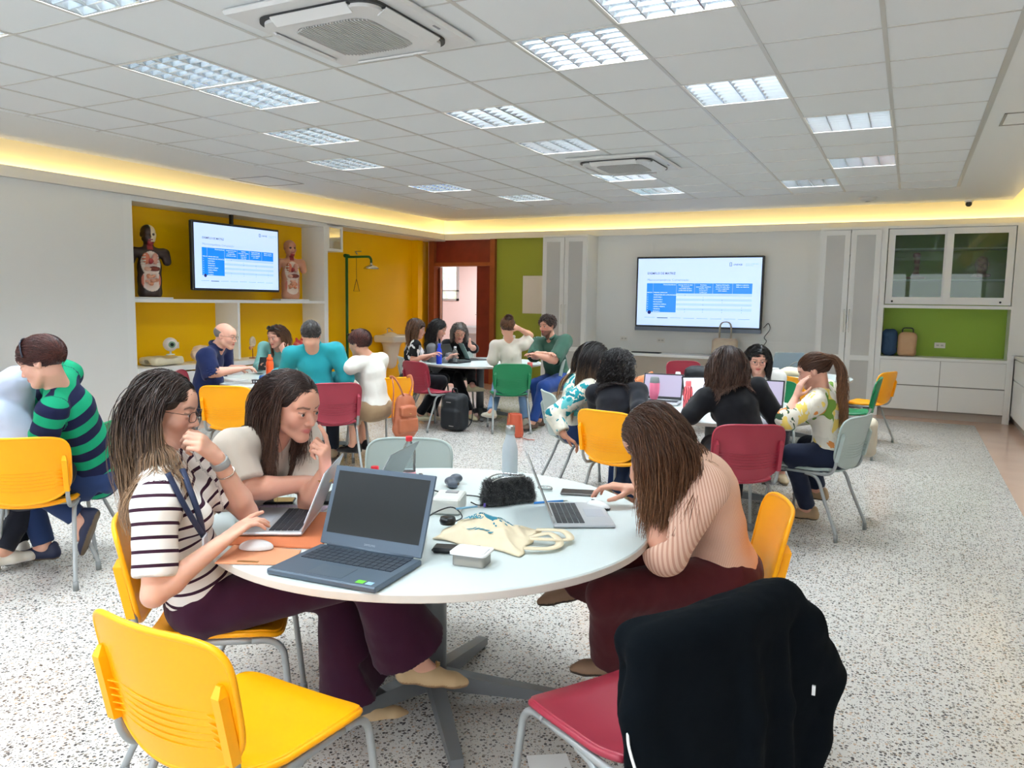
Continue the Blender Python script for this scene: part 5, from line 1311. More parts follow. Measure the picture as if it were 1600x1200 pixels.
# 3 right, pinstriped blouse
h3, h3b = Az(993, .808, 3.12), A(1006, 775, 2.74)
P3 = person('woman with long brown hair in a pink pinstriped blouse and dark red trousers, looking down', (-.585, 2.905, .56), A(1092, 722, 2.86), A(1024, 688, 2.74), D(284, -42), D(3), k=1.04, res=.007, hres=.0035, hand_res=.0035,
  tone=(212, 158, 134), topmat=pin_pink, sleeve='elbow', trouser=(74, 24, 30), flare=.9, girth=1.1,
  arms={-1: dict(e=A(1040, 866, 2.66), w=h3b, d=U(h3b, A(988, 722, 2.80)), palm=D(60), curl=(.3, .3, .35, .4), loose=.014), 1: dict(e=A(1062, 808, 3.18), w=h3, d=U(h3, Az(932, .828, 3.13)), palm=(0, 0, -1), curl=(.35, .4, .45, .5), loose=.014)},
  legs={-1: dict(k=Az(952, .53, 2.72), a=A(972, 1022, 2.88), d=D(272), cut=.93), 1: dict(k=Az(958, .60, 3.0), a=A(905, 905, 3.28), d=D(262, -10), cut=.86)},
  shoes=((150, 120, 96), (60, 50, 44)), hair=dict(style='long', col='brown', len=.40, n=3200, steps=18, back=.5, w=.0015, thick=.5, vol=.97, hug=.45, veil=1, temple=.062, part=-.005, grav=(-.05, 0, -1), wave=.014, low=-.02), seed=6)

# 4 green and navy sweater, 5 pale blue shirt at the left edge
P4 = person('woman in a green and navy striped sweater leaning to the left with a dark headband', Az(150, .56, 4.45), A(92, 606, 4.12), A(66, 566, 4.02), D(262, -22), D(350), res=.009, hres=.0045, k=1.05, girth=1.12,
  tone=(222, 172, 150), topmat=stripe_green, sleeve='elbow', trouser=denim, hem=-.02,
  arms={-1: dict(e=A(70, 676, 4.02), w=A(38, 712, 4.35), palm=(0, 0, -1)), 1: dict(e=A(40, 660, 4.5), w=A(0, 690, 4.6), palm=(0, 0, -1))},
  legs={-1: dict(k=Az(40, .53, 4.25), a=A(128, 812, 4.35), d=nrm(D(262)*.35+np.array([0, 0, -.9])), cut=.9), 1: dict(k=Az(30, .53, 4.5), a=Az(70, .10, 4.5), d=D(262))},
  shoes=((34, 40, 66), (96, 80, 62)), hair=dict(style='short', col='auburn', len=.08, n=1500, w=.0022, vol=1.03, comb=-.9, lift=.02, low=-.085), seed=8)
hb = MB(); hb.tube([P4.H+P4.R@np.array([.088*math.cos(a), .035, .036+.098*math.sin(a)])*1.05-P4.org for a in np.linspace(.1, math.pi-.1, 24)], .009, 8, flat=.4); hb.build('headband', mat('headband_navy', (38, 42, 58), .3), P4.root)
c5 = (Az(104, .8, 4.0)-.215*D(72)+.27*D(-18))*np.array([1, 1, 0])
P5 = person('person in a pale blue shirt cut off by the left edge', c5+np.array([0, 0, .56]), A(-30, 628, 4.15), A(-62, 572, 4.1), D(-50, -15), D(75), res=.010, k=1.05, girth=1.15, female=False, top=(186, 198, 220), sleeve='long', trouser=(28, 30, 40),
  arms={1: dict(e=A(25, 690, 4.35), w=A(-20, 700, 4.6)), -1: dict(e=A(-90, 700, 4.3), w=A(-60, 700, 4.6))}, legs={1: dict(k=c5+D(-25)*.42+np.array([0, 0, .52]), a=A(2, 862, 4.35), d=D(40)), -1: dict(k=c5+D(-45)*.42+np.array([0, 0, .52]), a=c5+D(-45)*.44+np.array([0, 0, .09]), d=D(-60))},
  shoes=((226, 220, 206), (232, 228, 220)), hair=dict(style='short', col='dark', n=200), seed=9)

# round table on the left
P6 = person('bald man in glasses and a navy polo shirt leaning on the table', Az(318, .56, 7.45), A(333, 547, 7.3), A(352, 525, 7.25), D(96, -10), D(180), female=False, girth=1.12, res=.011, hres=.006, tone=(226, 172, 150), top=(24, 36, 78), trouser=(30, 34, 50), brow=(140, 120, 110),
  arms={1: dict(e=A(330, 583, 7.1), w=A(372, 577, 7.25), palm=(0, 0, -1), loose=.014), -1: dict(e=A(352, 578, 7.6), w=A(380, 575, 7.45), palm=(0, 0, -1), loose=.014)}, hair=dict(style='bald', col='grey'), glasses='thin', seed=10)
P7 = person('woman in a teal cardigan with sunglasses on her head, cheek on her hand', Az(432, .56, 8.9), A(436, 547, 8.65), A(432, 526, 8.5), D(205, -14), D(282), res=.012, hres=.006, tone=(214, 160, 140), top=(120, 176, 172), sleeve='long', trouser=(28, 28, 36),
  arms={1: dict(e=A(405, 572, 8.5), w=A(408, 572, 8.25), d=D(120), palm=(0, 0, 1)), -1: dict(e=A(462, 570, 8.4), w=A(444, 552, 8.35), d=U(A(444, 552, 8.35), A(437, 534, 8.38)), palm=D(10), curl=(.9, .9, 1, 1))},
  hair=dict(style='long', col='brown', len=.34, n=700, back=.8, w=.003, vol=.97), glasses=None, seed=11)
sg = MB(); 
for sx in (-1, 1): sg.ell = None; sg.lathe([(0, .004), (.022, .003), (.026, 0), (.022, -.003), (0, -.004)], n=16, T=(P7.R@np.array(Matrix.Rotation(-.9, 3, 'X')), P7.H+P7.R@np.array([sx*.030, .066, .118])-P7.org))
sg.tube([P7.H+P7.R@np.array(q)-P7.org for q in ((-.085, 0, .06), (-.055, .062, .115), (.055, .062, .115), (.085, 0, .06))], .003, 6); del sg.ell
sg.build('sunglasses', mat('sunglass_black', (16, 16, 20), .1), P7.root)
P8 = person('man in a teal shirt seen from behind at the left round table', Az(500, .57, 7.05), A(489, 548, 6.95), A(486, 524, 6.85), D(-12, -8), D(80), female=False, girth=1.15, res=.011, hres=.006, top=(38, 150, 160), sleeve='long', trouser=(34, 38, 50),
  arms={1: dict(e=A(541, 590, 7.0), w=A(510, 590, 7.3)), -1: dict(e=A(446, 585, 7.0), w=A(430, 585, 7.4))}, hair=dict(style='short', col='salt', len=.035, n=600, w=.0035), seed=12)
P9 = person('woman with short dark hair, white blouse and khaki capri trousers seen from behind', Az(585, .56, 7.2), A(578, 560, 7.15), A(562, 537, 7.1), D(-62, -10), D(32), girth=1.12, res=.011, hres=.006, top=(226, 224, 216), sleeve='elbow', trouser=(150, 126, 98), leg_r=1.1,
  arms={-1: dict(e=A(548, 575, 6.95), w=A(530, 572, 7.1)), 1: dict(e=A(590, 590, 7.4), w=A(560, 585, 7.6))}, legs={-1: dict(k=A(553, 638, 7.15), a=A(553, 695, 7.2), d=D(-70), cut=.45), 1: dict(k=A(560, 632, 7.4), a=A(566, 690, 7.4), d=D(-60), cut=.45)},
  shoes=((18, 18, 22), (60, 60, 62)), hair=dict(style='short', col='auburn', len=.06, n=900, w=.0030, vol=1.04, comb=-.2, low=-.085), seed=13)

# far round table by the red door
P10 = person('woman with a brown bob and a black and white print blouse at the far table', Az(640, .56, 9.85), A(647, 535, 9.8), A(651, 514, 9.75), D(82, -12), D(165), res=.012, hres=.007, tone=(216, 164, 142), topmat=leaf_black, trouser=(14, 14, 20),
  arms={1: dict(e=A(645, 562, 9.6), w=A(668, 556, 9.65)), -1: dict(e=A(662, 560, 9.95), w=A(676, 554, 9.85))}, legs={1: dict(k=Az(690, .55, 9.7), a=Az(655, .12, 9.75), d=D(90)), -1: dict(k=Az(694, .55, 9.95), a=Az(672, .1, 9.9), d=D(90))},
  shoes=((196, 188, 160), (190, 184, 170)), hair=dict(style='long', col='brown', len=.24, n=700, steps=12, w=.0034, vol=1.0, thick=1.1, back=.3), seed=14)
P11 = person('woman with long dark hair bending over the far table beside the print blouse', Az(668, .56, 10.5), A(677, 536, 10.35), A(685, 514, 10.3), D(96, -22), D(180), res=.012, hres=.007, tone=(222, 170, 150), top=(120, 120, 122), trouser=(14, 14, 20), sleeve='long',
  arms={1: dict(w=A(700, 560, 10.1)), -1: dict(w=A(705, 556, 10.2))}, hair=dict(style='long', col='black', len=.38, n=700, steps=14, w=.0034, back=.5), seed=15)
P12 = person('grey-haired woman in gold glasses and a black blouse, in front of the open door', Az(712, .56, 11.0), A(716, 536, 10.85), A(718, 519, 10.7), D(172, -24), D(262), res=.012, hres=.007, tone=(224, 170, 150), top=(14, 14, 18), sleeve='elbow', trouser=(12, 12, 18), girth=1.08,
  arms={1: dict(e=A(694, 553, 10.7), w=A(706, 554, 10.4)), -1: dict(e=A(741, 545, 10.8), w=A(734, 540, 10.4), d=(0, 0, 1), curl=(1, 1, 1, 1))}, legs={1: dict(k=Az(735, .6, 10.4), a=A(738, 603, 10.0), d=D(110, 5), cut=.9), -1: dict(k=Az(715, .52, 10.4), a=Az(735, .1, 10.1), d=D(150))},
  shoes=((206, 196, 160), (196, 188, 160)), hair=dict(style='long', col='grey', len=.24, n=600, steps=12, w=.0034, vol=.96, back=.7), glasses='gold', seed=16)
P13 = person('person in a cream shirt from behind, one hand on the pinned-up hair', Az(800, .56, 9.35), A(797, 536, 9.3), A(793, 512, 9.25), D(-8, -4), D(82), res=.011, hres=.007, top=(222, 214, 200), sleeve='elbow', trouser=(120, 150, 186), k=1.03,
  arms={1: dict(e=A(829, 524, 9.35), w=A(812, 514, 9.2), d=nrm(D(-90)+np.array([0, 0, .5])), palm=D(-60), cuff=.3, sleeve='short', loose=.014), -1: dict(e=A(770, 562, 9.3), w=A(774, 571, 9.6), loose=.012)},
  legs={1: dict(k=Az(815, .52, 9.7), a=Az(822, .10, 9.6), d=D(10)), -1: dict(k=Az(778, .52, 9.65), a=A(768, 643, 9.3), d=D(-40))}, shoes=((206, 198, 180), (224, 220, 210)), hair=dict(style='bun', col='brown', n=700, w=.003, bunc=(.0, -.075, .10)), seed=17)
P14 = person('bearded man in a dark green polo shirt with crossed arms at the far table', Az(872, .57, 10.0), A(862, 535, 9.9), A(855, 509, 9.8), D(222, -6), D(300), female=False, girth=1.2, k=1.04, res=.011, hres=.006, tone=(222, 164, 142), top=(58, 92, 78), trouser=(30, 60, 122), beard=.8, brow=(48, 36, 32),
  arms={1: dict(e=A(835, 556, 9.8), w=A(852, 553, 9.6), loose=.016), -1: dict(e=A(866, 563, 9.55), w=A(842, 556, 9.45), loose=.016)}, legs={1: dict(k=Az(838, .52, 9.7), a=Az(842, .1, 9.6), d=D(250)), -1: dict(k=Az(850, .52, 9.45), a=Az(832, .1, 9.4), d=D(230))},
  shoes=((84, 66, 54), (60, 50, 44)), hair=dict(style='short', col='dark', len=.05, n=600, w=.0035, lift=.5, comb=.1, vol=1.02), seed=18)

def collar(B, neck_pt, col, r1=.066, name='collar'):
    n_ = np.asarray(neck_pt); n_ = n_+(B.H-n_)*.24+B.up*.022; P = []
    for a in np.linspace(.35, 2*math.pi-.35, 26): P.append(n_+B.r*math.sin(a)*r1+B.f*(math.cos(a)*r1*1.02+.012)+B.up*(.010-.030*max(0, math.cos(a)))-B.org)
    MB().tube(P, [.010]+[.015]*24+[.010], 8, flat=1.3).build(name, mat('collar_%d_%d_%d' % col, col, .85), B.root)
collar(P6, A(333, 547, 7.3), (22, 32, 70)); collar(P8, A(489, 548, 6.95), (38, 144, 154)); collar(P13, A(797, 536, 9.3), (214, 206, 192), .060); collar(P14, A(862, 535, 9.9), (54, 86, 73), .068)
# round table on the right
P15 = person('woman in a teal floral blouse with long fair-ended hair, hand on her seat', Az(893, .56, 6.3), A(908, 592, 6.2), A(930, 560, 6.15), D(82, -8), D(165), res=.010, hres=.005, hand_res=.006, tone=(188, 132, 106), topmat=teal_floral, sleeve='long', trouser=denim, girth=1.12,
  arms={1: dict(e=A(866, 648, 6.0), w=A(882, 681, 5.92), d=nrm(D(90)*.8+np.array([0, 0, -.5])), cuff=.82, loose=.014, curl=(.5, .5, .5, .5)), -1: dict(e=A(925, 640, 6.5), w=A(955, 630, 6.5))},
  legs={1: dict(k=Az(970, .55, 6.2), a=Az(960, .1, 6.1), d=D(90)), -1: dict(k=Az(975, .55, 6.45), a=Az(975, .1, 6.4), d=D(90))}, hair=dict(style='long', col='teal_ombre', len=.56, n=1200, steps=18, back=.7, w=.0026, thick=.9), seed=19)
P16 = person('woman with curly black hair and a black top on a yellow chair', Az(958, .56, 5.55), A(963, 608, 5.65), A(967, 575, 5.7), D(48, -12), D(120), res=.010, hres=.006, tone=(196, 140, 116), top=(20, 22, 30), sleeve='long', trouser=(34, 48, 74), girth=1.08,
  arms={1: dict(e=A(1000, 640, 5.4), w=A(1020, 640, 5.7)), -1: dict(e=A(935, 650, 6.0), w=A(985, 640, 6.2))}, legs={1: dict(k=Az(1010, .52, 5.8), a=Az(985, .1, 5.8), d=D(60)), -1: dict(k=Az(985, .52, 6.0), a=Az(965, .1, 5.8), d=D(60))},
  hair=dict(style='long', col='black', len=.27, n=1500, steps=22, back=.3, w=.0026, thick=2.0, vol=1.04, curl=.012, cf=24, wave=.02, hug=.05), seed=20)
P17 = person('woman in a black top with wavy dark hair seen from behind', Az(1166, .56, 5.08), A(1141, 608, 5.12), A(1134, 573, 5.15), D(-4, -6), D(86), k=1.06, girth=1.1, res=.009, hres=.006, top=(14, 15, 20), sleeve='long', trouser=(18, 20, 30),
  arms={1: dict(e=A(1216, 655, 5.15), w=A(1195, 640, 5.5)), -1: dict(e=A(1080, 648, 5.1), w=A(1090, 625, 5.5))}, legs={}, hair=dict(style='long', col='dark', len=.24, n=1300, steps=14, w=.0028, thick=.9, vol=.99, wave=.018, wf=9, back=.3, hug=.3), seed=21)
P18 = person('woman in dark-rimmed glasses with straight black hair facing the photographer', Az(1192, .56, 7.2), A(1186, 592, 6.95), A(1184, 562, 6.85), D(192, -12), D(274), res=.010, hres=.005, tone=(224, 168, 148), top=(226, 224, 220), sleeve='long', trouser=(40, 40, 50), collar='v',
  arms={1: dict(e=A(1158, 630, 6.9), w=A(1165, 620, 6.55)), -1: dict(e=A(1215, 635, 6.9), w=A(1198, 625, 6.5))}, hair=dict(style='long', col='black', len=.30, n=1300, steps=14, w=.0028, back=.6, part=-.02, wave=.01), glasses='thin', seed=22)
f19 = D(-43)
h19 = A(1243, 622, 5.2)
P19 = person('woman in a tropical print blouse with a long light brown ponytail, head on her hand', Az(1298, .56, 5.35), A(1283, 612, 5.28), A(1272, 580, 5.25), D(-62, -20), D(38), res=.009, hres=.006, hand_res=.006, tone=(222, 168, 146), topmat=tropical, sleeve='elbow', trouser=(26, 34, 56), girth=1.05,
  arms={-1: dict(e=A(1228, 655, 5.1), w=h19, d=U(h19, A(1252, 596, 5.18)), palm=D(80), curl=(.3, .3, .4, .4), sleeve='elbow', loose=.02), 1: dict(e=A(1300, 640, 5.6), w=A(1260, 640, 5.8))},
  legs={-1: dict(k=Az(1238, .53, 5.35), a=A(1262, 795, 5.6), d=D(-60), cut=.93), 1: dict(k=Az(1262, .53, 5.7), a=A(1278, 765, 5.75), d=D(-50), cut=.93)}, shoes=((168, 140, 108), (60, 50, 44)),
  hair=dict(style='long', col='brown', len=.52, n=1600, steps=18, w=.0024, tie=(.0, -.135, .06), thick=.5, wave=.022, wf=8, back=.8, hug=.1, vol=.96), seed=23)
wristband(P19, h19, (0, 0, 1), .028, 'watch_band', mat('watch_white', (232, 230, 226), .4), .012, .015)
# ================================================================== things on the tables
def Rz(a): c, s_ = math.cos(a), math.sin(a); return np.array([[c, -s_, 0], [s_, c_ if False else c, 0], [0, 0, 1]])
screen_off = mat('screen_off', (36, 40, 42), .12); screen_paper = mat('screen_page', (220, 226, 240), .3, emit=(214, 218, 236), es=.8); key_dark = mat('key_dark', (38, 42, 48), .5)
silver = mat('laptop_silver', (196, 200, 204), .35, .5); slate = mat('laptop_slate', (84, 98, 112), .4, .3); graph = mat('laptop_black', (30, 31, 34), .4)
scr_lilac = mat('screen_lilac', (150, 142, 160), .3, emit=(140, 132, 158), es=.7)
def laptop(label, c, fwd, w_, d_, open_deg, body, scr, keys=key_dark, rim=None, th=.016, sh_=None, page=False, bez=.012, lidc=None):
    """c: centre of the base on the table, fwd: direction from the user to the hinge"""
    f = nrm([fwd[0], fwd[1], 0]); t = thing('laptop', label, 'laptop', (c[0], c[1], ZT), math.atan2(f[1], f[0])-math.pi/2, 'laptops on the round tables')
    MB().box((-w_/2, -d_/2, .001), (w_/2, d_/2, th), 0, .004).build('base', body, t)
    k = MB(); rows, cols = 5, 14; kw, kd = w_*.86/cols, d_*.46/rows
    for r_ in range(rows):
        x = -w_*.43
        for q in range(cols):
            ww = kw*(1 if not (r_ == 0 and 4 <= q <= 8) else 1)
            k.box((x+.0012, d_*-.02+r_*kd+.0012-.0, th), (x+ww-.0012, d_*-.02+(r_+1)*kd-.0012, th+.0022)); x += ww
    k.build('keyboard', keys, t)
    MB().box((-w_*.16, -d_*.42, th), (w_*.16, -d_*.10, th+.0006)).build('touchpad', mat('touchpad_'+body.name, tuple(int(x) for x in ((176, 182, 190) if body is silver else (74, 86, 98) if body is slate else (44, 46, 50))), .3), t)
    a = math.radians(open_deg-90); c_, s_ = math.cos(a), math.sin(a); H_ = sh_ or d_*.98; Rr = np.array([[1, 0, 0], [0, c_, s_], [0, -s_, c_]]); O = np.array([0, d_/2-.004, th+.004])
    lid = MB().box((-w_/2, 0, 0), (w_/2, .006, H_), 0, .003, T=(Rr, O)).build('lid', lidc or body, t)
    if rim: MB().box((-w_/2+.002, -.0015, .002), (w_/2-.002, .001, H_-.002), T=(Rr, O)).build('bezel', rim, lid)
    MB().box((-w_/2+bez, -.0025, bez*2.2), (w_/2-bez, -.001, H_-bez), T=(Rr, O)).build('screen', scr, lid)
    MB().tube([(-w_*.42, d_/2-.003, th+.003), (w_*.42, d_/2-.003, th+.003)], .0055, 8).build('hinge', body, t)
    return t, Rr, O, H_
t, Rr, O, H_ = laptop('big grey-blue laptop with a blank dark screen at the near edge of the front table', (-1.463, 1.79), (-.075, 1), .375, .262, 112, slate, screen_off, mat('key_navy', (44, 52, 62), .5), rim=slate, th=.019, bez=.017)
MB().box((.112, -.118, .019), (.138, -.096, .0196)).build('green_sticker', mat('sticker_green', (110, 200, 60), .4), t)
MB().box((.145, -.118, .019), (.166, -.098, .0196)).build('blue_sticker', mat('sticker_blue', (150, 190, 220), .4), t)
text('screen_mark', 'SAMSUNG', .009, mat('mark_grey', (150, 158, 168), .4), t, (np.stack([Rr[:, 0], Rr[:, 2], -Rr[:, 1]], 1), O+Rr@np.array([0, -.003, .012])), 'CENTER')
laptop('silver laptop with black keys under the hand of the woman in stripes', (-1.965, 2.045), (.86, .48), .325, .228, 112, silver, screen_paper, lidc=silver, th=.013)
laptop('thin silver laptop seen edge-on in front of the woman in pink pinstripes', (-1.08, 2.695), (-.86, -.50), .325, .226, 112, silver, screen_off, lidc=silver, th=.013)
laptop('black laptop with a grey lid in front of the woman in beige', (-2.00, 2.515), (.93, .25), .33, .23, 118, graph, screen_paper, lidc=mat('lid_grey', (150, 160, 162), .4, .3), th=.014)
laptop('black open laptop on the far table beside the blue bottle', (-5.28, 8.75), D(-62)[:2], .34, .24, 115, graph, screen_off, lidc=graph)
laptop('laptop with a pale teal lid at the far table before the grey-haired woman', (-5.35, 9.35), D(250)[:2], .34, .24, 115, graph, screen_paper, lidc=mat('lid_teal', (156, 186, 180), .4, .2))
laptop('laptop with lit screen between the pink and coral bottles', tuple(Az(1030, ZT, 6.35)[:2]), D(20)[:2], .33, .23, 112, silver, scr_lilac, rim=graph)
laptop('laptop with a white page open, half hidden by the woman in black', tuple(Az(1108, ZT, 6.1)[:2]), D(-8)[:2], .33, .23, 110, graph, screen_paper, rim=graph)
laptop('laptop in front of the woman in dark-rimmed glasses, screen showing a lilac page', tuple(Az(1185, ZT, 5.95)[:2]), D(25)[:2], .33, .23, 110, graph, scr_lilac, rim=graph)
laptop('grey laptop standing open on the farthest right table below the screen wall', tuple(Az(1222, ZT, 9.6)[:2]), D(178)[:2], .36, .25, 110, graph, screen_off, lidc=mat('lid_slate', (128, 138, 148), .4, .3))

def flat_poly(name, pts, z0, z1, m_, label, cat, group=None, bev=0):
    P = np.array(pts, float); c = P.mean(0); t = MB().prism([tuple(q) for q in P-c], 0, z1-z0).build(name, m_, None, (c[0], c[1], z0)); tag(t, label, cat, group); return t
leather = mat('orange_leather', (204, 116, 74), .5, bump=.2, bscale=300)
fo = thing('laptop_sleeve', 'orange leather sleeve under the silver laptop of the woman in stripes', 'sleeve', (-1.85, 1.95, ZT))
def pr(pts, z0, z1): return MB().prism([(x+1.85, y-1.95) for x, y in pts], z0, z1)
pr([(-1.84, 1.635), (-1.625, 1.74), (-1.70, 1.86), (-1.93, 1.80)], .0, .003).build('flap', mat('tan_leather', (216, 150, 112), .55), fo)
pr([(-1.95, 1.78), (-1.66, 1.90), (-1.84, 2.28), (-2.12, 2.14)], .0, .006).build('pouch', leather, fo)
pr([(-1.79, 1.675), (-1.73, 1.70), (-1.735, 1.712), (-1.795, 1.687)], .003, .004).build('gold_bar', mat('gold'), fo)
fo.location.z = ZT+.0008
for o_ in bpy.data.objects:
    if o_.get('label', '').startswith('silver laptop with black keys'): o_.location.z = ZT+.008
def mouse(label, c, ang, cols):
    t = thing('computer_mouse', label, 'mouse', (c[0], c[1], ZT), ang, 'computer mice')
    S = SDF((-.05, -.07, -.01), (.05, .07, .06), .003); S.ell((0, 0, .004), (.031, .056, .026), None, 0); S.cut((0, 0, .001), (0, 0, -1), .002); V, Q = S.surf(); V = smooth_mesh(V, Q, 2)
    qmesh('shell', V, Q, cols[0], t)
    if cols[1]: MB().lathe([(0, 0), (.030, 0), (.033, .004), (.030, .012)], n=24, T=(np.diag([1, 1.75, 1]), (0, 0, 0))).build('underside', cols[1], t); MB().box((-.003, .015, .024), (.003, .032, .030), 0, .002).build('wheel', black_pl, t)
    return t
wht = mat('white_plastic', (236, 238, 238), .25)
m1 = mouse('flat white computer mouse lying on the orange leather sleeve', (-1.83, 1.795), -1.1, (wht, None)); m1.location.z = ZT+.0045
mouse('white and black computer mouse under the hand of the woman on the right', tuple(Az(934, ZT, 3.085)[:2]), 1.3, (wht, black_pl))
def phone(label, c, ang, back=(20, 22, 26)):
    t = thing('phone', label, 'phone', (c[0], c[1], ZT), ang, 'phones on the front table')
    MB().box((-.038, -.078, .001), (.038, .078, .010), 0, .003).build('case', mat('phone_case_%d' % back[0], back, .4), t); MB().box((-.035, -.074, .010), (.035, .074, .0108)).build('glass', mat('phone_glass', (46, 40, 40), .06), t); return t
phone('black phone lying beside lilac papers', (-2.20, 2.26), -1.0).location.z = ZT+.003
phone('grey-edged phone lying beyond the white and black mouse', (-1.21, 3.02), -1.25, (120, 116, 116))
lil = nodes('lilac_sheet', .7); m, nt, b, N, L = lil; tcx = N('TexCoord'); bw = N('TexBrick', i_Scale=26.0); bw.inputs['Color1'].default_value = lin((216, 204, 232)); bw.inputs['Color2'].default_value = lin((206, 190, 226)); bw.inputs['Mortar'].default_value = lin((240, 236, 244)); bw.inputs['Mortar Size'].default_value = .03
L(tcx.outputs['Object'], bw.inputs['Vector']); L(bw.outputs['Color'], b.inputs['Base Color']); lilac = m
flat_poly('paper', [(-2.28, 2.20), (-1.98, 2.33), (-1.93, 2.20), (-2.20, 2.08)], ZT+.0006, ZT+.002, lilac, 'lilac printed sheet on the front table under the black phone', 'paper')
flat_poly('paper', [(-1.95, 2.32), (-1.72, 2.10), (-1.66, 2.16), (-1.86, 2.40)], ZT+.0006, ZT+.002, mat('pink_sheet', (232, 190, 208), .7), 'pink sheet showing behind the silver laptop screen', 'paper')
flat_poly('notebook', [(-2.16, 2.12), (-1.99, 2.20), (-2.01, 2.235), (-2.18, 2.16)], ZT+.002, ZT+.007, mat('notebook_mauve', (176, 134, 150), .6), 'thin mauve notebook edge left of the silver laptop', 'notebook')
def pen(label, a, b_, col, r_=.0045):
    t = thing('pen', label, 'pen', tuple(a)); d_ = np.asarray(b_)-np.asarray(a)
    MB().tube([(0, 0, 0), d_*.86], r_, 8).build('barrel', mat('pen_%d_%d_%d' % col, col, .3), t); MB().tube([d_*.86, d_], [r_*.9, .001], 8).build('tip', steel, t)
    MB().tube([(0, 0, 0), d_*-.02], r_*1.05, 8).build('cap', mat('pen_%d_%d_%d' % col), t)
pen('black pen lying between the silver and the grey-blue laptops', (-1.66, 2.02, ZT+.005), (-1.74, 2.12, ZT+.005), (28, 30, 36))
pen('teal pen beside the black phone', (-2.10, 2.33, ZT+.007), (-2.0, 2.36, ZT+.007), (60, 100, 120))
pen('blue pen beside the black fuzzy pouch', (-1.30, 2.77, ZT+.005), (-1.20, 2.87, ZT+.005), (40, 130, 210))
pen('white and blue pen on the tote bag', (-1.42, 2.36, ZT+.06), (-1.36, 2.43, ZT+.062), (120, 170, 200), .004)

def bottle(label, c, prof, m_, cap=None, capm=None, extra=None, name='bottle', cat='bottle', group=None):
    t = thing(name, label, cat, (c[0], c[1], c[2] if len(c) > 2 else ZT), 0, group)
    MB().lathe(prof, n=28).build('body', m_, t)
    if cap: MB().lathe(cap, n=24).build('cap', capm, t)
    if extra: extra(t)
    return t
clearp = thin_glass('clear_plastic', (238, 244, 246), .14, rough=.05); red_cap = mat('red_cap', (226, 40, 54), .35)
pet = [(0, .002), (.028, .002), (.031, .012), (.030, .05), (.0285, .06), (.0305, .07), (.0305, .115), (.028, .135), (.018, .158), (.0125, .166), (.0125, .175)]
capp = [(0, .192), (.0150, .192), (.0155, .188), (.0155, .172), (.0125, .170)]
def lab(t): MB().lathe([(.0312, .012), (.0312, .03), (.0308, .03)], n=28).build('label', mat('label_pink', (232, 170, 180), .5), t)
bottle('clear plastic water bottle with a red cap in the middle of the front table', (-2.0, 2.90), pet, clearp, capp, red_cap, lab, group='water bottles with red caps')
bottle('red bottle cap and neck showing just over the big laptop screen', (-1.83, 2.42), [(r_*.9, z*.83) for r_, z in pet], clearp, [(r_, z-.032) for r_, z in capp], red_cap, None, group='water bottles with red caps')
bottle('pale grey steel bottle with a brushed metal cap behind the fuzzy pouch', (-1.60, 3.13), [(0, .001), (.034, .001), (.036, .006), (.036, .13), (.034, .15), (.024, .185), (.020, .20), (.020, .205)], mat('bottle_pale', (196, 206, 212), .35), [(0, .245), (.0205, .245), (.022, .241), (.022, .206), (.019, .205)], steel)
# black fuzzy pouch with a metal clasp frame
t = thing('pouch', 'black fuzzy pouch with a metal clasp and a small charm', 'pouch', (-1.40, 2.73, ZT), math.atan2(.19, .13))
S = SDF((-.14, -.07, -.01), (.14, .07, .14), .004)
for k in range(8): x = -.088+.025*k; S.cone((x, 0, .028), (x, 0, .082-.012*(k == 7)), .034, .024, .010, ((0, 1, 0), .85))
S.cut((0, 0, .001), (0, 0, -1)); S.wrinkle(.003, 190, 2); V, Q = S.surf(); V = smooth_mesh(V, Q, 1)
fz = mat('black_fuzz', (10, 10, 12), .95, bump=1.0, bscale=500, sheen=.4)
bod = qmesh('body', V, Q, fz, t)
r = np.random.default_rng(5); ids = r.integers(0, len(V), 2600); n_ = nrm(np.array([0, 0, 1.])); cc_ = V.mean(0); dirs = V[ids]-cc_*[1, 1, .8]; dirs[:, 0] *= .3; dirs /= np.linalg.norm(dirs, axis=1)[:, None]; dirs += r.normal(0, .5, dirs.shape)
Pf = np.stack([V[ids]+dirs*.008*q for q in np.linspace(0, 1, 3)], 1); strands('fuzz', Pf, .0007, fz, t, (0, 0, 0), 1, 3)
MB().tube(curve([(-.10, -.012, .045), (-.095, -.016, .085), (-.06, -.02, .108), (.0, -.022, .112), (.06, -.018, .108)], 6), .003, 8).tube(curve([(-.10, -.012, .045), (-.098, .012, .085), (-.07, .026, .108), (-.02, .022, .118), (.06, .0, .110)], 6), .003, 8).build('clasp_frame', chrome, t)
ch = MB()
for k in range(5): 
    a = np.linspace(0, 2*math.pi, 10); ch.tube([(-.103-.003*k, -.018+.004*math.cos(q)*(k % 2), .045-.010*k+.005*math.sin(q)) for q in a], .0011, 5)
ch.build('chain', chrome, t); MB().lathe([(0, 0), (.006, .004), (.004, .016), (0, .018)], (-.116, -.02, .0), 10).build('charm', mat('charm_violet', (90, 70, 150), .3), t)
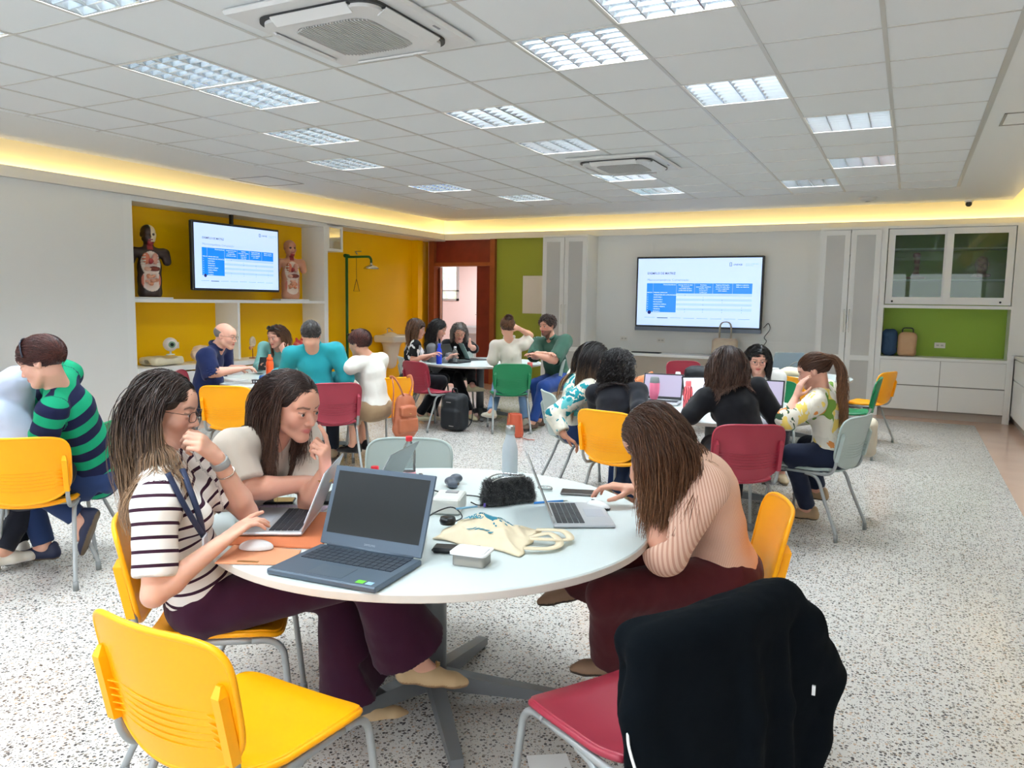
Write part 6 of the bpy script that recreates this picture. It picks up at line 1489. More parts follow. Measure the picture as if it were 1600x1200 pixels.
# white power supply box with cables and a grey device
t = thing('charger_box', 'white plastic power box with a grey switch on top, right of the big laptop', 'power box', (-1.55, 2.52, ZT), .35)
MB().box((-.055, -.075, .001), (.055, .075, .062), 0, .006).build('case', mat('box_white', (226, 228, 222), .4), t); MB().box((-.02, .02, .062), (.03, .055, .066), 0, .002).build('switch_plate', mat('plate_grey', (150, 152, 156), .4), t)
tag(MB().tube(curve([(-1.93, 2.88, ZT+.03), (-1.86, 2.80, ZT+.05), (-1.84, 2.74, ZT+.03), (-1.70, 2.70, ZT+.012), (-1.55, 2.74, ZT+.006), (-1.46, 2.70, ZT+.006), (-1.47, 2.62, ZT+.006), (-1.50, 2.60, ZT+.02)], 8), .0028, 8).build('cable', black_pl), 'thin black cable curving across the front table to the white power box', 'cable')
tag(MB().tube(curve([(-1.36, 2.03, ZT+.012), (-1.40, 2.12, ZT+.006), (-1.50, 2.28, ZT+.03), (-1.47, 2.40, ZT+.05), (-1.42, 2.40, ZT+.02), (-1.44, 2.34, ZT+.006)], 8), .0026, 8).build('cable', black_pl), 'black charging cable between the big laptop and the white power box', 'cable')
t = thing('earphone_case', 'small round black gadget leaning behind the big laptop screen', 'gadget', (-1.42, 2.30, ZT)); MB().lathe([(0, -.012), (.026, -.012), (.03, 0), (.026, .012), (0, .012)], n=20, T=(rot_to((1, 0, 0)), (0, 0, .032))).build('body', black_pl, t)
t = thing('presenter', 'dark grey folded gadget standing behind the water bottle', 'gadget', (-1.75, 2.88, ZT), .5)
S = SDF((-.06, -.09, -.01), (.06, .09, .06), .003); S.chain([(-.0, -.06, .013), (-.01, -.01, .020), (.01, .03, .024), (.0, .065, .014)], [.016, .018, .018, .016], .01, ((1, 0, 0), .7)); S.cut((0, 0, .001), (0, 0, -1)); V, Q = S.surf(); qmesh('body', smooth_mesh(V, Q, 2), Q, mat('gadget_grey', (72, 80, 92), .4), t)
# tote bag lying folded
t = thing('tote_bag', 'cream cotton tote bag with teal print lying crumpled on the front table', 'bag', (-1.22, 2.28, ZT))
cream = mat('cream_cotton', (228, 214, 184), .9, bump=.3, bscale=500)
tp = np.array([-1.22, 2.28, 0.])
def bagpt(u, v):
    a, b_ = np.array([-1.40, 2.17]), np.array([-1.06, 2.16]); c_, d_ = np.array([-1.43, 2.46]), np.array([-1.12, 2.44])
    q = (a*(1-u)+b_*u)*(1-v)+(c_*(1-u)+d_*u)*v
    z = .022+.038*math.exp(-((u-.30)**2+(v-.55)**2)/.08)+.006*math.sin(9*u+5*v)+.005*math.sin(17*v-6*u)+.004*math.sin(23*u+11*v)
    z *= min(1, .25+3.2*min(u, 1-u, v, 1-v))
    return np.array([q[0]+.008*math.sin(14*v), q[1]+.010*math.sin(11*u), z])
nu = 44; G = np.array([[bagpt(i/(nu-1), j/(nu-1)) for i in range(nu)] for j in range(nu)])-tp
V = np.concatenate([G.reshape(-1, 3), (G*[1, 1, .0]+[0, 0, .002]).reshape(-1, 3)]); Fc = []; k_ = nu*nu
for j in range(nu-1):
    for i in range(nu-1): a = j*nu+i; Fc.append([a, a+1, a+nu+1, a+nu]); Fc.append([k_+a, k_+a+nu, k_+a+nu+1, k_+a+1])
ring = [i for i in range(nu)]+[j*nu+nu-1 for j in range(1, nu)]+[(nu-1)*nu+i for i in range(nu-2, -1, -1)]+[j*nu for j in range(nu-2, 0, -1)]
for a, b_ in zip(ring, ring[1:]+ring[:1]): Fc.append([a, k_+a, k_+b_, b_])
mesh('body', V, Fc, cream, t, True)
def bagz(x, y):
    u = (x+1.415)/.325; v = (y-2.165)/.285; return bagpt(min(max(u, 0), 1), min(max(v, 0), 1))
def strip(pts, w_):
    V = []; Fc = []; P = curve(pts, 8); n = len(P)
    for i, p in enumerate(P):
        d_ = nrm(P[min(i+1, n-1)]-P[max(i-1, 0)]); s_ = nrm(np.cross(d_, (0, 0, 1))); V += [p+s_*w_-tp, p-s_*w_-tp, p+s_*w_-tp+[0, 0, .003], p-s_*w_-tp+[0, 0, .003]]
    for i in range(n-1):
        a = i*4; Fc += [[a, a+4, a+5, a+1], [a+2, a+3, a+7, a+6], [a, a+2, a+6, a+4], [a+1, a+5, a+7, a+3]]
    return V, Fc
for pts in ([(-1.10, 2.30, .018), (-1.04, 2.34, .03), (-.99, 2.31, .012), (-1.00, 2.25, .010), (-1.07, 2.20, .014)], [(-1.12, 2.40, .016), (-1.03, 2.42, .02), (-.98, 2.37, .012), (-1.03, 2.30, .022), (-1.08, 2.27, .026)]):
    V, Fc = strip(pts, .014); mesh('handle', V, Fc, cream, t, True)
teal = mat('teal_print', (46, 128, 150), .8)
pm = MB(); pm2 = MB(); pm3 = MB(); r = np.random.default_rng(4)
def dab(x, y, rx, ry, rot=0, pm=pm):
    n = 14; V = []; cz = bagz(x, y)[2]
    for k in range(n):
        a = 2*math.pi*k/n; dx, dy = rx*math.cos(a), ry*math.sin(a); X, Y = x+dx*math.cos(rot)-dy*math.sin(rot), y+dx*math.sin(rot)+dy*math.cos(rot); V.append((X+1.22, Y-2.28, bagz(X, Y)[2]+.004))
    V.append((x+1.22, y-2.28, cz+.0045)); pm.add(V, [[k, (k+1) % n, n] for k in range(n)])
dab(-1.265, 2.335, .024, .016, .3)
for k in range(7):
    a = 2*math.pi*k/7; 
    for q in (1, 2, 3): dab(-1.265+.020*q*math.cos(a), 2.335+.014*q*math.sin(a)+.003*math.sin(3*q), .006, .0035, a)
for q in range(9): dab(-1.38+.022*q, 2.42+.004*math.sin(q), .012, .004, .2, pm2)
for q in range(6): dab(-1.30+.017*q, 2.245+.004*math.sin(2*q), .010, .004, .5, pm3)
pm.build('print', teal, t); pm2.build('print', teal, t); pm3.build('print', teal, t)
# lettering follows the cloth
for s_, x, y, sz in (('VIGIANDO', -1.37, 2.385, .034), ('O SUS', -1.355, 2.352, .030), ('CAMINHADA', -1.385, 2.30, .018)):
    o = text('lettering', s_, sz, teal, t, (np.eye(3), (x+1.22, y-2.28, 0)), 'LEFT', 0, .0012)
    co = np.zeros(len(o.data.vertices)*3); o.data.vertices.foreach_get('co', co); co = co.reshape(-1, 3)
    for q in co: q[2] = bagz(q[0]-1.22, q[1]+2.28)[2]+.005
    o.data.vertices.foreach_set('co', co.ravel()); o.data.update()
t = thing('glasses_case', 'black case half hidden under the cream tote bag', 'case', (-1.26, 2.10, ZT), .35); MB().box((-.08, -.03, .001), (.08, .03, .018), 0, .008).build('body', black_pl, t)
# food container
t = thing('food_container', 'small clear plastic food box with a white lid on the front table', 'food container', (-1.165, 2.03, ZT), .15)
def rrp(w_, d_, r_, n=6): return [(cx+r_*math.cos(math.radians(a0+90*k/n)), cy+r_*math.sin(math.radians(a0+90*k/n))) for cx, cy, a0 in ((w_-r_, d_-r_, 0), (-w_+r_, d_-r_, 90), (-w_+r_, -d_+r_, 180), (w_-r_, -d_+r_, 270)) for k in range(n+1)]
MB().prism(rrp(.052, .038, .012), .001, .036).build('tub', thin_glass('tub_clear', (236, 238, 234), .3, rough=.1), t); MB().prism(rrp(.060, .046, .014), .036, .042).prism(rrp(.050, .036, .012), .042, .044).build('lid', wht, t)
MB().prism(rrp(.046, .032, .01), .003, .018).build('food', mat('food_beige', (206, 188, 160), .8, var=.25, vscale=120), t)
t = thing('tissue', 'crumpled clear wrapper beyond the thin silver laptop', 'wrapper', (-1.36, 3.0, ZT)); S = SDF((-.06, -.06, -.01), (.06, .06, .06), .004); S.ell((0, 0, .01), (.035, .025, .014), None, 0); S.wrinkle(.006, 90, 3); S.cut((0, 0, .001), (0, 0, -1)); V, Q = S.surf(); qmesh('sheet', V, Q, thin_glass('wrap_clear', (240, 244, 246), .25, rough=.1), t)

# left table
def case(label, c, ang, m_, L_, w_, h_, stripe=None):
    t = thing('pencil_case', label, 'pencil case', (*c[:2], ZT), ang, 'pencil cases on the left table'); MB().box((-L_/2, -w_/2, .001), (L_/2, w_/2, h_), 0, .012).build('body', m_, t)
    if stripe:
        q = MB(); [q.box((-L_/2+.012+k*.028, -w_/2-.001, .008), (-L_/2+.024+k*.028, -w_/2+.001, h_-.008)) for k in range(3)]; q.build('stripes', stripe, t)
pA = Az(412, ZT, 7.35)
case('black pencil case with white bars on the left round table', pA, .1, mat('case_black', (26, 28, 34), .5), .26, .07, .035, wht)
case('blue pencil case behind the black one on the left round table', Az(420, ZT, 7.62), .15, mat('case_blue', (60, 110, 180), .5), .20, .06, .05)
c_or = mat('orange_bottle', (250, 96, 40), .35)
bottle('orange squeeze bottle on the left round table', tuple(Az(422, ZT, 7.75)[:2]), [(0, .001), (.036, .001), (.038, .01), (.038, .10), (.034, .115), (.037, .13), (.037, .165), (.030, .185), (.026, .19)], c_or, [(0, .25), (.014, .25), (.016, .225), (.030, .215), (.031, .19), (.026, .188)], c_or)
t = thing('papers', 'white sheet in front of the bald man on the left table', 'paper', (*Az(362, ZT, 7.6)[:2], ZT+.0008), .3); MB().box((-.10, -.14, 0), (.10, .14, .003)).build('sheet', wht, t)
t = thing('phone', 'dark phone held by the woman in the teal cardigan', 'phone', tuple(A(400, 566, 7.92)), D(20)[0]); MB().box((-.04, -.004, -.01), (.04, .004, .15), 0, .003, T=(rot_to(D(-10, -35)), (0, 0, 0))).build('case', black_pl, t); w7 = A(408, 572, 8.25); t.location = tuple(w7+U(A(405, 572, 8.5), w7)*.095+np.array([0, 0, -.035]))
# far table
bottle('blue steel bottle at the left side of the far table', tuple(Az(686, ZT, 9.95)[:2]), [(0, .001), (.034, .001), (.036, .008), (.036, .15), (.032, .18), (.020, .21), (.018, .22)], mat('bottle_blue', (32, 66, 214), .3), [(0, .262), (.018, .262), (.0195, .255), (.0195, .222)], mat('bottle_blue'))
bottle('clear plastic bottle beside the black laptop at the far table', tuple(Az(711, ZT, 10.1)[:2]), [(r_*1.15, z*1.15) for r_, z in pet], clearp, [(r_*1.1, z*1.15) for r_, z in capp], wht)
tag(box('paper', (0, 0, 0), (.21, .30, .004), wht), 'white notebook pages on the far table near the person in cream', 'paper').location = tuple(Az(757, ZT+.001, 9.6))
tag(box('paper', (0, 0, 0), (.21, .28, .004), wht), 'white sheets behind the teal laptop on the far table', 'paper').location = tuple(Az(765, ZT+.001, 10.3))
t = thing('cup', 'small red and white cup on the far table by the man in green', 'cup', (*Az(828, ZT, 9.55)[:2], ZT)); MB().lathe([(0, .001), (.028, .001), (.034, .07), (.031, .07), (.026, .006), (0, .006)], n=20).build('body', mat('cup_red', (226, 110, 104), .4), t)
# right table
pink = mat('bottle_pink', (244, 128, 160), .4); coral = nodes('bottle_coral', .5); m, nt, b, N, L = coral; tcx = N('TexCoord'); wv = N('TexWave', i_Scale=18.0, i_Distortion=6.0); wv.inputs['Detail'].default_value = 1; L(tcx.outputs['Object'], wv.inputs['Vector']); r_ = ramp(N, [(.55, (250, 110, 118)), (.75, (110, 26, 40))], 'CONSTANT'); L(wv.outputs['Fac'], r_.inputs['Fac']); L(r_.outputs['Color'], b.inputs['Base Color']); coral = m
bottle('tall pink bottle with a grey lid on the right table', tuple(Az(1022, ZT, 6.5)[:2]), [(0, .001), (.036, .001), (.040, .01), (.042, .15), (.040, .155)], pink, [(0, .205), (.030, .205), (.036, .195), (.041, .155), (.040, .153)], mat('lid_grey2', (132, 138, 140), .4))
bottle('white steel bottle with a rounded cap on the right table', tuple(Az(1058, ZT, 6.75)[:2]), [(0, .001), (.036, .001), (.037, .01), (.037, .14), (.030, .17), (.022, .18)], mat('bottle_white', (226, 232, 232), .35), [(0, .228), (.020, .226), (.024, .21), (.022, .18)], wht)
bottle('coral bottle with dark squiggles beside the lit laptop', tuple(Az(1074, ZT, 5.95)[:2]), [(0, .001), (.034, .001), (.036, .01), (.036, .15), (.030, .18), (.022, .19)], m, [(0, .23), (.018, .23), (.022, .222), (.022, .19)], mat('cap_coral', (248, 120, 126), .4))
bottle('clear glass jar behind the woman in black on the right table', tuple(Az(1098, ZT, 6.9)[:2]), [(0, .001), (.04, .001), (.042, .01), (.042, .12), (.038, .14)], clearp, [(0, .16), (.04, .16), (.041, .14)], wht)
t = thing('handbag', 'tan leather bag behind the pink bottle on the right table', 'bag', (*Az(1003, ZT, 6.9)[:2], ZT)); S = SDF((-.2, -.2, -.01), (.2, .2, .3), .007); S.ell((0, 0, .07), (.13, .07, .085), None, 0); S.cone((-.05, 0, .1), (.08, 0, .20), .05, .02, .03); S.cut((0, 0, .001), (0, 0, -1)); S.wrinkle(.005, 50, 1); V, Q = S.surf(); qmesh('body', V, Q, mat('tan_bag', (204, 120, 70), .5), t)
MB().lathe([(0, 0), (.012, 0), (.012, .006), (0, .006)], n=12, T=(rot_to(D(0)), (-.0, -.075, .09))).build('stud', mat('gold'), t)
t = thing('sheet_stack', 'white papers on the right table beside the tropical blouse', 'paper', (*Az(1225, ZT, 5.55)[:2], ZT+.0008), .6); MB().box((-.10, -.15, 0), (.10, .15, .006)).build('sheets', wht, t)
# farthest right table
t = thing('tote_bag', 'cream cloth bag on the farthest right table', 'bag', (*Az(1238, ZT, 9.1)[:2], ZT)); S = SDF((-.25, -.2, -.01), (.25, .2, .2), .008); S.ell((0, 0, .03), (.17, .12, .06), None, 0); S.wrinkle(.010, 40, 4); S.cut((0, 0, .001), (0, 0, -1)); V, Q = S.surf(); qmesh('body', smooth_mesh(V, Q, 1), Q, cream, t)
MB().tube(curve([(-.03, .12, .0), (-.05, .13, .09), (.03, .13, .15), (.13, .13, .09), (.14, .12, .0)], 6), .006, 6).build('handle', mat('handle_grey', (110, 112, 112), .5), t)
t = thing('small_box', 'small white box on the farthest right table beside the grey laptop', 'box', (*Az(1208, ZT, 9.3)[:2], ZT)); MB().box((-.06, -.04, .001), (.06, .04, .07), 0, .004).build('body', wht, t)

# ================================================================== bags on chairs and the floor
bl = mat('backpack_black', (18, 22, 28), .6, bump=.3, bscale=300)
t = thing('backpack', 'black backpack standing on the floor before the far table', 'backpack', tuple(Az(712, 0, 9.35)), D(15)[0])
S = SDF((-.24, -.2, -.01), (.24, .22, .55), .008); S.rbox((0, 0, .23), (.17, .09, .225), None, .08, .0); S.rbox((0, -.09, .15), (.14, .06, .13), None, .05, .02); S.rbox((0, -.07, .33), (.12, .05, .08), None, .04, .02); S.wrinkle(.004, 40, 2); S.cut((0, 0, .002), (0, 0, -1)); V, Q = S.surf(); qmesh('body', smooth_mesh(V, Q, 1), Q, bl, t)
MB().tube(curve([(-.04, -.02, .44), (-.03, -.02, .50), (.03, -.02, .50), (.04, -.02, .44)], 5), .009, 8).build('top_handle', bl, t)
for sx in (-1, 1): MB().tube(curve([(sx*.08, .09, .42), (sx*.14, .13, .30), (sx*.15, .12, .12), (sx*.12, .08, .04)], 6), .016, 8, flat=.4).build('shoulder_strap', bl, t)
MB().box((-.04, -.128, .345), (.03, -.118, .352)).box((.03, -.155, .07), (.10, -.148, .077)).build('zip_tag', mat('tag_grey', (170, 160, 160), .5), t)
t = thing('bucket_bag', 'terracotta leather bucket bag standing on the floor by the green chair', 'bag', tuple(Az(804, 0, 8.95)), 0)
S = SDF((-.16, -.14, -.01), (.16, .14, .36), .007); S.cone((0, 0, .05), (0, 0, .25), .105, .085, .01, ((0, 1, 0), 1.2)); S.cone((0, 0, .27), (0, 0, .34), .075, .085, .01, ((0, 1, 0), 1.2), 's'); S.cut((0, 0, .002), (0, 0, -1)); S.cut((0, 0, .285), (0, 0, 1)); V, Q = S.surf(); terr = mat('terracotta_leather', (186, 84, 58), .45); qmesh('body', smooth_mesh(V, Q, 1), Q, terr, t)
MB().tube(curve([(.08, -.02, .27), (.11, -.05, .16), (.13, -.08, .03), (.20, -.10, .008), (.30, -.10, .008)], 6), .009, 6, flat=.4).build('strap', terr, t); MB().tube([(-.03, -.085, .27), (-.03, -.088, .18)], .004, 6).build('tie', mat('gold'), t)
brown = mat('brown_leather', (168, 96, 66), .42, bump=.3, bscale=60)
bpc = CHAIRS[9]; bf = D(-38); bp0 = np.array([*Az(622, .8, 7.2)[:2], 0.])-bf*.03
t = thing('leather_backpack', 'brown leather backpack hanging on the back of a yellow chair', 'backpack', (*(bp0-bf*.10)[:2], .30), math.atan2(bf[1], bf[0])-math.pi/2)
S = SDF((-.2, -.15, -.03), (.2, .12, .45), .007); S.cone((0, 0, .09), (0, 0, .30), .13, .10, .03, ((0, 1, 0), 1.9)); S.rbox((0, -.06, .24), (.085, .03, .05), None, .025, .01); S.rbox((0, -.055, .11), (.10, .03, .07), None, .025, .015); S.wrinkle(.004, 45, 3); V, Q = S.surf(); qmesh('body', smooth_mesh(V, Q, 1), Q, brown, t)
for sx in (-1, 1): MB().tube(curve([(sx*.03, -.02, .38), (sx*.07, -.01, .48), (sx*.09, .05, .545), (sx*.09, .12, .54)], 6), .016, 6, flat=.35).build('strap', brown, t)
MB().tube(curve([(-.10, .0, .04), (-.14, -.01, .2), (-.12, .0, .42), (-.10, .06, .54)], 6), .012, 6, flat=.35).build('side_strap', brown, t); MB().lathe([(0, 0), (.009, 0), (.009, .004), (0, .004)], n=10, T=(rot_to((0, 1, 0)), (0, -.096, .22))).build('stud', mat('gold'), t)
def softbag(name, label, c, r3, m_, seed, cat='bag', rz=0, handle=None):
    t = thing(name, label, cat, tuple(c), rz); R_ = max(r3)+.06; S = SDF((-R_, -R_, -.01), (R_, R_, R_*2), .009); S.rbox((0, 0, r3[2]), r3, None, min(r3)*.7, 0); S.wrinkle(.008, 30, seed); S.cut((0, 0, .001), (0, 0, -1)); V, Q = S.surf(); qmesh('body', smooth_mesh(V, Q, 1), Q, m_, t)
    if handle:
        for y in (-.03, .03): MB().tube(curve([(-handle[0], y, r3[2]*1.8), (-handle[0]*.9, y, r3[2]*2+handle[1]*.8), (0, y, r3[2]*2+handle[1]), (handle[0]*.9, y, r3[2]*2+handle[1]*.8), (handle[0], y, r3[2]*1.8)], 6), .008, 8).build('handle', handle[2], t)
    return t
softbag('bag', 'dark cloth bag on the floor by the basin', np.array([*Az(546, 0, 11.6)[:2], 0]), (.16, .12, .16), bl, 5)
softbag('bag', 'black bag on the empty dark red chair below the big screen', np.array([*Az(1092, .46, 9.7)[:2], .47]), (.19, .14, .16), bl, 6)
softbag('handbag', 'beige handbag with two tall handles on the counter under the big screen', (Az(1150, .75, 13.15)[0], 12.5, .742), (.20, .09, .14), mat('beige_bag', (196, 178, 156), .6), 7, handle=(.09, .26, mat('beige_handle', (176, 164, 146), .5)))
softbag('backpack', 'dark blue backpack standing in the green niche', (-.25, 12.5, .862), (.10, .11, .19), mat('blue_cloth', (38, 66, 98), .7), 8, 'backpack')
softbag('handbag', 'tan bag leaning on the blue backpack in the green niche', (-.02, 12.48, .862), (.12, .09, .17), mat('tan_cloth', (196, 158, 122), .7), 9, handle=(.07, .06, black_pl))
softbag('handbag', 'cream bag hanging on the chair of the woman in the tropical blouse', (*Az(1352, .5, 5.7)[:2], .46), (.07, .09, .14), mat('cream_bag', (206, 196, 176), .7), 10)
softbag('bag', 'black bag on the floor between the yellow wall and the far table', np.array([*Az(628, 0, 10.9)[:2], 0]), (.15, .12, .17), bl, 11)

# ------------------------------------------------------------------ black jacket over the front dark red chair
J = thing('jacket', 'black quilted jacket draped over the back of the front dark red chair', 'jacket', tuple(CHAIRS[1].location)); JO = np.array(CHAIRS[1].location)
fj = D(-32); rj = D(58); bm = np.array([-.37, 1.79, 0.])
JP = lambda x, y, z: bm+rj*x+fj*y+np.array([0, 0, z])
S = SDF(JP(0, 0, .5)-np.array([.55, .55, .48]), JP(0, 0, .5)+np.array([.55, .55, .48]), .0065)
for k in range(26):
    u = k/25; x = -.235+u*.46; top = .818+.022*u+.010*math.sin(3*u); cy = -.02-.035*(1-(x/.23)**2)
    S.cone(JP(x, cy, top-.02), JP(x*1.05, cy+.015-.03, .34+.05*math.sin(5*u)), .024, .028, .05, (fj, 1.1)); S.cone(JP(x, cy+.05, top-.03), JP(x, cy+.055, .62), .016, .014, .03, (fj, 1.1)); S.cone(JP(x, cy, top-.012), JP(x, cy+.05, top-.016), .022, .02, .05)
for k in range(9):
    u = k/8; S.chain([JP(.200, -.03, .830), JP(.235+.04*u, -.05, .76), JP(.24+.10*u, -.05, .66), JP(.24+.145*u, -.04-.02*u, .40+.21*u)], [.022, .028, .030, .030], .035, (fj, 1.1))
S.chain([JP(.36, -.05, .60), JP(.31, -.07, .46), JP(.27, -.07, .35)], [.032, .04, .045], .04, (fj, 1.2))
S.chain([JP(-.225, -.03, .80), JP(-.245, -.03, .66), JP(-.21, -.06, .48), JP(-.15, -.07, .38)], [.03, .04, .045, .05], .04, (fj, 1.3))
S.chain([JP(.0, -.075, .82), JP(.03, -.10, .6), JP(.02, -.11, .36)], [.02, .03, .035], .03); S.chain([JP(.13, -.06, .83), JP(.15, -.09, .6), JP(.16, -.09, .4)], [.02, .026, .03], .03)
S.wrinkle(.0035, 34, 12, (1, 1, .5)); S.wrinkle(.0012, 120, 13); V, Q = S.surf(); V = smooth_mesh(V, Q, 2)
qmesh('shell', V, Q, mat('jacket_black', (6, 11, 16), .95, bump=.25, bscale=240, spec=.10), J, JO)
MB().tube(curve([JP(-.285, -.035, .66)-JO, JP(-.290, -.050, .60)-JO, JP(-.270, -.090, .50)-JO, JP(-.225, -.115, .42)-JO, JP(-.18, -.125, .36)-JO], 6), .0035, 6).build('piping', wht, J)
MB().box((-.004, -.003, -.012), (.004, .003, .012), T=(np.eye(3), JP(.245, -.105, .62)-JO)).build('label_tag', wht, J)
# floor socket plate
t = thing('floor_socket', 'white metal floor socket plate beside the front dark red chair', 'floor socket', tuple(Az(858, 0, 2.62)), .6)
MB().box((-.07, -.05, 0), (.07, .05, .005), 0, .001).build('plate', wht, t); MB().lathe([(0, .005), (.004, .005), (.004, .0065), (0, .0065)], (-.05, -.035, 0), 8).lathe([(0, .005), (.004, .005), (.004, .0065), (0, .0065)], (.05, -.035, 0), 8).build('screw', steel, t)

# ================================================================== teaching models
def torso_model(label, c, skin, face2, rz, organ_seed):
    t = thing('anatomical_torso', label, 'anatomical model', tuple(c), rz)
    MB().box((-.20, -.14, 0), (.20, .14, .02), 0, .004).build('base_board', wht, t)
    S = SDF((-.27, -.18, .015), (.27, .2, .92), .0075)
    S.chain([(0, 0, .08), (0, 0, .22), (0, .005, .36), (0, 0, .50)], [.125, .115, .115, .10], .04, ((0, 1, 0), 1.35)); S.cone((-.14, 0, .535), (.14, 0, .535), .052, .052, .04); S.cone((-.165, 0, .53), (-.185, .0, .43), .05, .045, .03); S.cone((.165, 0, .53), (.185, 0, .43), .05, .045, .03)
    S.cone((0, -.01, .55), (0, 0, .64), .052, .05, .03); head_sdf(S, np.array([0, .0, .735]), np.eye(3), False, 1.0, False); S.cut((0, 0, .022), (0, 0, -1))
    rr_ = np.random.default_rng(organ_seed); org = []
    S.ell((0, .10, .40), (.095, .05, .13), None, .01, 's'); S.ell((0, .105, .20), (.09, .05, .12), None, .01, 's')
    for cx, cz, a, b_, col_ in ((-.045, .46, .036, .065, (206, 150, 130)), (.048, .46, .036, .065, (214, 120, 90)), (.005, .43, .026, .034, (150, 40, 40)), (-.03, .345, .06, .028, (120, 50, 40)), (.04, .34, .034, .024, (226, 180, 160))): S.ell((cx, .075, cz), (a, .03, b_), None, .004); org.append((cx, cz, a, b_, col_))
    for k in range(16):
        a = rr_.uniform(0, 6.28); q = rr_.uniform(0, 1)**.5; cx, cz = .055*q*math.cos(a), .215+.065*q*math.sin(a); S.ell((cx, .078, cz), (.020, .02, .014), None, .003); org.append((cx, cz, .022, .016, (220, 150, 116) if k % 3 else (232, 176, 150)))
    V, Q = S.surf(); V = smooth_mesh(V, Q, 1); c_ = np.tile(np.array(lin(skin)), (len(V), 1)); x, y, z = V.T
    win = (y > .03) & (((x/.10)**2+((z-.40)/.145)**2 < 1) | ((x/.10)**2+((z-.21)/.125)**2 < 1)); c_[win] = lin((232, 214, 200))
    for cx, cz, a, b_, col_ in org: c_[(y > .04) & (((x-cx)/a)**2+((z-cz)/b_)**2 < 1)] = lin(col_)
    c_[(z > .56) & (z < .66) & (y > .02) & (np.abs(x) < .03)] = lin((150, 40, 44)); hd = z > .655
    c_[hd & (x < .0)] = lin(face2); eye = hd & (y > .06) & (((np.abs(x)-.031)/.016)**2+((z-.736)/.013)**2 < 1); c_[eye] = lin((50, 34, 30)); c_[hd & (y > .07) & (np.abs(x) < .022) & (np.abs(z-.676) < .006)] = lin((150, 60, 60))
    rib = win & (z > .36) & (np.abs(x) > .06) & (np.sin(z*190) > .2); c_[rib] = lin((240, 234, 222)); c_[(z < .30) & win & (np.abs(x) > .078)] = lin((206, 120, 100))
    qmesh('torso', V, Q, attr_mat('model_'+label.split()[0], .35), t, (0, 0, 0), c_); t.scale = (1.12, 1.05, 1.04)
    return t
torso_model('dark-skinned anatomical torso with open organs at the left end of the shelf', (-8.20, 6.42, 1.516), (52, 36, 32), (232, 214, 180), -1.95, 1)
torso_model('fair-skinned anatomical torso with open organs at the right end of the shelf', (-8.20, 8.82, 1.516), (208, 150, 122), (206, 140, 120), -1.95, 2)
def model(name, label, c, build, cat='anatomical model', rz=0): t = thing(name, label, cat, tuple(c), rz); build(t); return t
def colored(lo, hi, h, fill, colf, t, nm, m_): S = SDF(lo, hi, h); fill(S); V, Q = S.surf(); V = smooth_mesh(V, Q, 1); return qmesh(nm, V, Q, m_, t, (0, 0, 0), colf(V))
mm_ = attr_mat('model_painted', .35)
def eyeb(t):
    MB().lathe([(0, 0), (.05, 0), (.05, .01), (.012, .015), (.012, .05), (0, .05)], n=20).build('stand', wht, t)
    def cf(V):
        c_ = np.tile(np.array(lin((228, 220, 214))), (len(V), 1)); d_ = V-np.array([0, 0, .13]); u = nrm([.9, -.42, 0]); a = (d_@u)/np.linalg.norm(d_, axis=1); c_[a > .88] = lin((120, 150, 120)); c_[a > .965] = lin((20, 20, 20)); c_[a < -.1] = lin((176, 60, 44)); return c_
    colored((-.12, -.12, .0), (.12, .12, .24), .005, lambda S: S.ell((0, 0, .13), (.085, .085, .085), None, 0), cf, t, 'eyeball', mm_)
model('eye_model', 'big eyeball model on a stand on the white counter, left end', (-8.12, 6.62, .83), eyeb)
def bonesf(t):
    def fl(S):
        S.rbox((0, 0, .06), (.16, .22, .05), None, .04, 0); S.ell((.05, 0, .12), (.12, .15, .05), None, .02, 's'); S.ell((0, .18, .05), (.06, .05, .035), None, .01, 's'); S.ell((0, -.18, .05), (.06, .05, .035), None, .01, 's'); S.wrinkle(.008, 36, 3); S.cut((0, 0, .001), (0, 0, -1))
    colored((-.2, -.27, -.01), (.2, .27, .15), .008, fl, lambda V: np.tile(np.array(lin((226, 214, 184))), (len(V), 1)), t, 'bones', mm_)
model('pelvis_model', 'cream bone model lying on the white counter under the eyeball', (-8.2, 6.55, .70), bonesf)
def cream_ear(t):
    MB().tube([(0, 0, 0), (0, 0, .14)], .006, 8).lathe([(0, 0), (.05, 0), (.05, .012), (0, .012)], n=16).build('stand', mat('stand_brown', (150, 90, 50), .4), t)
    def fl(S): S.ell((0, 0, .23), (.03, .055, .08), None, 0); S.ell((.03, .01, .24), (.02, .03, .045), None, .008, 's'); S.ell((0, -.04, .15), (.02, .025, .03), None, .01)
    colored((-.1, -.1, .08), (.1, .1, .35), .005, fl, lambda V: np.where((V[:, 2:3] > .17), np.array([lin((226, 204, 176))]), np.array([lin((206, 140, 110))])), t, 'ear', mm_)
model('ear_model', 'small ear model on a thin stand behind the woman in the teal cardigan', (-8.2, 8.05, .70), cream_ear)
def heartm(t):
    def fl(S): S.ell((0, 0, .12), (.09, .13, .11), None, 0); S.cone((0, .02, .2), (0, .06, .27), .03, .025, .02); S.cone((0, -.04, .19), (0, -.07, .25), .025, .02, .02); S.wrinkle(.006, 50, 2); S.cut((0, 0, .001), (0, 0, -1))
    colored((-.16, -.2, -.01), (.16, .2, .32), .008, fl, lambda V: np.where((np.sin(V[:, 1:2]*60+V[:, 2:3]*40) > .2), np.array([lin((222, 120, 104))]), np.array([lin((196, 60, 66))])), t, 'heart', mm_)
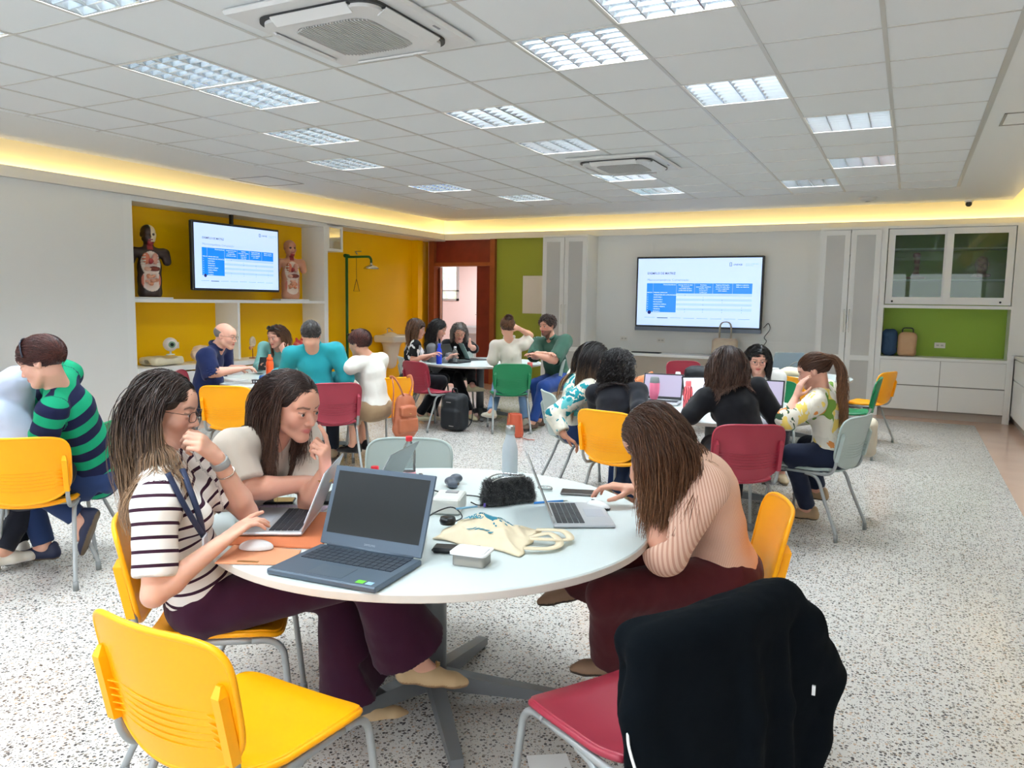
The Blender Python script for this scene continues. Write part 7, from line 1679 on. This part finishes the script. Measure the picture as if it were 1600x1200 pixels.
model('heart_model', 'red and pink heart model on the counter behind the man in teal', (-8.15, 8.95, .70), heartm)
def brainm(t):
    def fl(S): S.ell((0, 0, .12), (.10, .15, .11), None, 0); S.wrinkle(.010, 60, 6); S.cut((0, 0, .001), (0, 0, -1))
    colored((-.16, -.2, -.01), (.16, .2, .26), .008, fl, lambda V: np.tile(np.array(lin((226, 196, 168))), (len(V), 1)), t, 'brain', mm_)
model('brain_model', 'pale brain model on the counter behind the bald man', (-8.15, 7.12, .70), brainm)
def headm(flip):
    def f(t):
        MB().tube([(0, 0, 0), (0, 0, .05)], .01, 8).lathe([(0, 0), (.06, 0), (.06, .01), (0, .01)], n=18).build('stand', mat('stand_dark', (60, 44, 38), .4), t)
        def fl(S): head_sdf(S, np.array([0, 0, .20]), rot_to((0, -1, 0)), False, 1.05, False); S.cone((0, .02, .13), (0, .0, .06), .052, .06, .03); S.rbox((0, .0, .055), (.11, .06, .02), None, .015, .03)
        def cf(V):
            c_ = np.tile(np.array(lin((196, 120, 92))), (len(V), 1)); c_[(np.sin(V[:, 2]*90+V[:, 0]*50) > .3)] = lin((176, 80, 66)); c_[np.abs(V[:, 0]) > .055] = lin((214, 160, 130)); return c_
        colored((-.16, -.16, .03), (.16, .16, .36), .006, fl, cf, t, 'bust', mm_)
    return f
model('head_model', 'muscle head model behind the right glass door of the wall unit', (.83, 12.58, 1.954), headm(0))
def neckm(t):
    def fl(S): S.chain([(0, 0, .0), (0, 0, .1), (.01, 0, .2), (.0, 0, .32)], [.08, .035, .03, .045], .02); S.ell((0, -.02, .34), (.05, .05, .04), None, .02); S.rbox((0, 0, .02), (.12, .07, .02), None, .015, .03); S.wrinkle(.005, 50, 6)
    colored((-.16, -.16, -.01), (.16, .16, .42), .006, fl, lambda V: np.where((np.sin(V[:, 2:3]*70) > .1), np.array([lin((206, 140, 110))]), np.array([lin((170, 70, 60))])), t, 'larynx', mm_)
model('larynx_model', 'slim throat model behind the left glass door of the wall unit', (.03, 12.58, 1.954), neckm)
